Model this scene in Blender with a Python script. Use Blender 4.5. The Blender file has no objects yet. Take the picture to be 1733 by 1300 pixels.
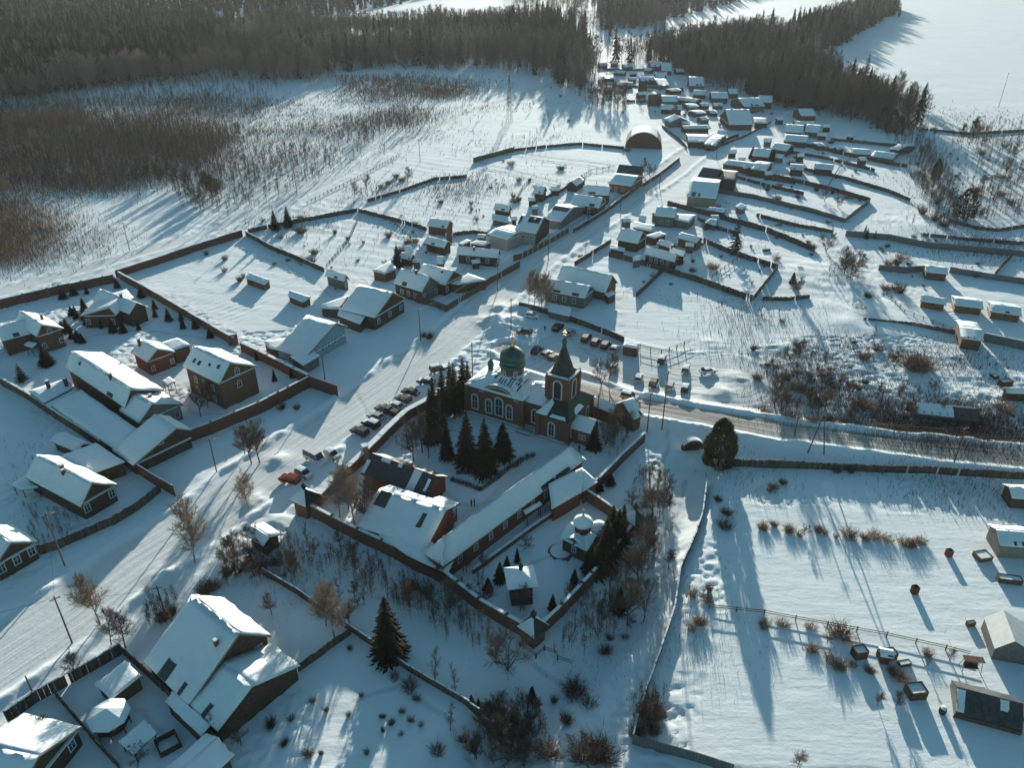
import bpy, bmesh, math, random
import numpy as np
from mathutils import Vector, Matrix

rad = math.radians
rnd = random.Random(11)
nrs = np.random.RandomState(5)
scene = bpy.context.scene
COL = scene.collection

# ------------------------------------------------------------------ camera model (the drone) used to survey ground points
HC = 95.0
PITCH = rad(30)
FPX = 866.5 / math.tan(rad(33))
CX, CY = 866.5, 650.0
SUN_AZ = rad(6.4)      # east of +Y
SUN_EL = rad(10)


def flat(px, py, z=0.0):
    u = (px - CX) / FPX
    v = (py - CY) / FPX
    dy = math.cos(PITCH) - v * math.sin(PITCH)
    dz = -math.sin(PITCH) - v * math.cos(PITCH)
    t = (z - HC) / dz
    return u * t, dy * t


def proj(x, y, z=0.0):
    dz = z - HC
    w = y * math.cos(PITCH) - dz * math.sin(PITCH)
    v = -y * math.sin(PITCH) - dz * math.cos(PITCH)
    return CX + FPX * x / w, CY + FPX * v / w


# ------------------------------------------------------------------ terrain
def pl(pts):
    return [flat(*p) for p in pts]


def seg_ds(x, y, poly):
    """signed distance to a polyline and the run along it (numpy arrays)"""
    best = np.full(np.shape(x), 1e9)
    sd = np.zeros(np.shape(x))
    ss = np.zeros(np.shape(x))
    run = 0.0
    for (ax, ay), (bx, by) in zip(poly, poly[1:]):
        dx, dy = bx - ax, by - ay
        ln = math.hypot(dx, dy)
        t = np.clip(((x - ax) * dx + (y - ay) * dy) / (ln * ln), 0, 1)
        qx, qy = x - ax - t * dx, y - ay - t * dy
        d = np.hypot(qx, qy)
        m = d < best
        best = np.where(m, d, best)
        sgn = np.where(dx * qy - dy * qx > 0, 1.0, -1.0)
        sd = np.where(m, d * sgn, sd)
        ss = np.where(m, run + t * ln, ss)
        run += ln
    return sd, ss


def smooth(t):
    t = np.clip(t, 0, 1)
    return t * t * (3 - 2 * t)


def _hash(i, j, s):
    n = (i * 374761393 + j * 668265263 + s * 974634541) & 0xFFFFFFFF
    n = ((n ^ (n >> 13)) * 1274126177) & 0xFFFFFFFF
    n = n ^ (n >> 16)
    return (n & 0xFFFF) / 65535.0


def vnoise(x, y, s=0):
    x = np.asarray(x, dtype=float)
    y = np.asarray(y, dtype=float)
    xi = np.floor(x).astype(np.int64)
    yi = np.floor(y).astype(np.int64)
    fx, fy = x - xi, y - yi
    fx = fx * fx * (3 - 2 * fx)
    fy = fy * fy * (3 - 2 * fy)
    a, b = _hash(xi, yi, s), _hash(xi + 1, yi, s)
    c, d = _hash(xi, yi + 1, s), _hash(xi + 1, yi + 1, s)
    return (a + (b - a) * fx) * (1 - fy) + (c + (d - c) * fx) * fy


def fbm(x, y, s=0, o=3):
    r, a, t = 0.0, 1.0, 0.0
    for k in range(o):
        r = r + a * (vnoise(x, y, s + k) - 0.5)
        t += a
        a *= 0.5
        x = np.asarray(x) * 2.03 + 11.3
        y = np.asarray(y) * 2.03 + 4.7
    return r / t


MAIN_ROAD = pl([(-260, 1290), (-60, 1150), (110, 1040), (225, 955), (330, 890), (430, 815), (540, 735), (640, 668), (700, 622), (765, 570),
                (840, 500), (905, 440), (965, 402), (1040, 352), (1095, 315), (1140, 285), (1168, 262), (1215, 238), (1275, 212), (1310, 190), (1330, 170), (1345, 140)])
RIGHT_ROAD = pl([(862, 590), (905, 625), (1000, 660), (1075, 692), (1130, 703), (1215, 718), (1320, 737), (1440, 752), (1560, 767), (1733, 785), (1950, 806)])
HANGAR_ROAD = pl([(1168, 262), (1150, 240), (1130, 215), (1090, 180), (1060, 150), (1030, 130)])
FIELD_ROAD = pl([(-120, 520), (0, 495), (110, 465), (200, 440), (330, 400), (420, 365), (520, 325), (600, 285), (690, 235), (790, 190), (880, 160), (940, 140)])
FOOT = [pl(q) for q in ([(560, 1000), (500, 960), (445, 920), (400, 900)], [(1120, 640), (1130, 700), (1128, 760), (1100, 860)], [(620, 700), (600, 660), (640, 620), (700, 590)], [(330, 640), (290, 670), (330, 700), (400, 700)], [(80, 600), (130, 575), (190, 560), (260, 560), (350, 575)],
    [(1000, 955), (960, 935), (900, 950), (880, 1000)], [(930, 860), (860, 920), (800, 965)], [(700, 860), (760, 850), (800, 858), (830, 850)], [(140, 1230), (190, 1190), (240, 1200), (300, 1260)], [(60, 870), (110, 900), (150, 885)], [(760, 500), (790, 450), (810, 380), (800, 340)], [(1280, 350), (1380, 385), (1470, 400)], [(1290, 420), (1360, 470), (1420, 520), (1500, 560), (1610, 580)],
    [(950, 560), (1000, 600), (1060, 640)], [(1090, 640), (1150, 645), (1210, 640)], [(600, 1190), (680, 1160), (760, 1215), (800, 1290)], [(640, 1010), (720, 1030), (820, 1080), (900, 1120), (990, 1150)],
    [(1090, 960), (1120, 900), (1150, 850), (1165, 800)], [(900, 320), (960, 300), (1020, 285)], [(1180, 330), (1260, 350), (1300, 380)], [(1130, 420), (1180, 430), (1230, 470)], [(560, 440), (600, 410), (680, 400), (740, 400)], [(470, 440), (520, 470), (560, 500)])]
PATHS = [pl([(905, 625), (975, 600), (1060, 625), (1150, 640), (1230, 645)]), pl([(790, 870), (830, 850), (900, 775), (975, 765)])]
RAVINE = pl([(1172, 762), (1160, 830), (1128, 900), (1092, 980), (1040, 1060), (960, 1150), (860, 1230), (760, 1310)])
MOUNDS = []
for q in [(1225, 665, 6, .7), (1245, 640, 5, .6), (1180, 672, 5, .5), (1120, 672, 4, .4), (1210, 580, 6, .35), (1320, 590, 6, .4),
          (835, 545, 6, 1.4), (850, 560, 5, 1.5), (870, 545, 5, 1.2), (845, 520, 5, 1.0), (890, 520, 4, .8), (470, 780, 4, .6), (425, 850, 4, .7), (280, 975, 4, .7), (470, 880, 3, .5),
          (1480, 540, 22, .9), (1400, 470, 18, .8), (1560, 380, 20, .7)]:
    MOUNDS.append(flat(q[0], q[1]) + q[2:])


def T(x, y):
    x = np.asarray(x, dtype=float)
    y = np.asarray(y, dtype=float)
    d, s = seg_ds(x, y, RIGHT_ROAD)
    z = 1.5 * smooth(1 - (np.abs(d) - 4.2) / 5.5) * smooth((s - 22) / 30)
    d, s = seg_ds(x, y, RAVINE)
    z = z - 2.0 * smooth(1 - (np.abs(d) - 1.0) / 6.0) * smooth(s / 5)
    return z


def W(px, py, h=0.0):
    """ground point seen at a pixel, raised by h"""
    z = h
    for _ in range(5):
        x, y = flat(px, py, z)
        z = float(T(x, y)) + h
    return Vector((x, y, z))


# ------------------------------------------------------------------ mesh builder
class MB:
    def __init__(s):
        s.v, s.f, s.m = [], [], []

    def add(s, vs, fs, mi=0):
        o = len(s.v)
        s.v += [tuple(p) for p in vs]
        s.f += [tuple(i + o for i in f) for f in fs]
        s.m += [mi] * len(fs)

    def box(s, c, d, rz=0.0, mi=0):
        hx, hy, hz = d[0] / 2, d[1] / 2, d[2] / 2
        ca, sa = math.cos(rz), math.sin(rz)
        vs = []
        for dx, dy, dz in [(-1, -1, -1), (1, -1, -1), (1, 1, -1), (-1, 1, -1), (-1, -1, 1), (1, -1, 1), (1, 1, 1), (-1, 1, 1)]:
            X, Y = dx * hx, dy * hy
            vs.append((c[0] + X * ca - Y * sa, c[1] + X * sa + Y * ca, c[2] + dz * hz))
        s.add(vs, [(3, 2, 1, 0), (4, 5, 6, 7), (0, 1, 5, 4), (1, 2, 6, 5), (2, 3, 7, 6), (3, 0, 4, 7)], mi)

    def tube(s, p0, p1, r0, r1, n=5, mi=0, cap=True):
        p0, p1 = Vector(p0), Vector(p1)
        d = (p1 - p0)
        if d.length < 1e-6:
            return
        d.normalize()
        a = d.orthogonal().normalized()
        b = d.cross(a)
        vs = []
        for p, r in ((p0, r0), (p1, r1)):
            for k in range(n):
                t = 2 * math.pi * k / n
                vs.append(p + a * (r * math.cos(t)) + b * (r * math.sin(t)))
        fs = [(k, (k + 1) % n, n + (k + 1) % n, n + k) for k in range(n)]
        if cap:
            fs += [tuple(range(n - 1, -1, -1)), tuple(range(n, 2 * n))]
        s.add(vs, fs, mi)

    def spike(s, p0, p1, r, mi=0):
        p0, p1 = Vector(p0), Vector(p1)
        d = p1 - p0
        if d.length < 1e-6:
            return
        a = d.orthogonal().normalized() * r
        b = d.normalized().cross(a)
        s.add([p0 + a, p0 - a * .5 + b * .87, p0 - a * .5 - b * .87, p1], [(0, 1, 3), (1, 2, 3), (2, 0, 3)], mi)

    def lathe(s, c, prof, n=16, mi=0, rz=0.0):
        vs, fs = [], []
        for r, z in prof:
            for k in range(n):
                t = 2 * math.pi * (k + .5) / n + rz
                vs.append((c[0] + r * math.cos(t), c[1] + r * math.sin(t), c[2] + z))
        for i in range(len(prof) - 1):
            for k in range(n):
                fs.append((i * n + k, i * n + (k + 1) % n, (i + 1) * n + (k + 1) % n, (i + 1) * n + k))
        fs.append(tuple(range(n - 1, -1, -1)))
        fs.append(tuple(range((len(prof) - 1) * n, len(prof) * n)))
        s.add(vs, fs, mi)

    def prism(s, poly, vec, mi=0):
        """poly: 3-D loop, swept by vec"""
        n = len(poly)
        vec = Vector(vec)
        vs = [Vector(p) for p in poly] + [Vector(p) + vec for p in poly]
        fs = [tuple(range(n)), tuple(range(2 * n - 1, n - 1, -1))] + [(i, n + i, n + (i + 1) % n, (i + 1) % n) for i in range(n)]
        s.add(vs, fs, mi)

    def slab(s, q, th, nu=6, nv=4, amp=0.0, mi=0, edge=0.0):
        """thick slab whose underside is the quad q (a,b,c,d); the top side is raised by th with soft unevenness"""
        a, b, c, d = [Vector(p) for p in q]
        vs, fs = [], []
        W1 = nv + 1
        for i in range(nu + 1):
            for j in range(nv + 1):
                t, w = i / nu, j / nv
                p = (a * (1 - t) + b * t) * (1 - w) + (d * (1 - t) + c * t) * w
                rim = i in (0, nu) or j in (0, nv)
                k = th * (0.72 if rim else 1.0)
                p = p + Vector((rnd.uniform(-edge, edge), rnd.uniform(-edge, edge), 0)) if rim else p
                vs.append(p + Vector((0, 0, k + (rnd.uniform(-amp, amp) if not rim else rnd.uniform(-amp, amp) * .6))))
        for i in range(nu):
            for j in range(nv):
                fs.append((i * W1 + j, (i + 1) * W1 + j, (i + 1) * W1 + j + 1, i * W1 + j + 1))
        o = len(vs)
        ring = [i * W1 for i in range(nu + 1)] + [nu * W1 + j for j in range(1, nv + 1)] + [i * W1 + nv for i in range(nu - 1, -1, -1)] + [j for j in range(nv - 1, 0, -1)]
        for r in ring:
            i, j = divmod(r, W1)
            t, w = i / nu, j / nv
            vs.append((a * (1 - t) + b * t) * (1 - w) + (d * (1 - t) + c * t) * w)
        n = len(ring)
        for k in range(n):
            fs.append((ring[k], o + k, o + (k + 1) % n, ring[(k + 1) % n]))
        fs.append(tuple(o + k for k in range(n)))
        s.add(vs, fs, mi)

    def mesh(s, name, mats, fix=True, smooth_=False):
        me = bpy.data.meshes.new(name)
        me.from_pydata(s.v, [], s.f)
        for m in (mats if isinstance(mats, (list, tuple)) else [mats]):
            me.materials.append(m)
        if any(s.m):
            me.polygons.foreach_set('material_index', s.m)
        if fix:
            bm = bmesh.new()
            bm.from_mesh(me)
            bmesh.ops.recalc_face_normals(bm, faces=bm.faces)
            bm.to_mesh(me)
            bm.free()
        if smooth_:
            me.polygons.foreach_set('use_smooth', [True] * len(me.polygons))
        me.update()
        return me

    def build(s, name, mats, parent=None, fix=True, smooth_=False):
        if not s.f:
            return None
        o = bpy.data.objects.new(name, s.mesh(name, mats, fix, smooth_))
        COL.objects.link(o)
        if parent is not None:
            o.parent = parent
        return o


def tag(o, label=None, cat=None, group=None, kind=None):
    if label:
        o['label'] = label
    if cat:
        o['category'] = cat
    if group:
        o['group'] = group
    if kind:
        o['kind'] = kind
    return o


def empty(name, loc, rz=0.0, label=None, cat=None, group=None):
    o = bpy.data.objects.new(name, None)
    o.empty_display_size = .3
    COL.objects.link(o)
    o.location = loc
    o.rotation_euler = (0, 0, rz)
    return tag(o, label, cat, group)


def inst(name, me, parent=None):
    o = bpy.data.objects.new(name, me)
    COL.objects.link(o)
    if parent is not None:
        o.parent = parent
    return o


# ------------------------------------------------------------------ materials
def mat(name, col, rough=.85, var=.25, scale=3.0, bump=0.0, bscale=20.0, metal=0.0, stripes=None, col2=None, spec=.3):
    m = bpy.data.materials.new(name)
    m.use_nodes = True
    nt = m.node_tree
    N, L = nt.nodes, nt.links
    b = N['Principled BSDF']
    b.inputs['Roughness'].default_value = rough
    b.inputs['Metallic'].default_value = metal
    b.inputs['Specular IOR Level'].default_value = spec
    tc = N.new('ShaderNodeTexCoord')
    nz = N.new('ShaderNodeTexNoise')
    nz.inputs['Scale'].default_value = scale
    nz.inputs['Detail'].default_value = 6
    L.new(tc.outputs['Object'], nz.inputs['Vector'])
    r = N.new('ShaderNodeValToRGB')
    r.color_ramp.elements[0].position = .3
    r.color_ramp.elements[1].position = .7
    c2 = col2 if col2 else tuple(min(1, c * (1 + var)) for c in col)
    c1 = tuple(c * (1 - var) for c in col)
    r.color_ramp.elements[0].color = (*c1, 1)
    r.color_ramp.elements[1].color = (*c2, 1)
    L.new(nz.outputs['Fac'], r.inputs['Fac'])
    out = r.outputs['Color']
    if stripes:                                   # boards, courses or ribs: (axis vector, scale, depth)
        ax, sc, dp = stripes
        mp = N.new('ShaderNodeVectorMath')
        mp.operation = 'DOT_PRODUCT'
        mp.inputs[1].default_value = ax
        L.new(tc.outputs['Object'], mp.inputs[0])
        ml = N.new('ShaderNodeMath')
        ml.operation = 'MULTIPLY'
        ml.inputs[1].default_value = sc
        L.new(mp.outputs['Value'], ml.inputs[0])
        fr = N.new('ShaderNodeMath')
        fr.operation = 'FRACT'
        L.new(ml.outputs[0], fr.inputs[0])
        gt = N.new('ShaderNodeMath')
        gt.operation = 'GREATER_THAN'
        gt.inputs[1].default_value = .82
        L.new(fr.outputs[0], gt.inputs[0])
        mx = N.new('ShaderNodeMixRGB')
        mx.blend_type = 'MULTIPLY'
        L.new(gt.outputs[0], mx.inputs['Fac'])
        L.new(out, mx.inputs['Color1'])
        mx.inputs['Color2'].default_value = (dp, dp, dp, 1)
        out = mx.outputs['Color']
    L.new(out, b.inputs['Base Color'])
    if bump:
        n2 = N.new('ShaderNodeTexNoise')
        n2.inputs['Scale'].default_value = bscale
        n2.inputs['Detail'].default_value = 5
        L.new(tc.outputs['Object'], n2.inputs['Vector'])
        bp = N.new('ShaderNodeBump')
        bp.inputs['Strength'].default_value = bump
        bp.inputs['Distance'].default_value = .15
        L.new(n2.outputs['Fac'], bp.inputs['Height'])
        L.new(bp.outputs['Normal'], b.inputs['Normal'])
    return m


XD = (.8, .6, 0)
M = dict(
    snow=mat('roof_snow', (.76, .82, .815), .8, .035, .6, .4, 2.5, spec=.08),
    wood=mat('dark_timber', (.085, .055, .038), .9, .4, 2.0, stripes=((0, 0, 1), 4.5, .5)),
    board=mat('brown_boards', (.13, .08, .05), .9, .4, 2.0, stripes=((1, 0, 0), 5, .5)),
    fenceb=mat('fence_boards', (.1, .07, .05), .9, .45, 1.5, stripes=(XD, 6, .45)),
    log=mat('orange_logs', (.2, .1, .05), .85, .3, 2.0, stripes=((0, 0, 1), 4, .55)),
    brick=mat('brick', (.19, .092, .055), .9, .3, 5.0, stripes=((0, 0, 1), 5, .75), bump=.2),
    redbrick=mat('red_brick', (.19, .066, .04), .9, .3, 4.0, stripes=((0, 0, 1), 5, .75)),
    redmetal=mat('red_brown_sheet', (.145, .058, .042), .6, .2, 2.0, stripes=(XD, 4, .7)),
    tan=mat('tan_plaster', (.27, .22, .165), .9, .15, 2.0),
    beige=mat('beige_plaster', (.34, .31, .27), .9, .15, 2.0),
    grey=mat('grey_boards', (.15, .14, .13), .9, .3, 2.0, stripes=((1, 0, 0), 4, .6)),
    gmetal=mat('grey_sheet', (.15, .155, .155), .5, .15, 1.0, stripes=(XD, 4, .75), metal=.2),
    blue=mat('pale_blue_boards', (.25, .36, .42), .85, .15, 3.0, stripes=((0, 0, 1), 5, .7)),
    droof=mat('dark_roof_sheet', (.045, .05, .05), .55, .3, 2.0, stripes=((0, 1, 0), 2.2, 2.4)),
    rboard=mat('roof_boards', (.06, .042, .03), .9, .4, 2.0),
    green=mat('green_dome_sheet', (.035, .105, .085), .38, .3, 1.0, metal=.35, spec=.5),
    dgreen=mat('dark_green_tent_roof', (.032, .04, .032), .5, .35, 1.5, stripes=((0, 0, 1), 2.2, .6)),
    gold=mat('gilding', (.75, .42, .13), .3, .15, 2.0, metal=.9),
    white=mat('white_trim', (.6, .61, .6), .8, .08, 3.0),
    glass=mat('dark_glass', (.02, .026, .03), .12, .3, 2.0, spec=.6),
    bark=mat('grey_bark', (.1, .078, .06), .95, .4, 8.0),
    birch=mat('birch_bark', (.3, .25, .2), .9, .5, 6.0),
    twig=mat('brown_twigs', (.125, .085, .06), .95, .35, 1.0),
    twigp=mat('pale_twigs', (.27, .2, .145), .95, .3, 1.0),
    needle=mat('spruce_needles', (.02, .022, .011), .95, .5, 1.6, col2=(.046, .042, .02), spec=.1),
    thuja=mat('brown_green_foliage', (.075, .072, .028), .9, .4, .8, col2=(.16, .13, .055)),
    weed=mat('dry_weeds', (.25, .165, .105), .95, .4, .3),
    weedd=mat('dark_dry_weeds', (.11, .068, .042), .95, .4, .3),
    ftwig=mat('forest_twigs', (.115, .082, .056), .95, .6, .09),
    ftwigp=mat('forest_pale_twigs', (.27, .205, .15), .95, .4, .06),
    fneedle=mat('forest_needles', (.024, .024, .014), .95, .6, .06),
    pole=mat('pole_wood', (.13, .1, .075), .9, .3, 3.0),
    concrete=mat('concrete', (.32, .31, .29), .9, .2, 3.0),
    iron=mat('dark_iron', (.05, .05, .05), .6, .2, 3.0, metal=.5),
    rubber=mat('rubber', (.02, .02, .02), .8, .2, 5.0),
    rim=mat('wheel_rim', (.35, .35, .36), .4, .1, 5.0, metal=.7),
    lamp=mat('headlamp_glass', (.6, .6, .58), .15, .1, 5.0),
    tail=mat('tail_lamp', (.3, .02, .015), .3, .1, 5.0),
    cloth=mat('dark_coat', (.03, .03, .04), .9, .3, 6.0),
    skin=mat('skin', (.5, .3, .22), .7, .1, 6.0),
    tarp=mat('pale_tarp', (.62, .63, .6), .6, .08, 1.0),
    gglass=mat('greenhouse_glazing', (.07, .065, .06), .25, .4, 1.2, spec=.5),
    paving=mat('cleared_stone', (.22, .2, .18), .9, .3, 2.0),
)
PAINT = {}


def paint(n, c):
    PAINT[n] = mat(n + '_car_paint', c, .6, .08, 1.0, spec=.05)


for n, c in dict(black=(.02, .02, .022), dark_blue=(.025, .045, .075), dark_grey=(.06, .06, .062), silver=(.4, .41, .42), white=(.68, .69, .69), red=(.2, .03, .025), olive=(.14, .13, .08), brown=(.12, .07, .045), beige=(.4, .36, .28)).items():
    paint(n, c)
# ------------------------------------------------------------------ ground sheet
def in_poly(x, y, poly):
    c = np.zeros(np.shape(x), dtype=bool)
    n = len(poly)
    for i in range(n):
        (x1, y1), (x2, y2) = poly[i], poly[(i + 1) % n]
        if y1 == y2:
            continue
        t = ((y1 > y) != (y2 > y)) & (x < (x2 - x1) * (y - y1) / (y2 - y1) + x1)
        c ^= t
    return c


SMOOTH_FIELDS = [pl(q) for q in (
    [(1255, 850), (1733, 880), (1733, 1300), (1150, 1300), (1230, 1050)],
    [(1050, 500), (1270, 520), (1270, 600), (1060, 585)],
    [(225, 465), (410, 405), (540, 480), (480, 560), (400, 560)],
    [(1480, 420), (1733, 440), (1733, 480), (1480, 450)],
    [(1310, 510), (1600, 520), (1600, 570), (1320, 570)])]
ROUGH = [pl(q) for q in (
    [(1290, 590), (1733, 600), (1733, 745), (1290, 720)],
    [(380, 860), (500, 800), (520, 960), (380, 1000)],
    [(1250, 590), (1350, 580), (1350, 700), (1270, 690)])]
BEDS = [(pl([(440, 388), (560, 402), (640, 432), (560, 468)]), (.62, .78), 2.0), (pl([(870, 268), (1040, 285), (960, 308), (850, 290)]), (.1, .99), 2.6), (pl([(1310, 252), (1430, 278), (1420, 296), (1320, 280)]), (.2, .98), 1.8),
        (pl([(1230, 312), (1335, 328), (1300, 342), (1240, 332)]), (.9, .4), 1.6), (pl([(1245, 380), (1345, 404), (1330, 424), (1260, 400)]), (.3, .95), 1.8), (pl([(650, 352), (780, 345), (720, 392)]), (.5, .86), 2.0), (pl([(1490, 425), (1640, 440), (1600, 446), (1490, 444)]), (.1, .99), 2.4),
        (pl([(230, 467), (400, 412), (530, 470), (400, 545)]), (.8, .6), 2.6),
        (pl([(1165, 440), (1235, 425), (1312, 465), (1250, 500), (1185, 480)]), (.72, .7), 1.1),
        (pl([(100, 350), (240, 320), (320, 380), (220, 440)]), (.83, .56), 3.0),
        (pl([(780, 320), (880, 330), (830, 380), (720, 350)]), (.25, .97), 2.2)]


def ground():
    ys = np.concatenate([np.linspace(-160, 50, 40), np.arange(50.5, 210, .42), np.geomspace(210, 3200, 520)])
    nx = 900
    ts = np.linspace(-1, 1, nx)
    hw = np.maximum(200, ys * .86 + 62)
    X = ts[None, :] * hw[:, None]
    Y = np.repeat(ys[:, None], nx, 1)
    x, y = X.ravel(), Y.ravel()
    rm = np.zeros_like(x)
    dirt = np.zeros_like(x)
    ru = np.zeros_like(x)
    rv = np.zeros_like(x)
    berm = np.zeros_like(x)
    for poly, w, dk, bh in ((FIELD_ROAD, 6, .12, .22), (HANGAR_ROAD, 7, .15, .3), (MAIN_ROAD, 13, .16, .5), (PATHS[0], 26, .2, .12), (PATHS[1], 4, .15, .15), (RIGHT_ROAD, 7.4, 1.0, .55)):
        d, s = seg_ds(x, y, poly)
        ad = np.abs(d)
        wob = fbm(s / 9.0, d * .02, 3) * 1.6
        m = smooth((w / 2 + .6 - ad + wob) / 1.4)
        sel = m > rm
        ru = np.where(sel, d, ru)
        rv = np.where(sel, s, rv)
        dirt = np.where(sel, m * dk, dirt)
        rm = np.maximum(rm, m)
        berm = np.maximum(berm * (1 - m), bh * np.exp(-((ad - w / 2 - 1.3 - wob) / 1.0) ** 2) * (.45 + vnoise(x / 2.1, y / 2.1, 8)))
    foot = np.zeros_like(x)
    for poly in FOOT:
        px_, py_ = [q[0] for q in poly], [q[1] for q in poly]
        k = np.nonzero((x > min(px_) - 4) & (x < max(px_) + 4) & (y > min(py_) - 4) & (y < max(py_) + 4))[0]
        wig = fbm(x[k] / 5, y[k] / 5, 71) * 1.6
        d, s = seg_ds(x[k], y[k], poly)
        foot[k] = np.maximum(foot[k], smooth((.6 - np.abs(d + wig)) / .5) * (.5 + .5 * vnoise(s / 1.2, d, 73)))
    sm = np.zeros_like(x)
    for p in SMOOTH_FIELDS:
        sm = np.maximum(sm, in_poly(x, y, p) * .8)
    rough = np.zeros_like(x)
    for p in ROUGH:
        rough = np.maximum(rough, in_poly(x, y, p) * 1.0)
    far = smooth((900 - y) / 500)
    mic = .42 * fbm(x / 22, y / 22, 20) + .3 * fbm(x / 6.5, y / 5, 24) * (.4 + rough * 1.6) + .16 * fbm(x / 1.9, y / 1.5, 28, 2) * (.5 + rough * 2.2)
    # wind ridges across the open snow
    trod = smooth((vnoise(x / 17, y / 17, 80) - .38) * 4) * smooth((420 - y) / 160) * (1 - sm)
    mic = mic - trod * .17 * (vnoise(x / .8, y / .7, 81) > .6)
    mic = mic + .07 * np.sin((x * .35 + y * .9) * 1.1 + 6 * fbm(x / 18, y / 18, 40)) * (vnoise(x / 40, y / 40, 41))
    for p, (bx, by), per in BEDS:
        k = in_poly(x, y, p)
        mic = mic + k * (.13 if per < 2 else .085) * np.sin((x * bx - y * by) * 2 * math.pi / per)
        sm = np.where(k, .5, sm)
    z = T(x, y) + mic * (1 - .88 * rm) * (1 - sm) * (.3 + .7 * far) + berm
    for mx, my, r, h in MOUNDS:
        dd = np.hypot(x - mx, y - my)
        z = z + h * np.exp(-(dd / (r * .6)) ** 2) * (.6 + .8 * vnoise(x / (r * .3), y / (r * .3), 60))
    z -= .05 + .08 * foot
    n = len(ys)
    verts = np.stack([x, y, z], 1)
    idx = np.arange(n * nx).reshape(n, nx)
    quads = np.stack([idx[:-1, :-1], idx[:-1, 1:], idx[1:, 1:], idx[1:, :-1]], -1).reshape(-1, 4)
    me = bpy.data.meshes.new('snow_ground')
    me.vertices.add(len(verts))
    me.vertices.foreach_set('co', verts.ravel())
    me.loops.add(quads.size)
    me.loops.foreach_set('vertex_index', quads.ravel())
    me.polygons.add(len(quads))
    me.polygons.foreach_set('loop_start', np.arange(0, quads.size, 4))
    me.polygons.foreach_set('use_smooth', np.ones(len(quads), dtype=bool))
    a = me.attributes.new('road', 'FLOAT', 'POINT')
    a.data.foreach_set('value', rm)
    a = me.attributes.new('dirt', 'FLOAT', 'POINT')
    a.data.foreach_set('value', dirt)
    a = me.attributes.new('rough', 'FLOAT', 'POINT')
    a.data.foreach_set('value', rough)
    a = me.attributes.new('foot', 'FLOAT', 'POINT')
    a.data.foreach_set('value', foot)
    a = me.attributes.new('ruv', 'FLOAT_VECTOR', 'POINT')
    a.data.foreach_set('vector', np.stack([ru, rv, np.zeros_like(ru)], 1).ravel())
    me.update()
    me.validate()
    o = bpy.data.objects.new('snow_ground', me)
    COL.objects.link(o)
    tag(o, kind='structure')

    m = bpy.data.materials.new('snow_ground')
    m.use_nodes = True
    nt = m.node_tree
    N, L = nt.nodes, nt.links
    b = N['Principled BSDF']
    b.inputs['Roughness'].default_value = .85
    b.inputs['Specular IOR Level'].default_value = .02

    def att(n_):
        k = N.new('ShaderNodeAttribute')
        k.attribute_name = n_
        return k
    tc = N.new('ShaderNodeTexCoord')

    def noise_(vec, sc, det=5, ro=.55):
        k = N.new('ShaderNodeTexNoise')
        k.inputs['Scale'].default_value = sc
        k.inputs['Detail'].default_value = det
        k.inputs['Roughness'].default_value = ro
        L.new(vec, k.inputs['Vector'])
        return k.outputs['Fac']

    def ramp(fac, stops):
        k = N.new('ShaderNodeValToRGB')
        e = k.color_ramp.elements
        while len(e) < len(stops):
            e.new(.5)
        for el, (p, c) in zip(e, stops):
            el.position = p
            el.color = (*c, 1)
        L.new(fac, k.inputs['Fac'])
        return k.outputs['Color']

    def mixc(f, c1, c2):
        k = N.new('ShaderNodeMixRGB')
        L.new(f, k.inputs['Fac'])
        L.new(c1, k.inputs['Color1'])
        L.new(c2, k.inputs['Color2'])
        return k.outputs['Color']

    def math_(op, a_, b_):
        k = N.new('ShaderNodeMath')
        k.operation = op
        for i, q in enumerate((a_, b_)):
            if isinstance(q, (int, float)):
                k.inputs[i].default_value = q
            else:
                L.new(q, k.inputs[i])
        return k.outputs[0]
    P = tc.outputs['Object']
    snow = ramp(noise_(P, .05, 8), [(.3, (.73, .79, .785)), (.7, (.78, .84, .83))])
    # scattered litter and weed stubble showing through thin snow in the rough places
    spk = math_('MULTIPLY', ramp(noise_(P, .55, 10, .75), [(.60, (0, 0, 0)), (.68, (1, 1, 1))]), att('rough').outputs['Fac'])
    stub = N.new('ShaderNodeRGB')
    stub.outputs[0].default_value = (.2, .15, .11, 1)
    snow = mixc(math_('MULTIPLY', spk, .7), snow, stub.outputs[0])
    mp = N.new('ShaderNodeVectorMath')
    mp.operation = 'MULTIPLY'
    mp.inputs[1].default_value = (1.1, .035, 1)
    L.new(att('ruv').outputs['Vector'], mp.inputs[0])
    st = noise_(mp.outputs[0], 1.0, 5, .6)
    trk = ramp(st, [(.32, (.52, .51, .48)), (.5, (.67, .685, .67)), (.66, (.75, .80, .79))])
    trd = ramp(st, [(.36, (.27, .245, .21)), (.5, (.44, .415, .37)), (.66, (.62, .61, .58))])
    m2 = N.new('ShaderNodeVectorMath')
    m2.operation = 'MULTIPLY'
    m2.inputs[1].default_value = (2.6, .012, 1)
    L.new(att('ruv').outputs['Vector'], m2.inputs[0])
    rut = ramp(noise_(m2.outputs[0], 1.0, 3, .5), [(.36, (.58, .56, .52)), (.43, (1, 1, 1)), (.55, (1, 1, 1)), (.62, (.68, .66, .62))])
    road = mixc(att('dirt').outputs['Fac'], trk, trd)
    rm_ = N.new('ShaderNodeMixRGB')
    rm_.blend_type = 'MULTIPLY'
    rm_.inputs['Fac'].default_value = 1.0
    L.new(road, rm_.inputs['Color1'])
    L.new(rut, rm_.inputs['Color2'])
    road = rm_.outputs['Color']
    k = math_('MULTIPLY', att('road').outputs['Fac'], math_('ADD', math_('MULTIPLY', att('dirt').outputs['Fac'], .55), .45))
    tread = N.new('ShaderNodeRGB')
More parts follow.
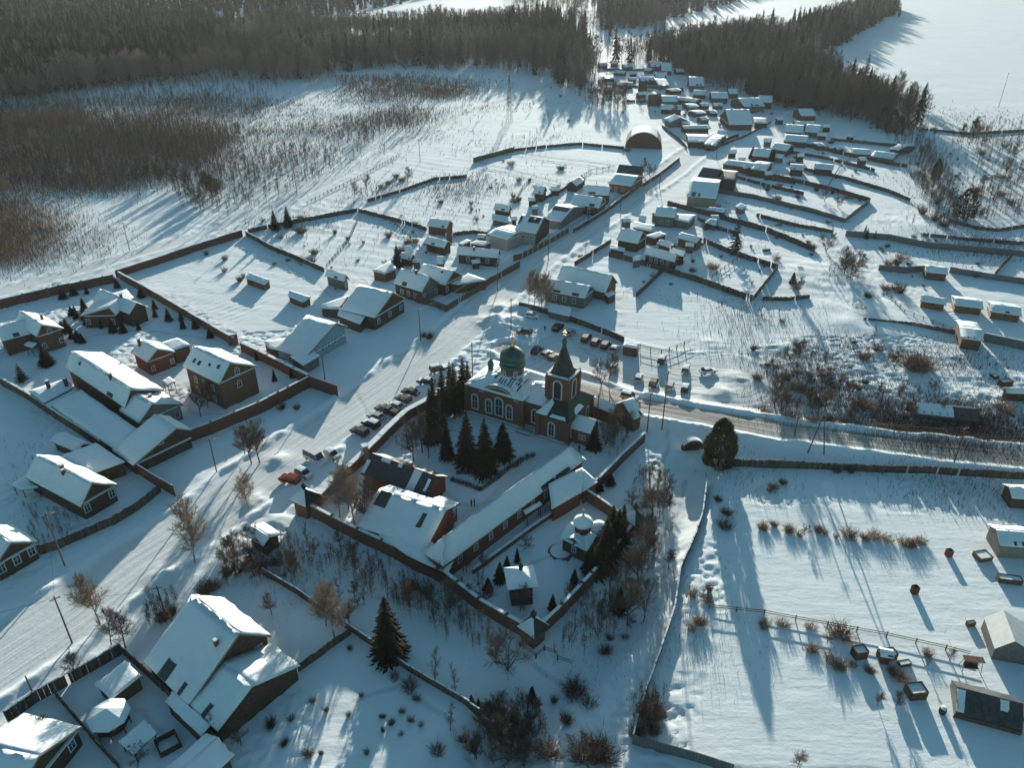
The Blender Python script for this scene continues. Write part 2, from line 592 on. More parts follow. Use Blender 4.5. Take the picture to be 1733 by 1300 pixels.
    tread.outputs[0].default_value = (.5, .52, .5, 1)
    snow = mixc(math_('MULTIPLY', att('foot').outputs['Fac'], .8), snow, tread.outputs[0])
    L.new(mixc(k, snow, road), b.inputs['Base Color'])
    bp = N.new('ShaderNodeBump')
    bp.inputs['Strength'].default_value = .5
    bp.inputs['Distance'].default_value = .25
    am = N.new('ShaderNodeMapping')
    am.inputs['Rotation'].default_value = (0, 0, .4)
    am.inputs['Scale'].default_value = (.22, .9, 1)
    L.new(P, am.inputs['Vector'])
    crust = noise_(am.outputs[0], .55, 5, .55)
    hgt = math_('ADD', math_('ADD', math_('MULTIPLY', math_('MULTIPLY', crust, math_('SUBTRACT', 1.0, att('road').outputs['Fac'])), .75), math_('MULTIPLY', math_('MULTIPLY', noise_(P, .8, 9, .7), noise_(P, .06, 3)), .9)), math_('MULTIPLY', math_('MULTIPLY', st, att('road').outputs['Fac']), 1.3))
    L.new(hgt, bp.inputs['Height'])
    L.new(bp.outputs['Normal'], b.inputs['Normal'])
    me.materials.append(m)


ground()
# ------------------------------------------------------------------ builders
def zipn(a, b, t):
    return a + (b - a) * t


def wframe(mb_pane, mb_frame, c, ux, nz, w, h, arch=False, fw=.13, bars=True):
    """window centred at c on a wall: ux along the wall, nz outward"""
    ux, nz, up = Vector(ux), Vector(nz), Vector((0, 0, 1))
    c = Vector(c)
    if arch:
        loop = [(-w / 2, -h / 2), (w / 2, -h / 2), (w / 2, h / 2 - w / 2)] + [(w / 2 * math.cos(t), h / 2 - w / 2 + w / 2 * math.sin(t)) for t in (math.pi * k / 6 for k in range(1, 6))] + [(-w / 2, h / 2 - w / 2)]
    else:
        loop = [(-w / 2, -h / 2), (w / 2, -h / 2), (w / 2, h / 2), (-w / 2, h / 2)]
    mb_pane.prism([c + ux * a + up * b + nz * .02 for a, b in loop], nz * .04)
    n = len(loop)
    sc = lambda a, b: (a * (1 + 2 * fw / w), b * (1 + 2 * fw / h))
    for i in range(n):
        (a0, b0), (a1, b1) = loop[i], loop[(i + 1) % n]
        o0, o1 = sc(a0, b0), sc(a1, b1)
        mb_frame.prism([c + ux * p + up * q + nz * .03 for p, q in ((a0, b0), (a1, b1), o1, o0)], nz * .1)
    if not bars:
        return
    mb_frame.prism([c + ux * p + up * q + nz * .05 for p, q in ((-.035, -h / 2), (.035, -h / 2), (.035, h / 2), (-.035, h / 2))], nz * .04)
    mb_frame.prism([c + ux * p + up * q + nz * .053 for p, q in ((-w / 2, .1), (w / 2, .1), (w / 2, .17), (-w / 2, .17))], nz * .04)


def add_window(parent, c, ux, nz, w=.95, h=1.35, arch=False, trim='white', fw=.13):
    p, f = MB(), MB()
    wframe(p, f, c, ux, nz, w, h, arch, fw)
    o = p.build('window', M['glass'], parent)
    f.build('frame', M[trim], o)


def add_door(parent, c, ux, nz, w=1.0, h=2.0, m='board'):
    p = MB()
    ux, nz, up = Vector(ux), Vector(nz), Vector((0, 0, 1))
    c = Vector(c)
    p.prism([c + ux * a + up * b + nz * .02 for a, b in ((-w / 2, 0), (w / 2, 0), (w / 2, h), (-w / 2, h))], nz * .06)
    o = p.build('door', M[m], parent)
    f = MB()
    f.tube(c + ux * (w * .35) + up * 1 + nz * .06, c + ux * (w * .35) + up * 1 + nz * .16, .03, .03, 5)
    f.build('handle', M['iron'], o)


def chimney(parent, x, y, z0, z1, m='redbrick', s=.5):
    b = MB()
    b.box((x, y, (z0 + z1) / 2), (s, s * 1.15, z1 - z0))
    b.box((x, y, z1 + .06), (s + .16, s * 1.15 + .16, .12))
    b.box((x, y, z1 + .2), (s + .1, s * 1.15 + .1, .16), mi=1)
    b.build('chimney', [M[m], M['snow']], parent)


def gable(name, label, R1, R2, E, hr, he, E2=None, he2=None, wall='wood', cat='house', win='', chim=(), oh=.45, snow=.28, bare=None, hip=(0, 0), wz=1.75, ww=.95, wh=1.35, arch=False,
          door='', group=None, gwall=None, roofm='snow', trim='white', post=False):
    a, b = W(*R1, hr), W(*R2, hr)
    e = W(*E, he)
    z0 = (float(T(a.x, a.y)) + float(T(b.x, b.y)) + float(T(e.x, e.y))) / 3
    ends = {'a': -1, 'b': 1}
    u = Vector((b.x - a.x, b.y - a.y, 0))
    L = u.length
    u.normalize()
    n = Vector((-u.y, u.x, 0))
    if (e - a).dot(n) < 0:
        u, n = -u, -n
        ends = {'a': 1, 'b': -1}
    w1 = (e - a).dot(n)
    w2, h2 = w1, he
    if E2:
        e2 = W(*E2, he2 if he2 else he)
        w2 = abs((e2 - a).dot(n))
        h2 = he2 if he2 else he
    mid = (a + b) / 2
    root = empty(name, (mid.x, mid.y, z0), math.atan2(u.y, u.x), label, cat, group)
    x0, x1 = -L / 2, L / 2
    ha = {ends['a']: hip[0], ends['b']: hip[1]}
    xe0, xe1 = x0 - ha[-1], x1 + ha[1]
    zt = .12
    rz, z1, z2 = hr - snow, he - snow, h2 - snow
    # boards under the snow, then the snow itself
    sides = [((x0, 0, rz), (x1, 0, rz), (xe1, w1, z1), (xe0, w1, z1)), ((x1, 0, rz), (x0, 0, rz), (xe0, -w2, z2), (xe1, -w2, z2))]
    if ha[-1] > 0:
        sides.append(((x0, 0, rz), (x0, 0.001, rz), (xe0, w1, z1), (xe0, -w2, z2)))
    if ha[1] > 0:
        sides.append(((x1, 0, rz), (x1, -0.001, rz), (xe1, -w2, z2), (xe1, w1, z1)))
    rb, rs = MB(), MB()
    for k, q in enumerate(sides):
        q2 = [(p[0], p[1], p[2] - zt) for p in q]
        rb.prism(q2, (0, 0, zt - .005))
        nu = max(2, min(16, int(L / 1.3)))
        if roofm == 'snow':
            rs.slab(q, snow, nu, 7, .05, edge=.13)
        else:
            rs.slab(q, .08, 3, 3, .01)
    roof = rb.build('roof', M['rboard'], root)
    rs.build('roof_snow' if roofm == 'snow' else 'roof_sheet', M[roofm], roof, smooth_=(roofm == 'snow'))
    if bare:                                             # places where the snow slid off: (x from, x to, s from, s to) along the near slope
        for bx0, bx1, s0, s1, mm in bare:
            fl = ends['b'] > 0
            X0, X1 = zipn(x0, x1, bx0 if fl else 1 - bx1), zipn(x0, x1, bx1 if fl else 1 - bx0)
            P = lambda X, s: (X, w1 * s, rz + (z1 - rz) * s + (snow if roofm == 'snow' else .08) + .05)
            m_ = MB()
            m_.slab([P(X0, s0), P(X1, s0), P(X1, s1), P(X0, s1)], .2 if mm == 'snow' else .05, 4, 3, .02, edge=.1)
            m_.build('snow_patch' if mm == 'snow' else 'bare_sheet', M[mm], roof)
    # walls
    wx0, wx1 = xe0 + oh, xe1 - oh
    wy1, wy2 = w1 - oh, -(w2 - oh)
    zat1 = z1 + (rz - z1) * oh / max(w1, .1) - zt - .03
    zat2 = z2 + (rz - z2) * oh / max(w2, .1) - zt - .03
    wl = MB()
    if post:
        for px_ in (wx0, wx1):
            for py_, zz in ((wy1, zat1), (wy2, zat2)):
                wl.tube((px_, py_, -.4), (px_, py_, zz), .09, .09, 6)
        wl.build('post', M[wall], root)
    else:
        wl.add([(wx0, wy1, -.6), (wx1, wy1, -.6), (wx1, wy1, zat1), (wx0, wy1, zat1)], [(0, 1, 2, 3)])
        wl.add([(wx0, wy2, -.6), (wx1, wy2, -.6), (wx1, wy2, zat2), (wx0, wy2, zat2)], [(3, 2, 1, 0)])
        gm = MB()
        for X, h_ in ((wx0, ha[-1]), (wx1, ha[1])):
            if h_ > 0:
                zz = min(zat1, zat2)
                wl.add([(X, wy2, -.6), (X, wy1, -.6), (X, wy1, zz), (X, wy2, zz)], [(0, 1, 2, 3)])
            else:
                gm = MB()
                (gm if gwall else wl).add([(X, wy2, -.6), (X, wy1, -.6), (X, wy1, zat1), (X, 0, rz - zt - .03), (X, wy2, zat2)], [(0, 1, 2, 3, 4)])
                if gwall:
                    gm.build('gable_wall', M[gwall], root, fix=False)
        if gwall:
            for f_ in wl.f:
                w1_ = MB()
                w1_.add([wl.v[i] for i in f_], [tuple(range(len(f_)))])
                w1_.build('wall', M[wall], root, fix=False)
        else:
            wl.build('wall', M[wall], root, fix=False)
    if win:                                              # barge boards along the verges, a snow ledge across each gable foot
        for X, h_ in ((xe0, ha[-1]), (xe1, ha[1])):
            if h_ == 0:
                bb = MB()
                for yy, zz in ((w1, z1), (-w2, z2)):
                    q = [(X, yy, zz - .28), (X, 0, rz - .28), (X, 0, rz - .01), (X, yy, zz - .01)]
                    bb.prism(q, (.07 if X > 0 else -.07, 0, 0))
                bb.build('barge_board', M['tan' if wall in ('wood', 'board') else 'grey'], roof)
        for X, h_, sg in ((wx0, ha[-1], -1), (wx1, ha[1], 1)):
            if h_ == 0 and not gwall:
                zl = min(zat1, zat2) - .1
                lg = MB()
                lg.box((X + sg * .22, (wy1 + wy2) / 2, zl), (.44, wy1 - wy2, .14))
                lg.build('snow_ledge', M['snow'], root)
    if roofm == 'snow' and not bare and rnd.random() < .4:
        for k in range(rnd.randint(1, 2)):
            X0 = zipn(x0, x1, rnd.uniform(.05, .7))
            X1 = X0 + L * rnd.uniform(.06, .22)
            s0, s1 = rnd.uniform(.72, .86), 1.005
            P = lambda X, s: (X, w1 * s, rz + (z1 - rz) * s + snow + .02)
            m_ = MB()
            m_.slab([P(X0, s0), P(X1, s0), P(X1, s1), P(X0, s1)], .05, 3, 3, .02, edge=.12)
            m_.build('bare_sheet', M['droof'], roof)
    for spec in win.split():
        side, cnt = spec[0], int(spec[1])
        zz = float(spec[3:]) if len(spec) > 3 else wz
        for k in range(cnt):
            t = (k + 1) / (cnt + 1) if cnt > 1 else .5
            if side in 'ab':
                X = wx1 if ends[side] > 0 else wx0
                c = (X, zipn(wy2, wy1, .12 + .76 * (t if cnt < 2 else k / (cnt - 1)) if cnt > 1 else .5), zz)
                add_window(root, c, (0, ends[side], 0), (ends[side], 0, 0), ww, wh, arch, trim)
            else:
                add_window(root, (zipn(wx0, wx1, t), wy1, zz), (-1, 0, 0), (0, 1, 0), ww, wh, arch, trim)
    if door:
        side = door[0]
        if side in 'ab':
            X = wx1 if ends[side] > 0 else wx0
            add_door(root, (X, zipn(wy2, wy1, .75), .05), (0, ends[side], 0), (ends[side], 0, 0))
        else:
            add_door(root, (zipn(wx0, wx1, .8), wy1, .05), (-1, 0, 0), (0, 1, 0))
    for t, s_, hh in chim:
        X = zipn(x0, x1, t if ends['b'] > 0 else 1 - t)
        Y = w1 * s_ if s_ >= 0 else w2 * s_
        zs = rz + (z1 - rz) * abs(s_)
        chimney(roof, X, Y, zs - .3, zs + hh)
    root['_d'] = 0
    del root['_d']
    return root, dict(w1=w1, w2=w2, x0=wx0, x1=wx1, wy1=wy1, wy2=wy2, L=L, ends=ends)


def shed(name, label, pts, wall='wood', cat='shed', snow=.25, oh=.3, door=False, group=None, open_=False, snowm='snow'):
    """mono-pitch or flat roofed building from the corners of its roof: (px, py, height)"""
    P = [W(*p) for p in pts]
    c = sum(P, Vector()) / len(P)
    z0 = float(T(c.x, c.y))
    root = empty(name, (c.x, c.y, z0), 0, label, cat, group)
    Q = [p - Vector((c.x, c.y, z0)) for p in P]
    area = sum(Q[i].x * Q[(i + 1) % len(Q)].y - Q[(i + 1) % len(Q)].x * Q[i].y for i in range(len(Q)))
    if area < 0:
        Q = Q[::-1]
    rb, rs, wl = MB(), MB(), MB()
    B = [q - Vector((0, 0, snow)) for q in Q]
    rb.prism([q - Vector((0, 0, .12 if len(B) < 5 else .45)) for q in B], (0, 0, .115))
    roof = rb.build('roof', M['rboard'], root)
    if len(B) == 4:
        rs.slab(B, snow, 8, 7, .05, edge=.12)
    else:
        cc = sum(B, Vector()) / len(B)
        for i in range(len(B)):
            rs.slab([cc, cc, B[(i + 1) % len(B)], B[i]], snow, 3, 3, .02, edge=.03)
    rs.build('roof_snow', M[snowm], roof, smooth_=True)
    I = []
    for q in B:
        d = Vector((q.x, q.y, 0))
        d = d * max(0, 1 - oh * 1.3 / max(d.length, .1))
        I.append(Vector((d.x, d.y, q.z - .13)))
    n = len(I)
    if open_:
        for q in I:
            w_ = MB()
            w_.tube((q.x, q.y, -.4), q, .08, .08, 6)
            w_.build('post', M[wall], root)
    else:
        for i in range(n):
            p, q = I[i], I[(i + 1) % n]
            wl.add([(p.x, p.y, -.6), (q.x, q.y, -.6), tuple(q), tuple(p)], [(0, 1, 2, 3)])
        wl.build('wall', M[wall], root, fix=False)
        if door:
            k = min(range(n), key=lambda i: (I[i].y + I[(i + 1) % n].y))
            p, q = I[k], I[(k + 1) % n]
            d = (q - p).xy.to_3d().normalized()
            add_door(root, ((p + q) / 2).xy.to_3d(), d, (d.y, -d.x, 0))
    return root


def fence(name, label, pts, h, m='fenceb', cat='fence', cap=True, thick=.1, posts=False, step=2.2, jit=.08, capw=None, group=None, pil=None, rail=False, h2=None):
    """fence or wall along base pixels; each run follows the ground"""
    P = [W(*p) for p in pts]
    o = P[0].copy()
    root = empty(name, o, 0, label, cat, group)
    pan, cp = MB(), MB()
    tot = sum((b - a).length for a, b in zip(P, P[1:]))
    if posts:
        step = max(step, tot / 95)
    run = 0
    for a, b in zip(P, P[1:]):
        L = (b - a).length
        k = max(1, round(L / step))
        d = (b - a) / L
        nn = Vector((-d.y, d.x, 0)).normalized()
        for i in range(k):
            p, q = a + (b - a) * (i / k), a + (b - a) * ((i + 1) / k)
            zp = float(T(p.x, p.y))
            hh = (h if h2 is None else zipn(h, h2, run / tot)) + rnd.uniform(-jit, jit)
            run += L / k
            c = (p + q) / 2 - o
            c.z = zp - o.z
            rz = math.atan2(d.y, d.x)
            ln = (q - p).length
            if rail:
                for zz in (h * .45, h * .9):
                    pan.box((c.x, c.y, c.z + zz), (ln + .02, .06, .1), rz)
            else:
                tilt = rnd.uniform(-1, 1) * jit * .3
                nb_ = 5 if (thick < .11 and m in ('fenceb', 'board')) else 1
                for j_ in range(nb_):
                    if nb_ > 1 and rnd.random() < .02:
                        continue
                    f_ = ((j_ + .5) / nb_ - .5) * ln
                    h3 = hh + (rnd.uniform(-.12, .12) if nb_ > 1 else 0)
                    pan.box((c.x + d.x * f_ + nn.x * (tilt + rnd.uniform(-.02, .02)), c.y + d.y * f_ + nn.y * tilt, c.z + h3 / 2 - .3), (ln / nb_ * (.998 if nb_ == 1 else .96), thick, h3 + .6), rz, mi=1 if nb_ > 1 and rnd.random() < .3 else 0)
            if cap:
                t_ = rnd.uniform(.09, .17) if thick < .3 else .18
                cp.box((c.x + nn.x * .01, c.y + nn.y * .01, c.z + hh + t_ / 2 + .002), (ln * rnd.uniform(.9, .99), (capw or thick + .1), t_), rz)
            if posts:
                pm = MB()
                pm.box((p.x - o.x, p.y - o.y, zp - o.z + (h + .2) / 2 - .2), (.16, .2, h + .45), rz)
                pm.build('post', M['pole'] if not pil else M[pil], root)
            elif pil and i % 2 == 0:
                pm = MB()
                pm.box((p.x - o.x, p.y - o.y, zp - o.z + (h + .25) / 2 - .2), (.5, thick + .2, h + .65), rz)
                pm.build('pillar', M[pil], root)
    pan.build('rail' if rail else 'panel', [M[m], M['pole']], root)
    if cap:
        cp.build('snow_cap', M['snow'], root)
    return root


# ------------------------------------------------------------------ plants
def bare_proto(seed, h=10.0, spread=.34, up=.55, first=.22, nb=27, ns=10, nt=7, tw='twig', bk='bark', r0=.17, fork=0):
    r = random.Random(seed)
    tr, cr = MB(), MB()

    def perp(d):
        a = d.orthogonal().normalized()
        return (Matrix.Rotation(r.uniform(0, 6.283), 3, d) @ a)

    def poly(mb, p, d, L, ra, rb_, k, n, drift):
        pts = [p]
        for i in range(k):
            d = (d + Vector((r.uniform(-1, 1), r.uniform(-1, 1), r.uniform(-.3, .9))) * drift).normalized()
            q = pts[-1] + d * (L / k)
            mb.tube(pts[-1], q, zipn(ra, rb_, i / k), zipn(ra, rb_, (i + 1) / k), n, cap=False)
            pts.append(q)
        return pts

    def at(pts, t):
        t = min(max(t, 0), .999) * (len(pts) - 1)
        i = int(t)
        return pts[i].lerp(pts[i + 1], t - i), (pts[i + 1] - pts[i]).normalized()
    stems = [(Vector((0, 0, -.4)), Vector((0, 0, 1)), h + .2, r0)]
    if fork:
        stems = [(Vector((r.uniform(-.2, .2), r.uniform(-.2, .2), -.4)), Vector((math.cos(6.283 * k / fork) * .33, math.sin(6.283 * k / fork) * .33, 1)).normalized(), h * r.uniform(.75, 1), r0 * .65) for k in range(fork)]
    for p0, d0, L0, rr in stems:
        tp = poly(tr, p0, d0, L0, rr, .02, 7, 6, .07)
        for i in range(max(4, int(nb / len(stems) + .5))):
            t = zipn(first, .97, (i + r.random()) / max(4, int(nb / len(stems) + .5)))
            p, d = at(tp, t)
            L = h * spread * (1.15 - .8 * abs(t - .25)) * r.uniform(.75, 1.15) * (1 if not fork else .8)
            bd = (perp(d) * (1 - up * .6) + d * (up + .35 * t)).normalized()
            bp = poly(tr, p, bd, L, rr * (1 - t) * .5 + .022, .012, 4, 4, .13)
            for j in range(ns):
                t2 = zipn(.08, .98, (j + r.random()) / ns)
                q, e = at(bp, t2)
                L2 = L * .44 * (1.2 - .6 * t2) * r.uniform(.7, 1.1)
                sd = (perp(e) * .75 + e * .8 + Vector((0, 0, .25))).normalized()
                sp = poly(cr, q, sd, L2, .03, .012, 2, 3, .18)
                for k in range(nt):
                    q2, e2 = at(sp, zipn(.1, 1, (k + r.random()) / nt))
                    cr.spike(q2, q2 + (perp(e2) * .7 + e2 * .8 + Vector((0, 0, .2))).normalized() * L2 * r.uniform(.5, 1.1), .021)
    return tr.mesh('trunk', M[bk], False), cr.mesh('crown', M[tw], False)


def spruce_proto(seed, h=10.0, wide=.26, nw=36, nb=11, m='needle'):
    r = random.Random(seed)
    tr, cr = MB(), MB()
    tr.tube((0, 0, -.4), (0, 0, h * .97), .2, .02, 7)
    for i in range(nw):
        t = (i + .3) / nw
        z = h * (.05 + .93 * t)
        for k in range(nb):
            if r.random() < .07:
                continue
            az = 6.283 * (k + r.random() * .8) / nb + i * 2.4
            jz = r.uniform(-.5, .5) * h / nw
            L = h * wide * (1 - t) ** .85 * r.uniform(.7, 1.12) + h * .012
            d = Vector((math.cos(az), math.sin(az), 0))
            s = Vector((-d.y, d.x, 0))
            droop = r.uniform(.18, .42) * (1 - t * .8)
            tip = Vector((0, 0, z + jz)) + d * L - Vector((0, 0, L * droop))
            base = Vector((0, 0, z + .05 + jz))
            kk = 5
            for q in range(kk):
                f = (q + .6) / kk
                c = base.lerp(tip, f) + Vector((0, 0, .07 * math.sin(3.14 * f) * L))
                wd = L * .25 * (1.1 - f) * r.uniform(.7, 1.3) + .07
                for sg in (-1, 1):
                    e = c + s * (sg * wd) + d * (wd * .6) - Vector((0, 0, wd * r.uniform(.25, .7)))
                    c2 = c + d * (L * .3)
                    cr.add([c - d * L * .06, c2, e], [(0, 1, 2)])
            cr.add([base.lerp(tip, .55) - s * L * .07, base.lerp(tip, .55) + s * L * .07, tip], [(0, 1, 2)])
    cr.spike((0, 0, h * .93), (0, 0, h * 1.02), .09)
    return tr.mesh('trunk', M['bark'], False), cr.mesh('crown', M[m], False)


def clump_proto(seed, h=10.0, rx=.3, n=2600, m='thuja', leaf=.34, shape='egg'):
    r = random.Random(seed)
    tr, cr = MB(), MB()
    tr.tube((0, 0, -.4), (0, 0, h * .8), .22, .04, 7)
    for k in range(n):
        t = r.random() ** (1.35 if shape == 'egg' else 1)
        z = .02 + .98 * t
        prof = math.sin(math.pi * min(1, (z * .82 + .2)) ** .9) ** .6 if shape == 'egg' else math.sin(math.pi * z) ** .5
        prof = max(prof, .82) if z < .45 and shape == 'egg' else prof
        a = r.uniform(0, 6.283)
        lob = 1 + .13 * math.sin(a * 5 + z * 9 + seed) + .1 * math.sin(a * 3 - z * 14)
        rr = h * rx * prof * lob * math.sqrt(r.uniform(.45, 1))
        c = Vector((rr * math.cos(a), rr * math.sin(a), h * z))
        d = Vector((math.cos(a), math.sin(a), r.uniform(.4, 1.6))).normalized()
        s = d.orthogonal().normalized()
        s = Matrix.Rotation(r.uniform(0, 6.283), 3, d) @ s
        l_ = leaf * r.uniform(.6, 1.4)
        cr.add([c - s * l_ * .35, c + s * l_ * .35, c + d * l_ * 1.5], [(0, 1, 2)])
    return tr.mesh('trunk', M['bark'], False), cr.mesh('crown', M[m], False)


def bush_proto(seed, h=2.0, n=110, sp=.75, m='twig'):
    r = random.Random(seed)
    cr = MB()
    off = Vector((r.uniform(-1, 1), r.uniform(-1, 1), 0)) * h * .6
    for k in range(n):
        a = r.uniform(0, 6.283)
        q = sp * math.sqrt(r.random())
        p = Vector((math.cos(a) * q * .25 * h, math.sin(a) * q * .25 * h, -.2))
        d = Vector((math.cos(a) * q, math.sin(a) * q, 1)).normalized()
        L = h * r.uniform(.6, 1.1)
        e = p + d * L
        p = p + off * r.random()
        e = p + d * L * (.55 if r.random() < .4 else 1)
        cr.spike(p, e, .022)
        for j in range(4):
            s = p.lerp(e, r.uniform(.35, .85))
            cr.spike(s, s + (d + Vector((r.uniform(-1, 1), r.uniform(-1, 1), r.uniform(0, .8)))).normalized() * L * .36, .015)
    return cr.mesh('bush', M[m], False)


PROTO = {}
PROTO['bare'] = [bare_proto(20 + k, 10, .34 + .03 * (k % 3), .5) for k in range(4)] + [bare_proto(30 + k, 10, .42, .4, .15, 27, 10, 7, fork=3) for k in range(2)]
PROTO['birch'] = [bare_proto(40 + k, 10, .36, .52, .25, 30, 11, 8, tw='twigp', bk='birch', r0=.14) for k in range(3)]
PROTO['sapling'] = [bare_proto(50 + k, 10, .26, .75, .12, 14, 7, 6, r0=.11) for k in range(3)]
PROTO['spruce'] = [spruce_proto(60 + k, 10, .25 + .035 * k) for k in range(3)]
PROTO['slim'] = [spruce_proto(66 + k, 10, .17, 34, 9) for k in range(2)]
PROTO['open'] = [spruce_proto(69, 10, .26, 15, 8)]
PROTO['thuja'] = [clump_proto(70, 10, .29, 8500)]
PROTO['pine'] = [clump_proto(72, 10, .34, 1500, 'needle', .5)]
PROTO['bush'] = [bush_proto(80 + k, 2, 70 + 25 * k) for k in range(6)]
PROTO['wbush'] = [bush_proto(90 + k, 2, 130 + 40 * k, 1.0, 'weed') for k in range(4)]

LAND = {'the green-domed church': (880, 660), 'the octagonal gazebo': (192, 1212), 'the brown arched hangar': (1088, 230), 'the red kiosk': (1068, 585),
        'the long monastery building': (870, 850), 'the pale blue house': (560, 580), 'the belfry gazebo': (880, 985), 'the tall white-roofed house': (340, 1090), 'the stone culvert': (1172, 765),
        'the small roadside hut': (442, 905), 'the brown three-storey house': (365, 640), 'the cross-roofed house': (195, 515), 'the round-topped greenery tree': (1215, 745),
        'the glazed lean-to greenhouse': (1672, 1195), 'the long glasshouse': (1600, 695), 'the garden shed row': (1640, 515), 'the wide grey-roofed barn': (980, 470),
        'the dark-roofed farmhouse': (1205, 290), 'the long wooden road fence': (1500, 790), 'the lone garden spruce': (1243, 400), 'the big foreground spruce': (660, 1060), 'the steel lattice mast': (862, 190),
        'the small domed chapel': (990, 900), 'the red sheet wall': (300, 435), 'the bare ploughed plot': (210, 380), 'the grey metal corner fence': (1150, 1270), 'the white-peaked polytunnel shed': (1700, 1080), 'the plank-gabled house': (155, 830),
        'the gate turret': (520, 850), 'the A-shaped far house': (1125, 112), 'the big blue-roofed farmhouse': (1240, 200), 'the beige two-winged house': (890, 400), 'the wide-gabled house': (640, 520), 'the far white field': (1600, 110)}
DEFER = []


def where(px, py):
    best = min(LAND.items(), key=lambda kv: math.hypot((kv[1][0] - px), (kv[1][1] - py) * 1.3))
    dx, dy = px - best[1][0], py - best[1][1]
    if abs(dx) > abs(dy) * 2:
        r = 'right of' if dx > 0 else 'left of'
    elif abs(dy) > abs(dx) * 2:
        r = 'below' if dy > 0 else 'above'
    else:
        r = ('below ' if dy > 0 else 'above ') + ('right of' if dx > 0 else 'left of')
    return r + ' ' + best[0]


def auto(o, desc, cat, px, py, group):
    DEFER.append((o, desc, cat, px, py, group))


NUMW = ['first', 'second', 'third', 'fourth', 'fifth', 'sixth', 'seventh', 'eighth', 'ninth', 'tenth', 'eleventh', 'twelfth', 'thirteenth', 'fourteenth', 'fifteenth', 'sixteenth', 'seventeenth', 'eighteenth', 'nineteenth', 'twentieth']


def settle_labels():
    by = {}
    for o, desc, cat, px, py, g in DEFER:
        by.setdefault(desc + ' ' + where(px, py), []).append((px, py, o, cat, g))
    for lab, L in by.items():
        L.sort(key=lambda q: q[0])
        for i, (px, py, o, cat, g) in enumerate(L):
            t = lab
            if len(L) == 2:
                t = ('left one, ' if i == 0 else 'right one, ') + lab
            elif len(L) > 2:
                w = NUMW[i] + ' from left, ' if i < 20 else 'twenty-' + NUMW[i % 20] + ' from left, '
                t = w + lab
            tag(o, t, cat, g)


def plant(kind, px, py, h, name=None, desc=None, cat=None, group=None, sx=1.0, at=None, parts=True, z=None):
    v = PROTO[kind][rnd.randrange(len(PROTO[kind]))]
    p = Vector(at) if at else W(px, py)
    s = h / (2.0 if 'bush' in kind else 10.0)
    nm = name or {'bare': 'bare_tree', 'birch': 'birch_tree', 'sapling': 'sapling', 'spruce': 'spruce_tree', 'slim': 'spruce_tree', 'open': 'spruce_tree', 'thuja': 'evergreen_tree', 'pine': 'pine_tree', 'bush': 'bush', 'wbush': 'bush'}[kind]
    if 'bush' in kind:
        o = inst(nm, v)
        o.location = p
        o.rotation_euler = (0, 0, rnd.uniform(0, 6.28))
        sx = sx * rnd.uniform(.75, 1.5)
        o.scale = (s * sx, s * sx * rnd.uniform(.7, 1.2), s * rnd.uniform(.75, 1.1))
    else:
        o = empty(nm, p, rnd.uniform(0, 6.28))
        o.scale = (s * sx, s * sx, s)
        inst('trunk', v[0], o)
        inst('crown', v[1], o)
    if desc:
        auto(o, desc, cat or 'tree', px, py, group)
    return o
SHEDS = []
# ------------------------------------------------------------------ the walled farmstead on the left
G1 = 'houses of the fenced estate'
gable('brown_house', 'brown two-storey house with arched attic window and white-framed porch door, at the left edge', (69.5, 548.5), (33, 525), (53, 563), 8, 5.3, E2=(100, 550), he2=5.2, wall='board', win='a1@5.4 a2@2.0', arch=True, chim=[(.45, -.5, 1.6)], group=G1)
gable('brown_wing', 'hipped snowy wing butting onto the brown two-storey house with arched window', (48, 538), (-8, 552), (24, 571), 7.2, 4.6, wall='board', cat='house', hip=(2.5, 0), group=G1)
shed('entrance_porch', 'small snow-roofed porch before the door of the brown two-storey house', [(40, 583, 3.1), (48, 577, 3.4), (63, 580, 3.4), (54, 588, 3.1)], 'board', 'porch', open_=True)
gable('cross_roofed_house', 'cross-roofed timber house among small spruces beside the long brick wall', (231, 511), (169, 488), (196, 522), 6.6, 4.2, wall='wood', win='', chim=[(.4, .05, 1.1)], group=G1)
gable('cross_wing', 'front-facing gabled wing of the cross-roofed timber house, ridge square to it', (184, 519), (214, 489), (163, 507), 6.4, 4.0, E2=(208, 520), wall='wood', cat='house', win='a2', group=G1)
shed('porch_shed', 'tiny snow-topped porch at the right end of the cross-roofed house', [(203, 521, 3), (214, 509, 3.4), (223, 514, 3.4), (210, 527, 3)], 'wood', 'porch')
gable('red_brick_house', 'red brick house with two small white windows and a chimney, white roof slope behind', (265.7, 590), (238, 573), (243, 608.6), 6.6, 4.2, E2=(293, 592), wall='redbrick', win='a2', chim=[(.8, .4, 2.0)], ww=.7, wh=1.1, group=G1)
shed('flat_annex', 'bright snow-roofed annex joining the red brick house to its right', [(272, 579.5, 4.4), (300, 571, 4.6), (322, 582.6, 4.4), (293, 592, 4.2)], 'board', 'annex')
gable('tall_brown_house', 'tall brown three-storey house with roof windows and white-arched gable windows', (389, 612.8), (327, 584), (359, 643), 11, 7.2, E2=(430, 616), wall='board', win='a1@8 a1@4.6 e3@4.6 e3@1.8', arch=True, ww=1.0, wh=1.6, group=G1,
      bare=[(.16, .22, .3, .48, 'glass'), (.38, .43, .42, .55, 'glass'), (.62, .68, .5, .7, 'glass'), (.76, .82, .5, .7, 'glass')])
gable('long_estate_house', 'longest white-roofed house of the estate, ridge running down to the courtyard', (221, 658.5), (120, 593.6), (98, 613), 8.5, 5, E2=(271, 655), he2=5.4, wall='redbrick', win='a2', chim=[(.3, .1, 1.4), (.8, .35, .7)], group=G1)
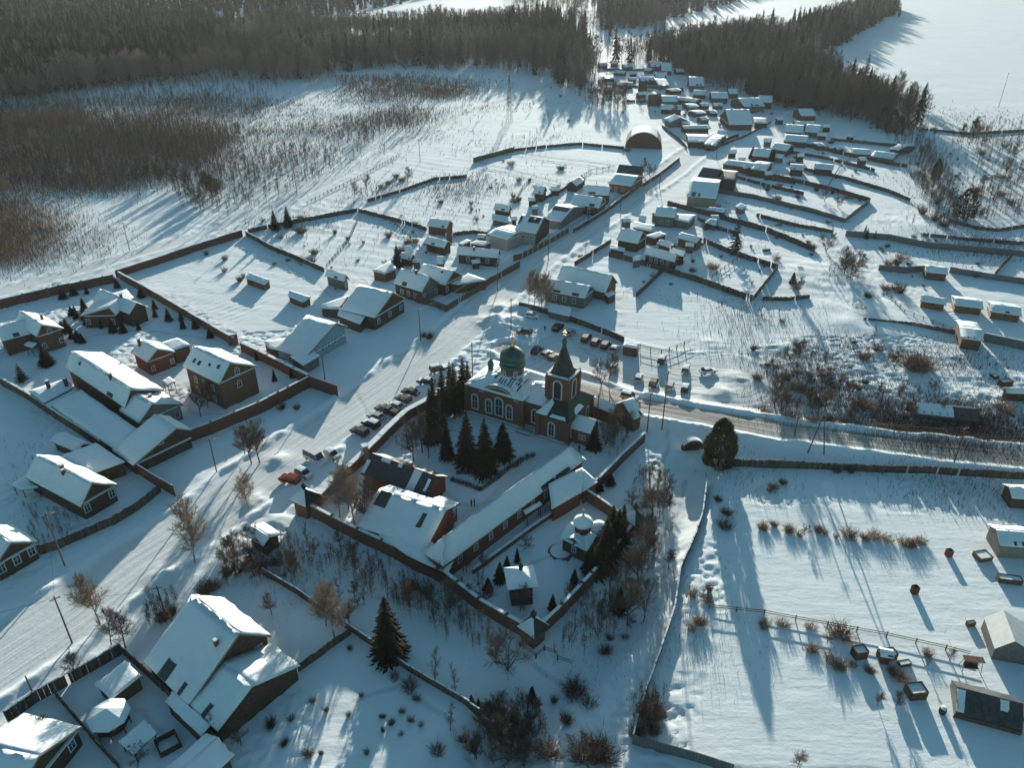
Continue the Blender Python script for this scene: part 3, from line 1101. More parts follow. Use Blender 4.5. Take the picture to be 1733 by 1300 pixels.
gable('tan_fronted_house', 'tan plastered house end with snowy roof below the longest estate house', (257, 683), (223, 662.6), (232, 713.6), 7, 4, E2=(306, 681), he2=3.9, wall='tan', win='a2', chim=[(.55, -.3, .7)], group=G1)
r_ = shed('column_pavilion', 'little white-roofed pavilion on pale columns beside the tan plastered house', [(274, 644, 2.9), (286, 637, 2.9), (297, 645, 2.9), (283, 652, 2.9)], 'log', 'pavilion', open_=True)
shed('courtyard_roof', 'great sloping snow roof over the courtyard next to the tan plastered house', [(137, 659, 4.4), (236, 728, 4.4), (208, 770, 3.0), (86, 685, 3.0)], 'wood', 'shed')
gable('gate_barn', 'barn with a wide dark doorway under a broad snowy gable along the street', (298, 723), (262, 700), (212.7, 778), 6.6, 2.9, E2=(328, 729), he2=4.6, wall='wood', cat='barn', win='a1@4.6', ww=.9, wh=.8, door='a')
r_ = shed('twin_chimney_shed', 'flat snowy shed with two chimneys by the dark estate fence', [(48, 661, 3.4), (111, 640, 3.4), (124, 655, 3.4), (74, 681, 3.4)], 'redbrick', 'shed')
for cx_, cy_ in ((-1.2, .6), (2.4, 1.6)):
    chimney(r_, cx_, cy_, 3, 5.2, 'iron', .6)
shed('lean_strip', 'narrow snow-covered strip roof below the flat shed with two chimneys', [(77, 683, 2.9), (127, 657, 2.9), (134, 661, 2.9), (83, 688, 2.9)], 'redbrick', 'shed')
gable('little_hut', 'little diamond-roofed hut outside the dark estate fence, alone in the snow', (140, 751), (96, 732), (112, 757), 3.4, 2.5, wall='wood', cat='hut')
gable('plank_house', 'dark log house with plank gable and two white-framed windows facing the street fence', (155, 816), (61, 768), (128, 853), 7, 3.6, E2=(192, 816), he2=3.8, wall='wood', win='a2@2.1', chim=[(.45, .2, 1.0), (.5, .05, 1.0)], ww=1.0, wh=1.5, group=G1)
shed('joined_roof', 'flat snowy roof joining the plank-gabled house to the wide-doored barn', [(95, 773, 3.6), (162, 749, 3.6), (211, 781, 3.3), (160, 800, 3.2)], 'board', 'shed')
shed('side_porch', 'broken snowy side porch at the far left of the plank-gabled house', [(19, 820, 2.4), (40, 805, 2.7), (66, 824, 2.5), (36, 828, 2.3)], 'wood', 'porch', open_=True)
gable('edge_house', 'log house cut by the left edge with three white windows in its gable', (17, 917), (-25, 888), (-30, 948), 6.4, 3.6, E2=(65, 917), he2=3.8, wall='wood', win='a3@2.1', ww=1.0, wh=1.5, group=G1)
gable('corner_house', 'house cut by the lower left corner with one blazing white roof slope', (63, 1279), (-40, 1255), (10, 1200), 6.5, 3.4, wall='wood', win='a2')

# ------------------------------------------------------------------ lower left yard
gable('tall_white_house', 'very tall steep-roofed house, the largest white roof of the lower left', (404, 1070), (325, 1005), (255, 1131), 9.5, 3.4, E2=(369, 1003), he2=5.2, wall='wood', win='a2@3.5', chim=[(.17, .28, 1.2)], snow=.35)
gable('rear_barn', 'low broad barn roof built against the very tall steep-roofed house', (426, 1161), (376, 1119), (357, 1227), 6.2, 3.2, E2=(503, 1121), he2=3.2, wall='wood', cat='barn', snow=.35)
shed('lean_to', 'lean-to strip of snow along the lower edge of the low broad barn', [(292, 1169, 3.3), (356, 1226, 3.3), (340, 1246, 2.5), (280, 1188, 2.5)], 'wood', 'lean-to')
shed('yard_garage', 'square flat-roofed garage inside the yard fence corner', [(212, 1117, 2.7), (239, 1143, 2.7), (188, 1183, 2.5), (160, 1158, 2.5)], 'board', 'garage', door=True)
shed('yard_canopy', 'smooth white square canopy roof in front of the octagonal gazebo', [(244, 1219, 2.6), (266, 1240, 2.6), (225, 1277, 2.4), (200, 1255, 2.4)], 'wood', 'canopy', open_=True)
gable('seamed_roof_shed', 'shed at the bottom edge with ribbed snowy roof and bright ridge', (300, 1308), (368, 1248), (391, 1283), 4.4, 3, wall='board', cat='shed', win='e1')
gable('roadside_hut', 'small dark roadside hut with overhanging white roof, alone by the street', (456, 908), (426, 888), (441, 921), 3.9, 2.9, E2=(472, 899), he2=2.9, wall='board', cat='hut', door='a', oh=.6)


def gazebo(px, py, r, h, n=8):
    p = W(px, py)
    root = empty('gazebo', p, 0, 'octagonal gazebo with smooth white snow roof in the fenced yard', 'gazebo')
    for k in range(n):
        a = 6.283 * (k + .5) / n
        b = MB()
        b.tube((r * .82 * math.cos(a), r * .82 * math.sin(a), -.3), (r * .82 * math.cos(a), r * .82 * math.sin(a), h), .08, .08, 6)
        b.build('post', M['wood'], root)
    b = MB()
    b.lathe((0, 0, 0), [(r * .8, .7), (r * .8, .95)], n)
    b.build('railing', M['wood'], root)
    b = MB()
    b.lathe((0, 0, 0), [(r, h - .05), (r, h + .02), (.2, h + 1.2)], n)
    ro = b.build('roof', M['rboard'], root)
    b = MB()
    b.lathe((0, 0, 0), [(r + .04, h + .04), (r + .04, h + .34), (r * .5, h + 1.0), (.3, h + 1.5), (.02, h + 1.55)], n)
    b.build('roof_snow', M['snow'], ro)


gazebo(192, 1232, 2.75, 2.4)
r_ = empty('cold_frame', W(285, 1262), rad(38), 'open dark wooden bed frame beside the smooth white canopy', 'bed frame')
for k, (x_, y_, dx_, dy_) in enumerate(((0, -1.3, 2.8, .2), (0, 1.3, 2.8, .2), (-1.3, 0, .2, 2.4), (1.3, 0, .2, 2.4))):
    b_ = MB()
    b_.box((x_, y_, .35), (dx_, dy_, .9))
    b_.build('side_board', M['wood'], r_)

# ------------------------------------------------------------------ inside the brick-walled monastery
bl = (.05, .95, .1, .92, 'droof')
gable('monastery_building', 'longest building of the monastery, red brick under one immense snowy roof', (751, 907), (965, 754), (770, 943), 7.6, 4.2, wall='redbrick', cat='building', win='e9@2.4', hip=(2.6, 2.2), ww=.8, wh=1.3, snow=.3)
shed('monastery_extension', 'broad snowy extension roof reaching from the longest monastery building to the wall', [(928, 818, 5.2), (986, 790, 5.2), (986, 831, 3.4), (934, 861, 3.4)], 'redbrick', 'extension')
shed('extension_hip', 'small bright triangular roof end beside the right wall of the monastery', [(986, 792, 5.1), (1012, 815, 3.4), (987, 831, 3.3)], 'redbrick', 'roof end')
shed('door_porch', 'snow-covered porch roof over the side door of the longest monastery building', [(884, 863, 3.2), (914, 848, 3.2), (918, 853, 2.9), (890, 870, 2.9)], 'redbrick', 'porch', open_=True)
gable('brick_outhouse', 'monastery outhouse with big sloping snow roof and a ribbed bare patch', (755, 862), (641, 826), (613, 893), 6.6, 3.2, E2=(762, 852), he2=5.0, wall='redbrick', cat='outhouse', win='', bare=[(.78, .95, .03, .42, 'droof'), (.2, .26, .25, .6, 'droof')])
shed('low_snow_roof', 'flat snow roof between the monastery outhouse and the front brick wall', [(640, 905, 3.2), (713, 905, 3.3), (770, 945, 3.1), (757, 971, 3.0), (690, 940, 3.0)], 'redbrick', 'shed')
gable('brick_gable_wing', 'brick gable with white windows at the inner end of the monastery outhouse', (752, 861), (716, 849), (714, 905), 6.4, 4, wall='redbrick', cat='wing', win='a2@2.6', ww=.8, wh=1.4)
gable('slate_roofed_house', 'dark ribbed-roofed house with only a few strips of snow left', (739, 804), (629, 765), (618, 803), 6.2, 3.6, wall='redbrick', win='', roofm='droof', chim=[(.37, .08, 1.4)],
      bare=[(.2, .31, .08, .98, 'snow'), (.95, 1.0, .35, .95, 'snow'), (.04, .08, .25, .8, 'snow'), (.68, .82, .02, .2, 'snow'), (.5, .56, .02, .2, 'snow')])

# ------------------------------------------------------------------ houses on the left side of the street
G2 = 'snow-roofed village houses along the street'
gable('wide_gabled_house', 'wide snow-roofed log house with big dark gable facing the street', (665, 493.6), (608, 480), (630, 536), 8.2, 4, E2=(694, 506), he2=4.2, wall='wood', win='a3@2', group=G2)
shed('tilted_lean_to', 'tilted snow-covered lean-to under the eave of the wide gabled log house', [(575, 521, 3.6), (618, 535, 3.6), (609, 548, 2.8), (571, 533, 2.8)], 'wood', 'lean-to')
shed('hollow_roof_shed', 'low sagging snow roof behind the wide gabled log house', [(541, 516, 3.2), (590, 499, 3.4), (573, 522, 3.2), (545, 521, 2.8)], 'wood', 'shed')
gable('pale_blue_house', 'pale blue house with three white-trimmed windows on the street front', (568.7, 545.5), (520, 532), (492, 598.5), 7.4, 2.9, E2=(594, 553), he2=4.8, wall='blue', win='a6@2.3', ww=.9, wh=1.5, group=G2)
shed('bright_roof_shed', 'sunlit flat roof just left of the pale blue house along the brick wall', [(446, 577, 2.8), (494, 570, 2.8), (491, 598, 2.7), (455, 588, 2.6)], 'wood', 'shed')
shed('blue_house_garage', 'flat-roofed garage in front of the pale blue house beside the brick wall', [(490, 602, 3.2), (526, 591, 3.2), (541, 601, 3.0), (513, 618, 3.0)], 'grey', 'garage', door=True)
gable('garden_barn', 'grey barn with dark open gable behind the wide gabled log house', (586, 464.5), (553, 454), (577, 474), 5, 3.2, wall='grey', cat='barn', win='a1')
shed('yard_box_shed', 'small box-shaped shed in the middle of the white garden', [(422, 460, 2.7), (457, 473, 2.7), (447, 481, 2.2), (415, 469, 2.2)], 'board', 'shed')
shed('yard_store', 'small snowy store with a pile of clutter at its end in the garden', [(490, 490.6, 2.7), (526, 502, 2.7), (513, 511, 2.1), (487, 500, 2.1)], 'board', 'shed')
shed('bright_box_shed', 'box shed with glaring white roof near the street-side spruce', [(630, 457, 3.2), (660, 440, 3.4), (671, 454, 3.2), (651, 463, 3.0)], 'board', 'shed', door=True)
gable('grey_gabled_house', 'house with grey plank gable and chimney midway along the street', (728, 467), (679, 453), (716, 493.6), 7.4, 4, wall='wood', gwall='grey', win='e3 a2', chim=[(.45, .1, 1.2)], group=G2)
gable('brown_gabled_house', 'brown-gabled house pressed behind the house with grey plank gable', (768, 457), (717, 445), (742, 479), 6.8, 3.8, wall='wood', win='a2', chim=[(.3, .3, .8)], group=G2)
shed('bright_yard_roof', 'sunlit low roof over the brown board yard by the street fence', [(763, 479, 3.2), (792, 462, 3.6), (824, 473, 3.3), (775, 481, 3.0)], 'board', 'shed')
gable('chimney_house', 'long snowy house with a single chimney behind an open snow yard', (845, 422), (775, 416), (776, 430), 5.6, 3.4, wall='wood', win='e3 a2', chim=[(.6, .3, 1.1)], group=G2)
shed('tiny_white_roof', 'tiny white roof behind the long snowy house with a single chimney', [(795, 411, 3), (806, 406, 3.2), (832, 409, 3.2), (820, 415, 2.9)], 'wood', 'shed')
shed('tiny_lean_roof', 'tiny slanting roof at the left end behind the single-chimney house', [(774, 412, 2.6), (790, 404, 2.8), (798, 407, 2.8), (782, 414, 2.6)], 'wood', 'shed')
gable('beige_winged_house', 'beige plastered house with a row of small dark windows and sunlit roof', (873, 394), (838, 385), (818, 394), 5.6, 4.6, E2=(880, 384), wall='beige', win='a3@3', ww=.8, wh=.8)
gable('dormer_house', 'tall two-storey house with dark gable and beige lower wall by the white-post fence', (920.6, 366.7), (884, 362), (913, 395), 8.5, 5, wall='beige', gwall='wood', win='e4@3', chim=[(.3, .3, .8)], ww=.9, wh=.9,
      bare=[(.9, 1.0, .1, .6, 'droof'), (.08, .6, .1, .45, 'droof')])
gable('small_garden_shed', 'small shed behind the beige plastered house, ridge along the garden path', (864, 347), (838, 343), (863, 358), 5, 3, wall='wood', cat='shed')
shed('low_garden_roof', 'low grey-white roof directly below the small shed of the garden path', [(833, 361, 3), (862, 366, 3), (866, 377, 2.4), (833, 371, 2.4)], 'grey', 'shed')
gable('dark_end_barn', 'barn with dark board end on the edge of the bright garden', (761.6, 372.6), (728, 367.7), (750, 385), 5.2, 3.2, wall='board', cat='barn', door='a')
gable('twin_gable_barn', 'dark-gabled barn below the barn with dark board end', (758, 407), (725, 399), (748, 418), 4.8, 3, wall='wood', cat='barn')
gable('tiny_gabled_shed', 'tiny gabled shed just right of the dark street-side spruce', (699, 429.5), (680, 425.6), (693, 439), 4, 2.6, wall='wood', cat='shed')
gable('attic_house', 'narrow house with small dark gable standing alone behind the dormer house', (923, 315), (906, 313), (920, 328), 6, 3.6, wall='wood', gwall='wood', group=G2)
gable('barred_roof_house', 'house with dark bars where snow slid off the upper roof', (971, 350), (941, 345), (928, 371), 6, 3.4, wall='gmetal', bare=[(.1, .95, .12, .4, 'droof')], group=G2)
gable('street_house', 'snowy street house with brown wall and picket yard, above the white-post fence', (1021, 333.6), (972, 327), (962, 344), 6.4, 3.6, wall='board', win='e2', group=G2)
gable('rear_street_house', 'second snowy house close behind the street house with picket yard', (1033, 315), (988, 312), (986, 327), 6.6, 4, wall='wood', group=G2)
gable('orange_house', 'orange-brown house with a snow roof beside the street bend', (1080, 297), (1041, 292), (1028, 309), 6.2, 4, wall='log', win='e2 b1', group=G2)
gable('dark_roof_barn', 'barn with dark bare sheet roof behind the orange-brown house', (1087.6, 281), (1048, 277), (1043, 292), 6.8, 4, wall='board', cat='barn', roofm='droof')
gable('dark_gable_shed', 'small dark shed with a double-peaked snow roof left of the orange-brown house', (967, 306), (981, 297), (960, 310), 4.6, 3, wall='wood', cat='shed')

# ------------------------------------------------------------------ houses on the right side of the street
G3 = 'snow-roofed farm buildings on the right of the street'
gable('grey_roofed_barn', 'wide barn with a long smooth grey-white roof near the bare pale trees', (1037, 465), (952, 447), (1021, 494), 6.8, 2.8, wall='board', cat='barn', win='', group=G3)
gable('grey_walled_barn', 'grey-walled barn in front of the wide barn with long smooth roof', (999, 483), (929, 470), (989, 504), 6, 3.6, wall='grey', cat='barn', win='e3', group=G3)
shed('front_lean_to', 'snowy lean-to under the grey wall of the grey-walled barn', [(928, 512, 2.6), (967, 520, 2.6), (964, 535, 2.1), (927, 526, 2.1)], 'grey', 'lean-to')
shed('gable_side_shed', 'tiny shed tucked against the gable of the wide smooth-roofed barn', [(1023, 497, 2.6), (1036, 491, 2.8), (1043, 495, 2.6), (1030, 502, 2.5)], 'wood', 'shed')
gable('dark_farmhouse', 'dark-roofed farmhouse with brown gable right of the street bend', (1222, 286), (1190, 281.6), (1187, 299), 7, 4.4, wall='wood', roofm='droof', group=G3)
shed('brown_farm_block', 'brown farm block with one snow panel on its dark roof', [(1222, 286, 6.2), (1250, 289, 6.2), (1245, 307, 4.6), (1216, 303, 4.6)], 'wood', 'barn', snowm='droof')
gable('tan_walled_house', 'big tan-walled house with smooth snow roof right below the dark-roofed farmhouse', (1219, 306), (1170, 302), (1159, 331), 7, 4, wall='tan', win='', group=G3)
gable('pale_farmhouse', 'two-storey snow-roofed farmhouse behind a sunlit yard roof', (1146, 351), (1112, 348), (1107, 364), 6.4, 4.2, wall='grey', win='e2', group=G3)
shed('sunlit_yard_roof', 'sunlit white yard roof over dark boards beside the two-storey snow-roofed farmhouse', [(1146, 361, 3.4), (1178, 363, 3.4), (1166, 376, 3.0), (1140, 370, 3.2)], 'grey', 'shed')
shed('round_snow_shed', 'softly rounded snowy shed left of the two-storey farmhouse', [(1074, 374, 3.4), (1108, 380, 3.6), (1104, 391, 3), (1071, 385, 3)], 'wood', 'shed')
gable('corner_street_house', 'snow-roofed house at the street corner above the dark picket garden', (1088.6, 391.5), (1053, 384.6), (1046, 405), 6.4, 3.4, wall='wood', win='b2', group=G3)
gable('log_side_barn', 'long log barn with snowy roof at the right end of the yard', (1186, 401), (1152, 392), (1145, 401), 4.6, 3.2, wall='log', cat='barn', group=G3)
shed('picket_shed', 'low roof strip inside the dark picket garden', [(1033, 413, 2.9), (1058, 419, 2.9), (1057, 425, 2.6), (1032, 420, 2.6)], 'wood', 'shed')
gable('yard_farmhouse', 'snow-roofed farmhouse with brown front beside the striped garden beds', (1146, 429), (1094, 416), (1089, 429), 5.6, 3.3, wall='wood', win='e4', group=G3)
gable('small_yard_roof', 'small snowy roof behind the farmhouse beside the striped garden beds', (1140.5, 411), (1117, 404), (1113, 412), 4, 2.8, wall='wood', cat='shed')
gable('chimneyed_shed', 'shed with a dark stovepipe at the edge of the striped garden beds', (1160, 425), (1135, 417), (1132, 423), 4.6, 3, wall='wood', cat='shed', chim=[(.9, 0, .8)])
shed('bright_corner_shed', 'little shed with one bright white roof corner in the middle farmyard', [(1092, 398, 3), (1117, 391, 3.2), (1128, 396, 3), (1108, 403, 2.7)], 'wood', 'shed')
gable('path_shed', 'long low shed beside the garden path below the tan-walled house', (1228, 353), (1201, 349), (1200, 355), 3.4, 2.6, wall='wood', cat='shed')
shed('snow_lump_greenhouse', 'greenhouse heaped with snow near the long dark farm fence', [(1193, 376, 2.2), (1202, 369, 3), (1214, 371, 3), (1212, 381, 2)], 'gglass', 'greenhouse')
shed('grey_haystack_shed', 'small grey rounded shed alone above the long dark farm fence', [(1244, 349, 2.4), (1254, 343, 3), (1264, 348, 2.6), (1255, 354, 2.2)], 'grey', 'shed')

# ------------------------------------------------------------------ the far end of the village
G4 = 'small far roofs at the head of the village'
for nm, lab, a_, b_, e_, hr_, he_, wl_ in (
        ('far_house', 'A-shaped far house with steep pale roof and brown front below the forest', (1119, 105), (1137, 105), (1124, 119.5), 8.5, 3.2, 'board'),
        ('far_house', 'far pale-roofed house just left of the A-shaped far house', (1099, 103), (1117, 103), (1098, 112), 6.4, 3.6, 'wood'),
        ('far_house', 'far house with stepped double roof below the A-shaped far house', (1109, 122), (1129, 122), (1108, 130), 6, 3.4, 'grey'),
        ('far_shed', 'far low roof tucked below the stepped double roof', (1108, 133), (1127, 133), (1108, 144), 4.6, 3, 'grey'),
        ('far_house', 'far long roof left of the stepped double roof', (1083, 129), (1107, 129), (1082, 136), 5, 3, 'wood'),
        ('far_house', 'broad far farmhouse standing closest to the forest edge at right', (1166, 128.5), (1191, 129), (1163, 144), 8, 4, 'grey'),
        ('far_shed', 'far low shed in front of the broad far farmhouse', (1174, 151), (1196, 152), (1173, 159), 5, 3, 'wood'),
        ('far_house', 'far house with long brown wall under a pale roof', (1203, 154.5), (1231, 155), (1203, 165), 6, 3.6, 'board'),
        ('far_house', 'far square-roofed house right of the long brown-walled one', (1232, 149), (1248, 149), (1232, 158), 6, 3.5, 'grey'),
        ('far_house', 'far grey-fronted house in the middle of the far roofs', (1119, 161), (1146, 161), (1119, 171), 6, 3.6, 'grey'),
        ('far_shed', 'far strip-shaped roof right of the grey-fronted house', (1148, 162.5), (1183, 167), (1148, 168), 4, 3, 'wood'),
        ('far_house', 'far pale roof below the grey-fronted house', (1119, 176), (1154, 177), (1120, 184), 5, 3, 'wood'),
        ('far_house', 'far brown-walled house left of the grey-fronted house', (1096, 165), (1119, 164), (1096, 168.5), 5, 3.8, 'board'),
        ('far_shed', 'far grey shed just behind the arched hangar', (1141, 192), (1152, 198), (1127, 202), 5.4, 3, 'grey'),
        ('blue_roofed_farmhouse', 'big bluish-roofed farmhouse where the two village streets part', (1228, 184), (1268, 184), (1213, 210), 9, 3.2, 'board'),
        ('far_house', 'tall far house in the street fork behind the big bluish roof', (1284, 160), (1308, 161), (1282.5, 172), 7, 4, 'wood'),
        ('far_house', 'wide far house between the bluish roof and the forest', (1249, 165), (1284, 164), (1248, 180), 7, 4, 'grey'),
        ('far_shed', 'low front roof left of the street fork by the hangar road', (1163, 228), (1200, 229), (1170, 239), 4.2, 3, 'board'),
        ('far_shed', 'low front roof right of its twin by the hangar road', (1202, 231), (1222, 233), (1196, 244), 4, 3, 'board'),
        ('far_shed', 'long brown-walled yard roof with a bright edge above the hangar road', (1155, 212), (1198, 211), (1155, 217), 3.8, 3, 'board'),
        ('far_shed', 'little pale shed at the far end of the right-hand lane', (1276, 199), (1299, 200), (1277, 207), 4, 3, 'wood'),
        ('far_house', 'far house with red-brown wall at the forest foot by the upper lane', (1350, 183), (1376, 183), (1348, 195), 6, 3.6, 'redbrick'),
        ('far_shed', 'long low roof below the red-brown walled far house', (1344, 204), (1378, 205), (1343, 211), 4.2, 3, 'wood'),
        ('lane_house', 'dark grey-roofed house beside the upper lane', (1331, 209), (1361, 211), (1328, 222), 5.6, 3, 'wood'),
        ('lane_house', 'light grey-roofed house right of the dark grey-roofed one', (1366, 209), (1390, 211), (1362, 222), 5.6, 3, 'grey'),
        ('lane_house', 'snowy house below the dark grey-roofed house of the upper lane', (1329, 226), (1368, 229), (1335, 238), 4.8, 3, 'wood'),
        ('lane_shed', 'small roof leaning down to the upper lane, beside a sunlit snow strip', (1312, 240), (1340, 244), (1313, 252), 5, 3, 'wood'),
        ('lane_house', 'snowy house with two dark cones of spruce at its corners', (1278, 249), (1306, 252), (1270, 262), 6, 3.4, 'wood'),
        ('lane_shed', 'low roof under the snowy house with the two dark spruces', (1278, 273), (1304, 276), (1276, 286), 4.4, 3, 'board'),
        ('lane_shed', 'low farm roof just right of the street bend behind the dark farmhouse', (1228, 269), (1284, 276), (1226, 277), 4.2, 3.2, 'board'),
        ('garden_shed', 'snowy garden shed, left of two in the terraced gardens', (1338, 276), (1362, 278), (1334, 285), 4.4, 3, 'wood'),
        ('garden_shed', 'snowy garden shed, right of two in the terraced gardens', (1379, 275), (1412, 278), (1378, 284), 4.4, 3, 'wood'),
        ('allotment_shed', 'small shed in the line of the grey allotment fence', (1566, 448), (1604, 452), (1565, 459), 3.6, 2.6, 'board'),
        ('row_shed', 'first of three garden sheds in a row', (1560, 498), (1603, 505), (1557, 508), 3.4, 2.4, 'log'),
        ('row_shed', 'middle of three garden sheds in a row', (1615, 502), (1663, 508), (1612, 515), 3.4, 2.4, 'log'),
        ('row_shed', 'last of three garden sheds in a row, by the right edge', (1676, 512), (1728, 519), (1673, 526), 3.4, 2.4, 'log'),
        ('field_garage', 'square brown garage with pale roof at the end of a grey sheet fence', (1624, 551), (1661, 556), (1618, 570), 4, 3.2, 'board'),
        ('edge_shed', 'pale-roofed tan shed at the right edge of the allotment', (1686, 895), (1750, 900), (1691, 922), 4.2, 3, 'tan'),
        ('edge_shed', 'little white-roofed shed cut by the right edge behind the wooden road fence', (1708, 823), (1755, 826), (1711, 842), 3.6, 2.6, 'board'),
        ('edge_shed', 'snow-capped clutter shed at the right edge above the road', (1702, 655), (1750, 657), (1700, 664), 3.2, 2.4, 'wood'),
        ('garden_shed', 'bright-roofed brown shed at the end of the upper garden fence', (1521, 243), (1536, 246), (1523, 254), 4, 3, 'board'),
        ('plot_shed', 'snow-capped little shed among the currant rows of the right allotment', (1491, 1098), (1514, 1102), (1490, 1110), 2.6, 2.0, 'board')):
    gable(nm, lab, a_, b_, e_, hr_, he_, wall=wl_, cat='shed' if 'shed' in nm or 'garage' in nm else 'house', group=G4 if nm.startswith('far') else None, oh=.35, win='e2' if nm == 'blue_roofed_farmhouse' else ('e1' if nm.startswith('row') else ''), ww=.8, wh=1.0, trim='grey')

# more small roofs of the far yards
rr_ = random.Random(21)
for px_, py_, w_, d_ in ((1020, 108, 14, 4), (1040, 104, 12, 4), (1062, 110, 16, 5), (1050, 120, 18, 4), (1072, 122, 10, 4), (1030, 130, 20, 4), (1060, 140, 22, 5), (1088, 146, 16, 5), (1150, 118, 14, 5), (1152, 146, 12, 4), (1140, 152, 18, 4), (1085, 158, 12, 4), (1170, 178, 18, 5), (1192, 176, 14, 5), (1205, 188, 12, 5), (1180, 190, 16, 5),
                          (1160, 206, 14, 5), (1190, 200, 12, 5), (1215, 176, 16, 5), (1252, 186, 10, 4), (1320, 200, 12, 5), (1400, 212, 14, 5), (1392, 226, 16, 5), (1440, 228, 12, 4), (1300, 236, 14, 6), (1420, 250, 12, 5), (1262, 282, 12, 5), (1320, 262, 14, 5), (1355, 262, 12, 5), (1112, 362, 12, 5), (985, 300, 12, 5), (940, 318, 14, 5), (905, 350, 10, 5), (870, 368, 10, 5), (1000, 330, 10, 4), (805, 442, 14, 6), (745, 436, 12, 6), (705, 440, 12, 5), (1003, 346, 12, 5), (955, 358, 14, 5), (900, 336, 12, 5), (815, 398, 12, 5), (760, 396, 12, 5), (690, 418, 12, 5), (1060, 372, 14, 5), (1088, 366, 12, 5), (1210, 366, 12, 5), (1168, 412, 14, 6), (1078, 436, 14, 6), (1240, 256, 14, 5), (1256, 268, 12, 5), (1222, 222, 14, 5), (1346, 236, 12, 5), (1385, 244, 12, 5), (1302, 292, 14, 5), (1460, 268, 12, 5), (1030, 150, 14, 4), (1070, 132, 12, 4), (1098, 116, 12, 4)):
    sk_ = rr_.uniform(-1.5, 1.5)
    o_, i_ = gable('yard_shed', 'x', (px_ - w_ / 2, py_ - d_ / 2), (px_ + w_ / 2, py_ - d_ / 2 + sk_), (px_ - w_ / 2 - 1, py_ + d_ / 2), rr_.uniform(3.0, 4.4), rr_.uniform(2.2, 2.8), wall=rr_.choice(['wood', 'board', 'grey', 'wood']), cat='shed', oh=.25, snow=.35)
    SHEDS.append((o_, px_, py_))

# arched hangar
p_ = (W(1058, 251) + W(1119, 251)) / 2
r_ = empty('hangar', p_, rad(-9), 'brown-fronted arched hangar with rounded snow roof by the upper road', 'hangar')
RH, LH = 8.8, 16.0
ar = [(RH * math.cos(t), RH * .9 * math.sin(t)) for t in (math.pi * k / 20 for k in range(21))]
b_ = MB()
for k_, ((x0_, z0_), (x1_, z1_)) in enumerate(zip(ar, ar[1:])):
    b_.prism([(x0_, -.4, z0_), (x1_, -.4, z1_), (x1_ * 1.03, -.4, z1_ * 1.03 + .03), (x0_ * 1.03, -.4, z0_ * 1.03 + .03)], (0, LH, 0), mi=0 if 5 <= k_ <= 14 else 1)
b_.build('arched_roof', [M['snow'], M['board']], r_)
b_ = MB()
b_.prism([(x_ * .985, .2, z_ * .985) for x_, z_ in ar] + [(-RH * .985, .2, -.5), (RH * .985, .2, -.5)], (0, .2, 0))
b_.build('front_wall', M['redmetal'], r_)
b_ = MB()
b_.prism([(x_ * .985, LH - 1, z_ * .985) for x_, z_ in ar] + [(-RH * .985, LH - 1, -.5), (RH * .985, LH - 1, -.5)], (0, .2, 0))
b_.build('rear_wall', M['redmetal'], r_)
for sx_ in (-1, 1):
    b_ = MB()
    b_.box((sx_ * 2.05, .14, 2.4), (4.0, .1, 4.8))
    d_ = b_.build('door', M['board'], r_)
    b_ = MB()
    b_.box((sx_ * .3, .06, 2), (.08, .1, .6))
    b_.build('handle', M['iron'], d_)

# greenhouses and allotment things
def glasshouse(label, R1, R2, E, hr, he, near_snow, far_snow=True, name='greenhouse'):
    r, i = gable(name, label, R1, R2, E, hr, he, wall='gglass', cat='greenhouse', roofm='gglass', oh=.05, bare=near_snow)
    for x_ in np.linspace(i['x0'], i['x1'], 9):
        m_ = MB()
        m_.box((x_, i['w1'] * .5, (hr + he) / 2 - .2), (.1, i['w1'], .1))
        m_.build('rafter', M['wood'], r)
    m_ = MB()
    m_.box((0, i['w1'], .25), (i['L'] + .2, .15, .9))
    m_.build('sill_board', M['board'], r)
    return r


glasshouse('glazed lean-to greenhouse with brown frame and bright snow on its far slope', (1621, 1161), (1733, 1190), (1622, 1205), 3.2, 1.3, [(.0, .12, .1, .98, 'snow'), (.66, .78, .1, .5, 'snow')])
glasshouse('long low glasshouse with half its panes bare, above the plowed road', (1548, 680), (1655, 691), (1549, 701), 2.6, 1.2, [(.02, .6, .05, .9, 'snow')])
r_, i_ = gable('polytunnel_shed', 'white peaked tarpaulin shed with brown front at the right edge', (1719, 1084), (1699, 1031), (1686, 1102), 4.6, 2.4, E2=(1752, 1085), wall='grey', cat='tarpaulin shed', roofm='tarp', oh=.1)
for lab, R1, R2, E, sn in (('snow-covered low arched greenhouse in the terraced gardens', (1443, 250), (1473, 252), (1441, 259), 'snow'), ('sunlit snowy greenhouse right of the low arched one in the terraced gardens', (1480, 254), (1518, 259), (1478, 264), 'snow')):
    gable('greenhouse', lab, R1, R2, E, 2.8, 1.4, wall='gglass', cat='greenhouse', oh=.1)


def crate(px, py, w, d, h, label, m='board', rz=.2, cap=True, name='garden_box', cat='box', roof=False):
    p = W(px, py)
    r = empty(name, p, rz, label, cat)
    b = MB()
    for dx, dy, sx, sy in ((0, -d / 2, w, .1), (0, d / 2, w, .1), (-w / 2, 0, .1, d - .12), (w / 2, 0, .1, d - .12)):
        b.box((dx, dy, h / 2 - .1), (sx, sy, h + .2))
    b.build('side', M[m], r)
    b = MB()
    b.box((0, 0, h * .8), (w - .15, d - .15, .1))
    b.build('lid', M['snow' if cap else 'wood'], r)
    return r


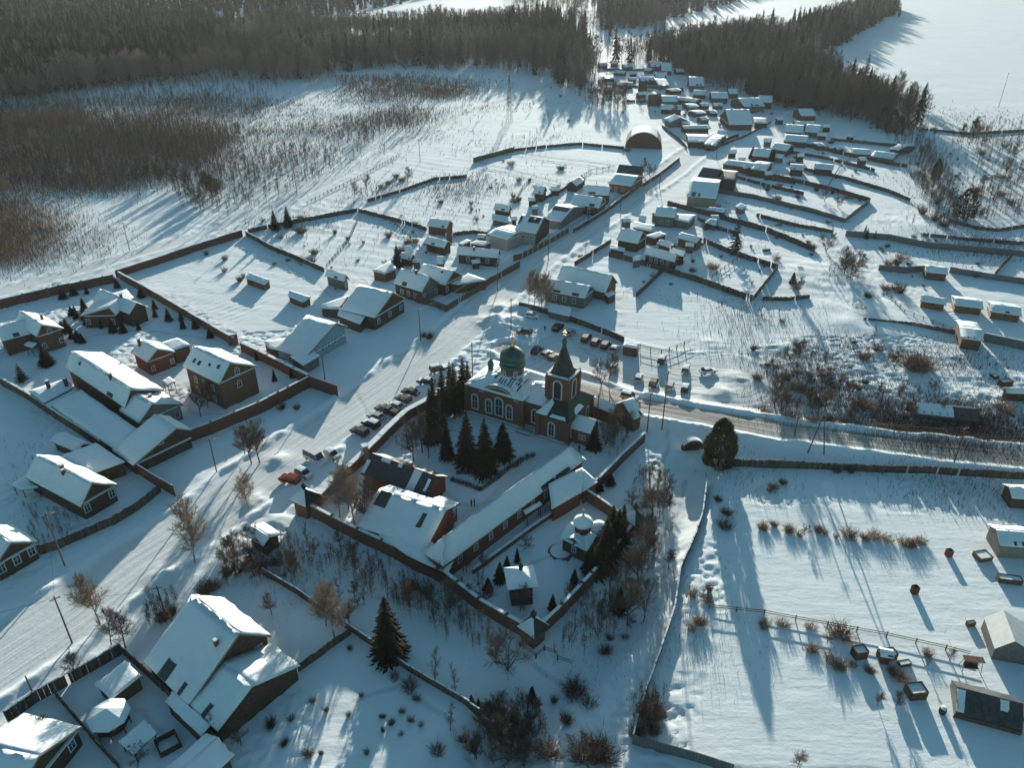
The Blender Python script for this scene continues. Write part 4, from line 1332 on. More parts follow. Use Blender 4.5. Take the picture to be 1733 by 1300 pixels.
crate(1453, 1110, 1.9, 1.5, 1.5, 'dark wooden box at the left end of the currant row')
crate(1500, 1112, 2.6, 1.4, 1.1, 'low brown box in front of the snow-capped plot shed')
crate(1548, 1176, 2.4, 1.9, 1.5, 'lidded brown box standing alone below the currant rows', rz=.1)
crate(1530, 1125, 1.8, .8, .5, 'flat half-buried board box right of the snow-capped plot shed')
crate(1547, 1003, .9, .9, 1.3, 'small dark bin standing alone on the smooth white allotment', cap=False, m='wood', cat='bin', name='garden_bin')
crate(1605, 940, .9, .9, 1.2, 'small reddish bin below the dry currant hedge', cap=False, m='redbrick', cat='bin', name='garden_bin')
crate(1642, 1058, 1.3, .6, .7, 'little tan crate near the white tarpaulin shed', m='log', cat='crate', name='garden_crate')
crate(1707, 984, 3.6, 1.3, .9, 'long raised frame by the right edge below the tan shed', rz=-.2, cat='cold frame', name='cold_frame')
crate(1662, 944, 2.4, 2.0, .8, 'snow-buried woodpile left of the tan shed', m='log', cat='woodpile', name='woodpile')
crate(1700, 652, 2.8, 1.6, 1.4, 'heap of dark crates by the right edge above the plowed road', m='wood', cat='crates', name='crate_heap')
crate(1683, 638, 1.4, 1.4, .5, 'round dark tyre-like box lying in the snow above the long glasshouse', m='rubber', cat='box')
crate(1297, 424, 2.6, .7, .5, 'dark bench-like box alone right of the tall garden spruce', m='wood', cat='bench', name='garden_bench', cap=False)


def swing(px, py):
    p = W(px, py)
    r = empty('garden_swing', p, -.15, 'white-framed garden swing with canopy in the right allotment', 'swing')
    for sx in (-1.3, 1.3):
        for sy in (-.8, .8):
            b = MB()
            b.tube((sx, sy, -.3), (sx * .95, sy * .15, 2.2), .05, .05, 6)
            b.build('leg', M['concrete'], r)
    b = MB()
    b.box((0, 0, 2.25), (2.8, 1.1, .1))
    b.build('canopy', M['board'], r)
    b = MB()
    b.box((0, 0, .6), (2.0, .6, .1))
    b.build('seat', M['board'], r)
    b = MB()
    b.box((0, .32, .95), (2.0, .08, .6))
    b.build('backrest', M['board'], r)


swing(1641, 1134)
b_ = MB()
b_.lathe((0, 0, 0), [(.42, -.2), (.5, .3), (.5, .7), (.42, 1.0)], 12)
b_.lathe((0, 0, 0), [(.45, 1.0), (.42, 1.15), (.1, 1.22)], 12, mi=1)
o_ = b_.build('barrel', [M['iron'], M['snow']])
o_.location = W(1594, 1207)
tag(o_, 'snow-topped dark barrel near the glazed lean-to greenhouse', 'barrel')

# kiosk by the car park
r_ = shed('kiosk', 'red-brown kiosk with glaring white snow cap at the car park corner', [(1054, 584, 2.8), (1058, 577, 2.8), (1083, 580, 2.8), (1079, 588, 2.8)], 'redmetal', 'kiosk', snow=.4, oh=.1, door=True)
# ------------------------------------------------------------------ walls and fences
fence('estate_brick_wall', 'long brown sheet wall along the back of the fenced estate', [(-60, 534), (0, 522), (103, 497), (195, 478)], 2.6, 'redmetal', 'wall', pil='pole', step=3.2, thick=.12)
fence('red_sheet_wall', 'dark red sheet wall along the upper edge of the white garden', [(197, 470), (260, 450), (330, 426), (411, 400)], 2.4, 'redmetal', 'wall', step=3.0)
fence('garden_brick_wall', 'brown brick wall with snow lip running down between estate and white garden', [(203, 472), (270, 510), (340, 552), (398, 586)], 2.5, 'brick', 'wall', capw=.5, thick=.25, step=3)
fence('sheet_gate', 'short red panel closing the lower end of the brown brick wall', [(388, 586), (404, 582)], 3.0, 'redmetal', 'gate', cap=False)
fence('pale_blue_house_wall', 'brick wall with wide snow cap in front of the pale blue house', [(411, 596), (455, 617), (500, 640), (524, 652)], 2.8, 'redbrick', 'wall', capw=.8, thick=.3, step=3.2, pil='brick')
fence('street_red_wall', 'long red-brown wall along the street below the tall brown house', [(318, 750), (360, 734), (400, 717), (440, 700), (490, 674), (525, 655)], 3.0, 'redmetal', 'wall', capw=.4, step=3.2, pil='redbrick')
fence('street_end_wall', 'short red-brown wall stub ending on the open street square', [(525, 655), (550, 664), (573, 672)], 3.0, 'redmetal', 'wall', cap=False, step=3)
fence('estate_side_fence', 'dark board fence with snow cap on the left flank of the estate', [(-30, 635), (46, 676), (90, 706), (140, 738), (175, 762)], 2.4, 'fenceb', step=2.6, capw=.5)
fence('brown_street_fence', 'brown sheet fence between the wide-doored barn and the street corner', [(216, 790), (262, 820), (297, 840)], 2.6, 'redmetal', step=2.6)
fence('front_garden_fence', 'long dark garden fence curving before the plank-gabled house', [(272, 832), (235, 862), (195, 886), (150, 906), (100, 928), (66, 938)], 1.7, 'fenceb', posts=True, cap=False, step=2.4)
fence('yard_street_fence', 'dark yard fence along the street in the lower left', [(14, 1222), (60, 1190), (105, 1165), (155, 1136), (207, 1106)], 2.0, 'fenceb', posts=True, step=2.4)
fence('yard_side_fence', 'dark board fence from the yard corner to the very tall house', [(207, 1106), (245, 1140), (290, 1183)], 1.8, 'fenceb', posts=True, cap=False)
fence('yard_inner_fence', 'narrow dark fence dividing the lower left yards', [(96, 1180), (130, 1220), (165, 1262), (205, 1305)], 1.4, 'fenceb', posts=True, cap=False)
fence('orchard_fence', 'long weathered fence running diagonally below the monastery wall', [(445, 972), (500, 1004), (545, 1036), (592, 1068), (640, 1101), (696, 1140), (778, 1188), (812, 1218), (850, 1262)], 1.4, 'fenceb', posts=True, step=2.5)
fence('orchard_side_fence', 'dark fence from the barn to the diagonal weathered fence', [(506, 1137), (550, 1106), (595, 1073)], 1.5, 'fenceb', posts=True, cap=False)
fence('wattle_fence', 'leaning dark fence with snow rim winding down along the ravine', [(1195, 822), (1188, 876), (1176, 912), (1150, 970), (1141, 1035), (1118, 1105), (1096, 1166), (1080, 1215), (1070, 1257)], 1.5, 'fenceb', step=1.6, jit=.22, posts=False, capw=.25)
fence('grey_metal_fence', 'smooth grey sheet metal fence at the lower edge', [(1070, 1258), (1120, 1273), (1180, 1290), (1240, 1309)], 1.8, 'gmetal', step=2.4, cap=False, posts=False)
fence('rail_fence_piece', 'short low rail fence below the monastery corner', [(880, 1095), (907, 1115), (921, 1102), (966, 1132)], 1.0, 'pole', rail=True, posts=True, cap=False, step=2.2)
fence('road_wooden_fence', 'long dark picket fence along the plowed road at right', [(1238, 788), (1293, 791), (1380, 794), (1470, 799), (1560, 801), (1650, 807), (1740, 813)], 1.7, 'fenceb', posts=True, step=2.6, cap=False)
fence('wire_fence', 'low wire fence with leaning stakes across the right allotment', [(1200, 1030), (1293, 1040), (1400, 1060), (1500, 1078), (1600, 1100), (1640, 1110)], .9, 'pole', rail=True, posts=True, cap=False, step=4)
fence('street_board_fence', 'brown board fence around the yard at the street corner by the grey plank gable', [(705, 512), (735, 519), (756, 528), (794, 504), (832, 479), (858, 464), (880, 452)], 2.1, 'board', step=2.4, cap=False)
fence('white_post_fence', 'dark fence with tall pale posts before the beige lower wall', [(868, 442), (884, 437), (910, 423), (940, 407), (962, 394)], 1.9, 'board', posts=True, pil='white', cap=False, step=3.6)
fence('upper_street_fence', 'snow-topped board fence along the upper street', [(970, 394), (1000, 376), (1022, 362), (1045, 345), (1074, 323)], 1.6, 'board', capw=.35)
fence('bend_street_fence', 'snow-topped board fence at the street bend near the hangar', [(1088, 316), (1117, 297), (1150, 271)], 1.6, 'board', capw=.35)
fence('picket_garden_fence', 'dark picket fence around the corner garden right of the street', [(972, 450), (1005, 429), (1034, 411)], 1.5, 'fenceb', capw=.25)
fence('farm_long_fence', 'long grey-brown fence running from the corner garden to the white meadow', [(1030, 434), (1070, 444), (1121, 459), (1180, 477), (1230, 495), (1273, 510)], 1.9, 'fenceb', cap=False)
fence('cross_farm_fence', 'short dark fence crossing down from the long grey-brown farm fence', [(1121, 461), (1098, 484), (1076, 504)], 1.7, 'fenceb', cap=False)
fence('bed_side_fence', 'dark fence on the right side of the striped garden beds', [(1190, 410), (1237, 430), (1280, 444), (1316, 456), (1296, 481), (1274, 509)], 1.7, 'fenceb', cap=False)
fence('dark_farm_fence', 'long tall dark fence behind the lone garden spruce', [(1129, 347), (1194, 364), (1240, 377), (1290, 390), (1340, 410), (1378, 427)], 1.9, 'fenceb', cap=False)
fence('terrace_fence', 'pale weathered fence sweeping round the upper garden corner', [(1216, 327), (1275, 336), (1320, 347), (1370, 359), (1429, 377), (1450, 360), (1472, 343)], 1.8, 'grey', cap=False)
fence('hedge_row_fence', 'dark fence under a row of bare shrubs in the terraced gardens', [(1262, 291), (1344, 308), (1400, 321), (1437, 331), (1472, 342)], 1.7, 'fenceb', cap=False)
fence('greenhouse_fence', 'long dark fence behind the low arched greenhouses', [(1326, 241), (1380, 251), (1440, 265), (1490, 276), (1535, 284)], 1.7, 'fenceb', cap=False)
fence('upper_garden_fence', 'low fence across the topmost terraced garden', [(1405, 238), (1460, 243), (1520, 249)], 1.5, 'fenceb', cap=False)
fence('scrub_terrace_fence', 'patchy fence with scrub between the garden terraces', [(1359, 288), (1428, 303), (1502, 325), (1540, 341)], 1.4, 'fenceb', cap=False)
fence('car_park_fence', 'dark fence along the upper side of the car park', [(878, 520), (925, 531), (969, 545), (1015, 562), (1056, 580)], 1.7, 'fenceb', capw=.25)
fence('sagging_net_fence', 'sagging wire fence between the kiosk and the white meadow', [(1083, 591), (1119, 601), (1145, 592), (1170, 581)], 1.4, 'pole', rail=True, posts=True, cap=False, step=2.6)
fence('hangar_fence', 'dark low fence in front of the field left of the arched hangar', [(860, 257), (920, 250), (980, 245), (1056, 252)], 1.3, 'fenceb', cap=False)
fence('field_board_fence', 'brown board fence standing alone in the upper field', [(801, 275), (830, 267), (870, 256)], 2.2, 'board', cap=False)
fence('garden_wire_fence', 'thin fence line across the upper bright gardens', [(860, 258), (920, 268), (985, 275), (1043, 284)], 1.2, 'pole', cap=False, rail=True)
fence('plot_wire_fence', 'thin fence line between the bright plots behind the dormer house', [(800, 275), (860, 289), (910, 302), (962, 316)], 1.2, 'pole', cap=False, rail=True)
fence('white_garden_fence', 'dark snow-rimmed fence from the red sheet wall to the garden barn', [(416, 398), (459, 422), (505, 441), (549, 461)], 1.6, 'fenceb', capw=.2)
fence('back_lane_fence', 'dark fence with shrubs along the back of the street gardens', [(420, 394), (470, 383), (540, 370), (605, 358), (660, 372), (722, 390)], 1.4, 'fenceb', cap=False)
fence('plot_edge_fence', 'dark scrubby fence beside the ploughed bright plot', [(622, 342), (680, 325), (735, 305), (790, 300)], 1.3, 'fenceb', cap=False)
fence('allotment_sheet_fence', 'long grey sheet fence at the top of the right allotments', [(1430, 400), (1500, 406), (1570, 420), (1650, 427), (1745, 436)], 2.2, 'gmetal', cap=False, step=2.8)
fence('allotment_fence_left', 'grey fence left of the small allotment shed', [(1486, 457), (1530, 461), (1564, 459)], 1.9, 'gmetal', cap=False)
fence('allotment_fence_right', 'grey fence right of the small allotment shed, reaching the picture edge', [(1606, 461), (1660, 470), (1745, 483)], 1.9, 'gmetal', cap=False)
fence('garage_fence', 'grey sheet fence running right from the square brown garage', [(1662, 577), (1700, 585), (1750, 596)], 2.4, 'gmetal', capw=.3)
fence('plot_divider_fence', 'short fence between two plots near the right edge', [(1682, 468), (1697, 450), (1712, 436)], 1.5, 'fenceb', cap=False)
fence('brushwood_fence', 'brushwood fence below the bare tree on the white slope', [(1290, 508), (1330, 509), (1370, 505)], 1.2, 'fenceb', cap=False)
fence('curved_scrub_fence', 'curved dark fence under the tall pine on the right slope', [(1605, 375), (1650, 388), (1690, 392), (1735, 385)], 1.3, 'fenceb', cap=False)

for k_, (lab_, q_) in enumerate((('thin plot fence below the upper lane houses', [(1320, 256), (1400, 270), (1480, 290)]), ('thin plot fence left of the upper lane', [(1240, 300), (1300, 316), (1360, 330)]), ('thin plot fence between dark farm fence and pale terrace fence', [(1280, 366), (1340, 382), (1410, 395)]), ('short yard fence below the big bluish-roofed farmhouse', [(1165, 250), (1205, 246), (1250, 230)]),
        ('street fence in front of the low twin roofs', [(1180, 252), (1225, 246), (1262, 232), (1305, 208)]), ('far yard fence below the grey-fronted far house', [(1060, 172), (1110, 174), (1160, 180)]), ('far yard fence beneath the long pale far roof', [(1040, 146), (1090, 148), (1150, 152)]), ('far yard fence at the foot of the forest', [(1020, 118), (1060, 120), (1110, 118)]),
        ('plot fence along the right of the hangar road', [(1120, 215), (1150, 238), (1162, 252)]), ('slope fence under the right-hand pines', [(1560, 400), (1640, 408), (1735, 415)]), ('thin field fence below the grey field sheds', [(1460, 545), (1540, 552), (1615, 566)]), ('garden fence from the street house to the upper field', [(905, 345), (950, 325), (985, 300)]),
        ('garden fence between the small-window house and the long chimney house', [(760, 400), (800, 395), (840, 400)]), ('yard fence right of the two-storey farmhouse', [(1180, 372), (1215, 388), (1250, 398)]), ('scrubby boundary fence on the right slope above the pines', [(1560, 220), (1640, 228), (1740, 222)]))):
    fence('plot_fence', lab_, q_, 1.3, 'fenceb', cap=False)
for k_, (lab_, q_) in enumerate((('rail fence from the grey barn up to the back lane', [(553, 452), (590, 410), (610, 365)]), ('rail fence left of the dark-end barn', [(660, 372), (690, 400), (715, 425)]), ('rail fence running behind the dormer house garden', [(870, 345), (885, 318), (900, 302)]), ('rail fence beside the orange-brown house garden', [(985, 300), (1000, 290), (1040, 284)]),
        ('rail fence dividing the striped bed plot', [(1205, 470), (1240, 445), (1262, 432)]), ('rail fence between the terrace plots below the arched greenhouses', [(1440, 268), (1420, 285), (1400, 318)]), ('rail fence between allotment sheds and grey garage', [(1500, 500), (1530, 530), (1612, 560)]), ('rail fence under the glasshouse above the plowed road', [(1440, 722), (1540, 728), (1640, 738)]), ('rail fence along the upper left field track', [(520, 345), (600, 305), (680, 262)]))):
    fence('rail_fence', lab_, q_, 1.1, 'pole', cap=False, rail=True, posts=True, step=3)

# the monastery's own brick wall
fence('monastery_front_wall', 'tall brown brick wall of the monastery facing the lower orchard, snow on top', [(521, 870), (565, 893), (608, 915), (670, 944), (735, 972), (775, 1006), (811, 1034), (858, 1062), (893, 1082)], 2.7, 'brick', 'wall', capw=.55, thick=.4, step=3.2, jit=.03, pil='brick')
fence('monastery_right_wall', 'brick wall of the monastery from the corner turret up to the small domed chapel', [(911, 1080), (950, 1043), (1000, 989), (1040, 942), (1068, 907)], 2.5, 'brick', 'wall', capw=.5, thick=.4, step=3.2, jit=.03, pil='brick')
fence('monastery_chapel_wall', 'dark inner brick wall between the extension roof and the chapel turret', [(985, 842), (1015, 862), (1040, 880), (1066, 898)], 2.5, 'brick', 'wall', capw=.4, thick=.4, step=3.2, jit=.03)
fence('monastery_road_wall', 'red-brown wall climbing from the monastery extension to the plowed road', [(985, 843), (1012, 825), (1050, 785), (1090, 747)], 2.2, 'redmetal', 'wall', capw=.5, thick=.35, step=3, jit=.03)
fence('monastery_car_wall', 'brick wall with wide snow top behind the row of parked cars', [(622, 776), (655, 742), (688, 710), (725, 690), (752, 672)], 2.4, 'brick', 'wall', capw=1.3, thick=.6, step=3.2, jit=.03)
fence('monastery_gate_wall', 'brick wall with wide snow top between gate turret and pale gate pillar', [(538, 858), (565, 831), (595, 802), (616, 782)], 2.4, 'brick', 'wall', capw=1.1, thick=.6, step=3.2, jit=.03)
fence('inner_low_wall', 'low brick kerb wall running along the longest monastery building', [(800, 972), (850, 935), (900, 898), (950, 864), (985, 842)], 1.0, 'brick', 'wall', capw=.4, thick=.3, step=3, jit=.02)
r_ = empty('gate_pillar', W(620, 781), .5, 'pale plastered gate pillar in the wall beside the dark ribbed-roofed house', 'pillar')
b_ = MB()
b_.box((0, 0, 1.8), (1.0, 1.0, 4.2))
b_.build('shaft', M['tan'], r_)
b_ = MB()
b_.box((0, 0, 4.0), (1.3, 1.3, .25))
b_.build('snow_cap', M['snow'], r_)


def turret(px, py, label, w=3.6, hw=3.0, rz=-.55, roof='dgreen'):
    r = empty('wall_turret', W(px, py), rz, label, 'turret')
    b = MB()
    b.box((0, 0, hw / 2 - .3), (w * .8, w * .8, hw + .6))
    b.build('wall', M['brick'], r)
    b = MB()
    b.lathe((0, 0, hw), [(w * .78, 0), (w * .78, .12), (.3, 1.9)], 4)
    ro = b.build('roof', M[roof], r)
    b = MB()
    s_ = w * .78
    t0 = math.pi * 2 * (0 + .5) / 4
    for k in (0, 2):
        a0, a1 = t0 + k * math.pi / 2, t0 + (k + 1) * math.pi / 2
        q = [Vector((s_ * math.cos(a0), s_ * math.sin(a0), hw + .14)), Vector((s_ * math.cos(a1), s_ * math.sin(a1), hw + .14)), Vector((.3 * math.cos(a1), .3 * math.sin(a1), hw + 1.95)), Vector((.3 * math.cos(a0), .3 * math.sin(a0), hw + 1.95))]
        b.slab(q, .16, 4, 4, .02)
    b.build('roof_snow', M['snow'], ro)
    b = MB()
    b.lathe((0, 0, hw + 1.8), [(.3, 0), (.3, .5), (.5, .8), (.5, 1.1), (.12, 1.6), (.03, 2.1)], 10)
    b.build('finial', M[roof], ro)


turret(521, 866, 'square gate turret with half-snowed pyramid roof at the left monastery corner', 3.9, 3.2, -.55)
turret(902, 1084, 'square corner turret of the monastery wall nearest the orchard', 3.2, 2.9, -.75)
turret(1072, 899, 'square corner turret of the monastery wall behind the domed chapel', 3.0, 2.9, -.9)


def belfry(px, py):
    r = empty('belfry_gazebo', W(px, py), rad(8), 'open wooden belfry on posts with snowy pyramid roof inside the monastery', 'belfry')
    w, h = 4.6, 4.3
    b = MB()
    b.box((0, 0, .5), (w * .75, w * .75, 1.6))
    b.build('base', M['wood'], r)
    for sx in (-1, 0, 1):
        for sy in (-1, 0, 1):
            if sx or sy:
                b = MB()
                b.box((sx * w * .34, sy * w * .34, 2.8), (.2, .2, 3.1))
                b.build('post', M['wood'], r)
    b = MB()
    for sx, sy, dx, dy in ((0, -1, w * .7, .1), (0, 1, w * .7, .1), (-1, 0, .1, w * .7), (1, 0, .1, w * .7)):
        b.box((sx * w * .38, sy * w * .38, 2.75), (dx, dy, .12))
        b.box((sx * w * .38, sy * w * .38, 1.75), (dx, dy, .1))
    b.build('railing', M['grey'], r)
    b = MB()
    b.lathe((0, 0, 0), [(w * .74, h), (w * .74, h + .1), (.2, h + 1.5)], 4)
    ro = b.build('roof', M['rboard'], r)
    b = MB()
    b.lathe((0, 0, 0), [(w * .755, h + .11), (w * .755, h + .33), (.3, h + 1.9), (.05, h + 1.95)], 4)
    b.build('roof_snow', M['snow'], ro)
    b = MB()
    b.lathe((0, 0, h + 1.8), [(.3, 0), (.3, .4), (.42, .65), (.38, .95), (.08, 1.4), (.03, 1.7)], 10)
    b.build('finial', M['dgreen'], ro)
    b = MB()
    b.lathe((0, 0, h - .9), [(.42, 0), (.34, .25), (.2, .55), (.08, .65)], 12)
    b.build('bell', M['gold'], r)


belfry(881, 1012)
# ------------------------------------------------------------------ the church
def church():
    A = flat(794, 697)
    A = (-10.0, 151.5)
    r = empty('church', (A[0], A[1], 0), rad(-29.5), 'large brick church with green onion dome, tent-roofed bell tower and white-framed arched windows', 'church')
    NX, NY = 14.0, 12.0

    def walls(name, x0, x1, y0, y1, h, m='brick', base=True):
        b = MB()
        b.box(((x0 + x1) / 2, (y0 + y1) / 2, h / 2 - .3), (x1 - x0, y1 - y0, h + .6))
        o = b.build(name, M[m], r)
        c = MB()                                        # plinth and cornice bands
        c.box(((x0 + x1) / 2, (y0 + y1) / 2, .35), (x1 - x0 + .5, y1 - y0 + .5, .7))
        c.box(((x0 + x1) / 2, (y0 + y1) / 2, h - .55), (x1 - x0 + .2, y1 - y0 + .2, .22))
        c.box(((x0 + x1) / 2, (y0 + y1) / 2, h - .12), (x1 - x0 + .42, y1 - y0 + .42, .25))
        for cx in (x0, x1):
            for cy in (y0, y1):
                c.box((cx, cy, h / 2 + .1), (.9, .9, h - .5))
        c.build('cornice', M['brick'], o)
        c = MB()
        c.box(((x0 + x1) / 2, y0 - .3, .73), (x1 - x0 + .6, .5, .1))
        c.box(((x0 + x1) / 2, y0 - .55, .25), (x1 - x0 + 1.2, .6, .12))
        c.build('plinth_snow', M['snow'], o)
        return o

    def hip(name, x0, x1, y0, y1, z0, z1, ins, m='snow', ov=.45):
        x0, x1, y0, y1 = x0 - ov, x1 + ov, y0 - ov, y1 + ov
        cx0, cx1, cy0, cy1 = x0 + ins[0], x1 - ins[1], y0 + ins[2], y1 - ins[3]
        b, s = MB(), MB()
        for q in (((x0, y0, z0), (x1, y0, z0), (cx1, cy0, z1), (cx0, cy0, z1)), ((x1, y0, z0), (x1, y1, z0), (cx1, cy1, z1), (cx1, cy0, z1)),
                  ((x1, y1, z0), (x0, y1, z0), (cx0, cy1, z1), (cx1, cy1, z1)), ((x0, y1, z0), (x0, y0, z0), (cx0, cy0, z1), (cx0, cy1, z1)),
                  ((cx0, cy0, z1), (cx1, cy0, z1), (cx1, cy1, z1), (cx0, cy1, z1))):
            b.prism([(p[0], p[1], p[2] - .1) for p in q], (0, 0, .095))
            s.slab(q, .22 if m == 'snow' else .08, 8, 6, .03 if m == 'snow' else 0)
        o = b.build(name, M['dgreen'], r)
        s.build('roof_snow' if m == 'snow' else 'roof_sheet', M[m], o, smooth_=(m == 'snow'))
        return o
    nave = walls('nave_wall', 0, NX, 0, NY, 7.4)
    # raised arched parapet over the triple window
    b = MB()
    pts = [(3.2, 7.3), (4.4, 7.5)] + [(8.2 - 3.6 * math.cos(t), 7.5 + 1.9 * math.sin(t)) for t in (math.pi * k / 10 for k in range(1, 10))] + [(12, 7.5), (13.2, 7.3)]
    b.prism([(x, -.12, z) for x, z in pts], (0, .7, 0))
    o = b.build('arched_parapet', M['brick'], nave)
    b = MB()
    for (xa, za), (xb, zb) in zip(pts, pts[1:]):
        b.prism([(xa, -.28, za), (xb, -.28, zb), (xb, -.28, zb + .16), (xa, -.28, za + .16)], (0, .95, 0))
        b.prism([(xa, -.2, za - .62), (xb, -.2, zb - .62), (xb, -.2, zb - .5), (xa, -.2, za - .5)], (0, .07, 0))
    b.build('parapet_snow', M['snow'], nave)
    roof = hip('nave_roof', 0, NX, 0, NY, 7.5, 9.9, (5.6, 3.4, 4.0, 4.0))
    for k, (x, y, w, l) in enumerate(((9.3, 1.6, .3, 1.9), (10.0, 1.4, .25, 2.2), (11.0, 2.3, .3, 1.9), (11.6, 2.2, .25, 1.6), (12.6, 3.0, .3, 1.7), (13.2, 3.2, .3, 1.5), (3.4, 5.0, .3, 1.6), (4.0, 5.4, .3, 1.4), (7.0, 1.9, .3, 1.8), (7.6, 1.7, .25, 2.0), (8.3, 1.8, .3, 1.9), (5.6, 2.4, .5, 1.4), (12.0, 1.0, .3, 1.5), (1.2, 4.2, .4, 1.2))):
        b = MB()
        zz = 7.5 + 2.4 * (y + .45) / 4.0 + .24
        z2 = 7.5 + 2.4 * (min(y + l, 3.5) + .45) / 4.0 + .24
        if y > 4:
            zz = z2 = 7.5 + 2.4 * (x + .45) / 5.6 + .28
        b.prism([(x, y, zz), (x + w, y, zz), (x + w + .3, y + l, z2 + .02), (x + .3, y + l, z2 + .02)], (0, 0, .05))
        b.build('bare_sheet', M['droof'], roof)
    # narthex
    walls('narthex_wall', 13.6, 18.9, 1.4, 10.6, 6.6)
    hip('narthex_roof', 13.9, 18.6, 1.4, 10.6, 6.7, 8.8, (.1, .1, 4.6, 4.6))
    # tower block
    walls('tower_block_wall', 18.4, 25.4, -.9, 11, 6.0)
    hip('tower_block_roof', 18.4, 25.4, -.9, 11, 6.1, 8.3, (2.0, 2.0, 3.6, 3.0), m='dgreen')
    b = MB()
    b.slab([(18.0, -1.3, 6.25), (20.6, -1.3, 6.25), (20.9, 1.5, 8.0), (20.1, 2.2, 8.4)], .22, 5, 5, .02)
    b.slab([(25.8, 2.0, 6.25), (25.8, 6.0, 6.25), (24.2, 5.2, 7.6), (24.2, 3.2, 7.6)], .2, 5, 5, .02)
    b.slab([(21.2, -1.32, 6.25), (25.0, -1.32, 6.25), (24.6, -.7, 6.62), (21.6, -.7, 6.62)], .18, 5, 3, .02)
    b.build('snow_patch', M['snow'], bpy.data.objects.get('tower_block_roof'))
    # windows
    def win(x, y, z, w, h, face):
        ux, nz = {'near': ((1, 0, 0), (0, -1, 0)), 'right': ((0, 1, 0), (1, 0, 0)), 'left': ((0, -1, 0), (-1, 0, 0)), 'far': ((-1, 0, 0), (0, 1, 0))}[face]
        add_window(r, (x, y, z), ux, nz, w, h, True, fw=.28)
    win(2.0, 0, 3.6, 1.3, 3.5, 'near')
    win(5.6, 0, 3.5, 1.25, 3.3, 'near')
    win(8.2, 0, 4.1, 1.7, 4.3, 'near')
    win(10.8, 0, 3.5, 1.25, 3.3, 'near')
    win(16.4, 1.4, 3.4, 1.2, 3.2, 'near')
    win(21.6, -.9, 3.0, 1.2, 3.2, 'near')
    win(25.4, 1.4, 3.0, 1.2, 3.2, 'right')
    win(25.4, 8.8, 3.0, 1.2, 3.2, 'right')
    win(3, NY, 3.6, 1.2, 3.3, 'far')
    win(8, NY, 3.6, 1.2, 3.3, 'far')
    # central drum and dome
    cx, cy = 8.2, 6.0
    b = MB()
    b.lathe((cx, cy, 0), [(3.1, 9.4), (3.1, 9.85), (2.55, 9.9), (2.5, 11.5), (2.8, 11.55), (2.8, 11.8)], 12)
    drum = b.build('drum', M['brick'], r)
    for k in range(12):
        a = 6.283 * (k + .0) / 12 + .26
        if k % 2 == 0:
            n_ = Vector((math.cos(a), math.sin(a), 0))
            add_window(drum, Vector((cx, cy, 10.7)) + n_ * 2.44, (-n_.y, n_.x, 0), n_, .55, 1.4, True, fw=.17)
    b = MB()
    b.lathe((cx, cy, 0), [(3.15, 9.7), (3.15, 9.95), (2.6, 10.1)], 12)
    b.build('drum_snow', M['snow'], drum)
    b = MB()
    b.lathe((cx, cy, 11.8), [(2.95, 0), (2.95, .12), (2.72, .25), (2.68, .95), (2.9, 1.0), (2.9, 1.12), (2.6, 1.3), (2.78, 1.9), (2.74, 2.5), (2.45, 3.1), (1.9, 3.6), (1.2, 4.0), (.62, 4.3), (.36, 4.6)], 28)
    dome = b.build('dome', M['green'], r, smooth_=True)
    b = MB()
    b.lathe((cx, cy, 16.3), [(.42, 0), (.34, .3), (.16, .9), (.12, 1.4)], 10)
    b.lathe((cx, cy, 17.7), [(.05, 0), (.22, .18), (.05, .36)], 10)
    b.build('gilded_spire', M['gold'], dome)

    def cross(x, y, z, s, parent):
        c = MB()
        c.box((x, y, z + s * .5), (.1, .1, s))
        c.box((x, y, z + s * .68), (s * .5, .09, .1))
        c.box((x, y, z + s * .86), (s * .26, .08, .09))
        c.box((x, y, z + s * .38), (s * .3, .08, .09), .0)
        c.build('cross', M['gold'], parent)
    cross(cx, cy, 18.0, 1.6, dome)
    # small cupola over the altar end
    b = MB()
    b.lathe((2.6, 6, 8.6), [(.62, 0), (.62, 1.4), (.75, 1.45), (.75, 1.6), (.62, 1.7), (.72, 2.0), (.55, 2.5), (.2, 2.9), (.08, 3.2)], 12)
    cup = b.build('cupola', M['green'], r)
    b = MB()
    b.lathe((2.6, 6, 11.75), [(.1, 0), (.08, .9), (.16, 1.0), (.04, 1.15)], 8)
    b.build('gilded_spire', M['gold'], cup)
    cross(2.6, 6, 12.8, 1.2, cup)
    # bell tower
    tx, ty, tw = 21.0, 5.3, 2.55
    b = MB()
    b.box((tx, ty, 10.3), (tw * 2, tw * 2, 6.6))
    tower = b.build('bell_tower', M['brick'], r)
    b = MB()
    for z_, e in ((13.55, .12), (13.75, .28), (8.3, .15)):
        b.box((tx, ty, z_), (tw * 2 + e * 2, tw * 2 + e * 2, .2))
    for sx in (-1, 1):
        for sy in (-1, 1):
            b.box((tx + sx * (tw - .05), ty + sy * (tw - .05), 11), (.75, .75, 5.2))
    b.build('cornice', M['brick'], tower)
    for face, x, y in (('near', tx, ty - tw), ('right', tx + tw, ty), ('left', tx - tw, ty), ('far', tx, ty + tw)):
        ux, nz = {'near': ((1, 0, 0), (0, -1, 0)), 'right': ((0, 1, 0), (1, 0, 0)), 'left': ((0, -1, 0), (-1, 0, 0)), 'far': ((-1, 0, 0), (0, 1, 0))}[face]
        p, f = MB(), MB()
        wframe(p, f, (x, y, 10.6), ux, nz, 1.7, 4.2, True, .25, False)
        o = p.build('arched_opening', M['iron'], tower)
        f.build('frame', M['white'], o)
    b = MB()
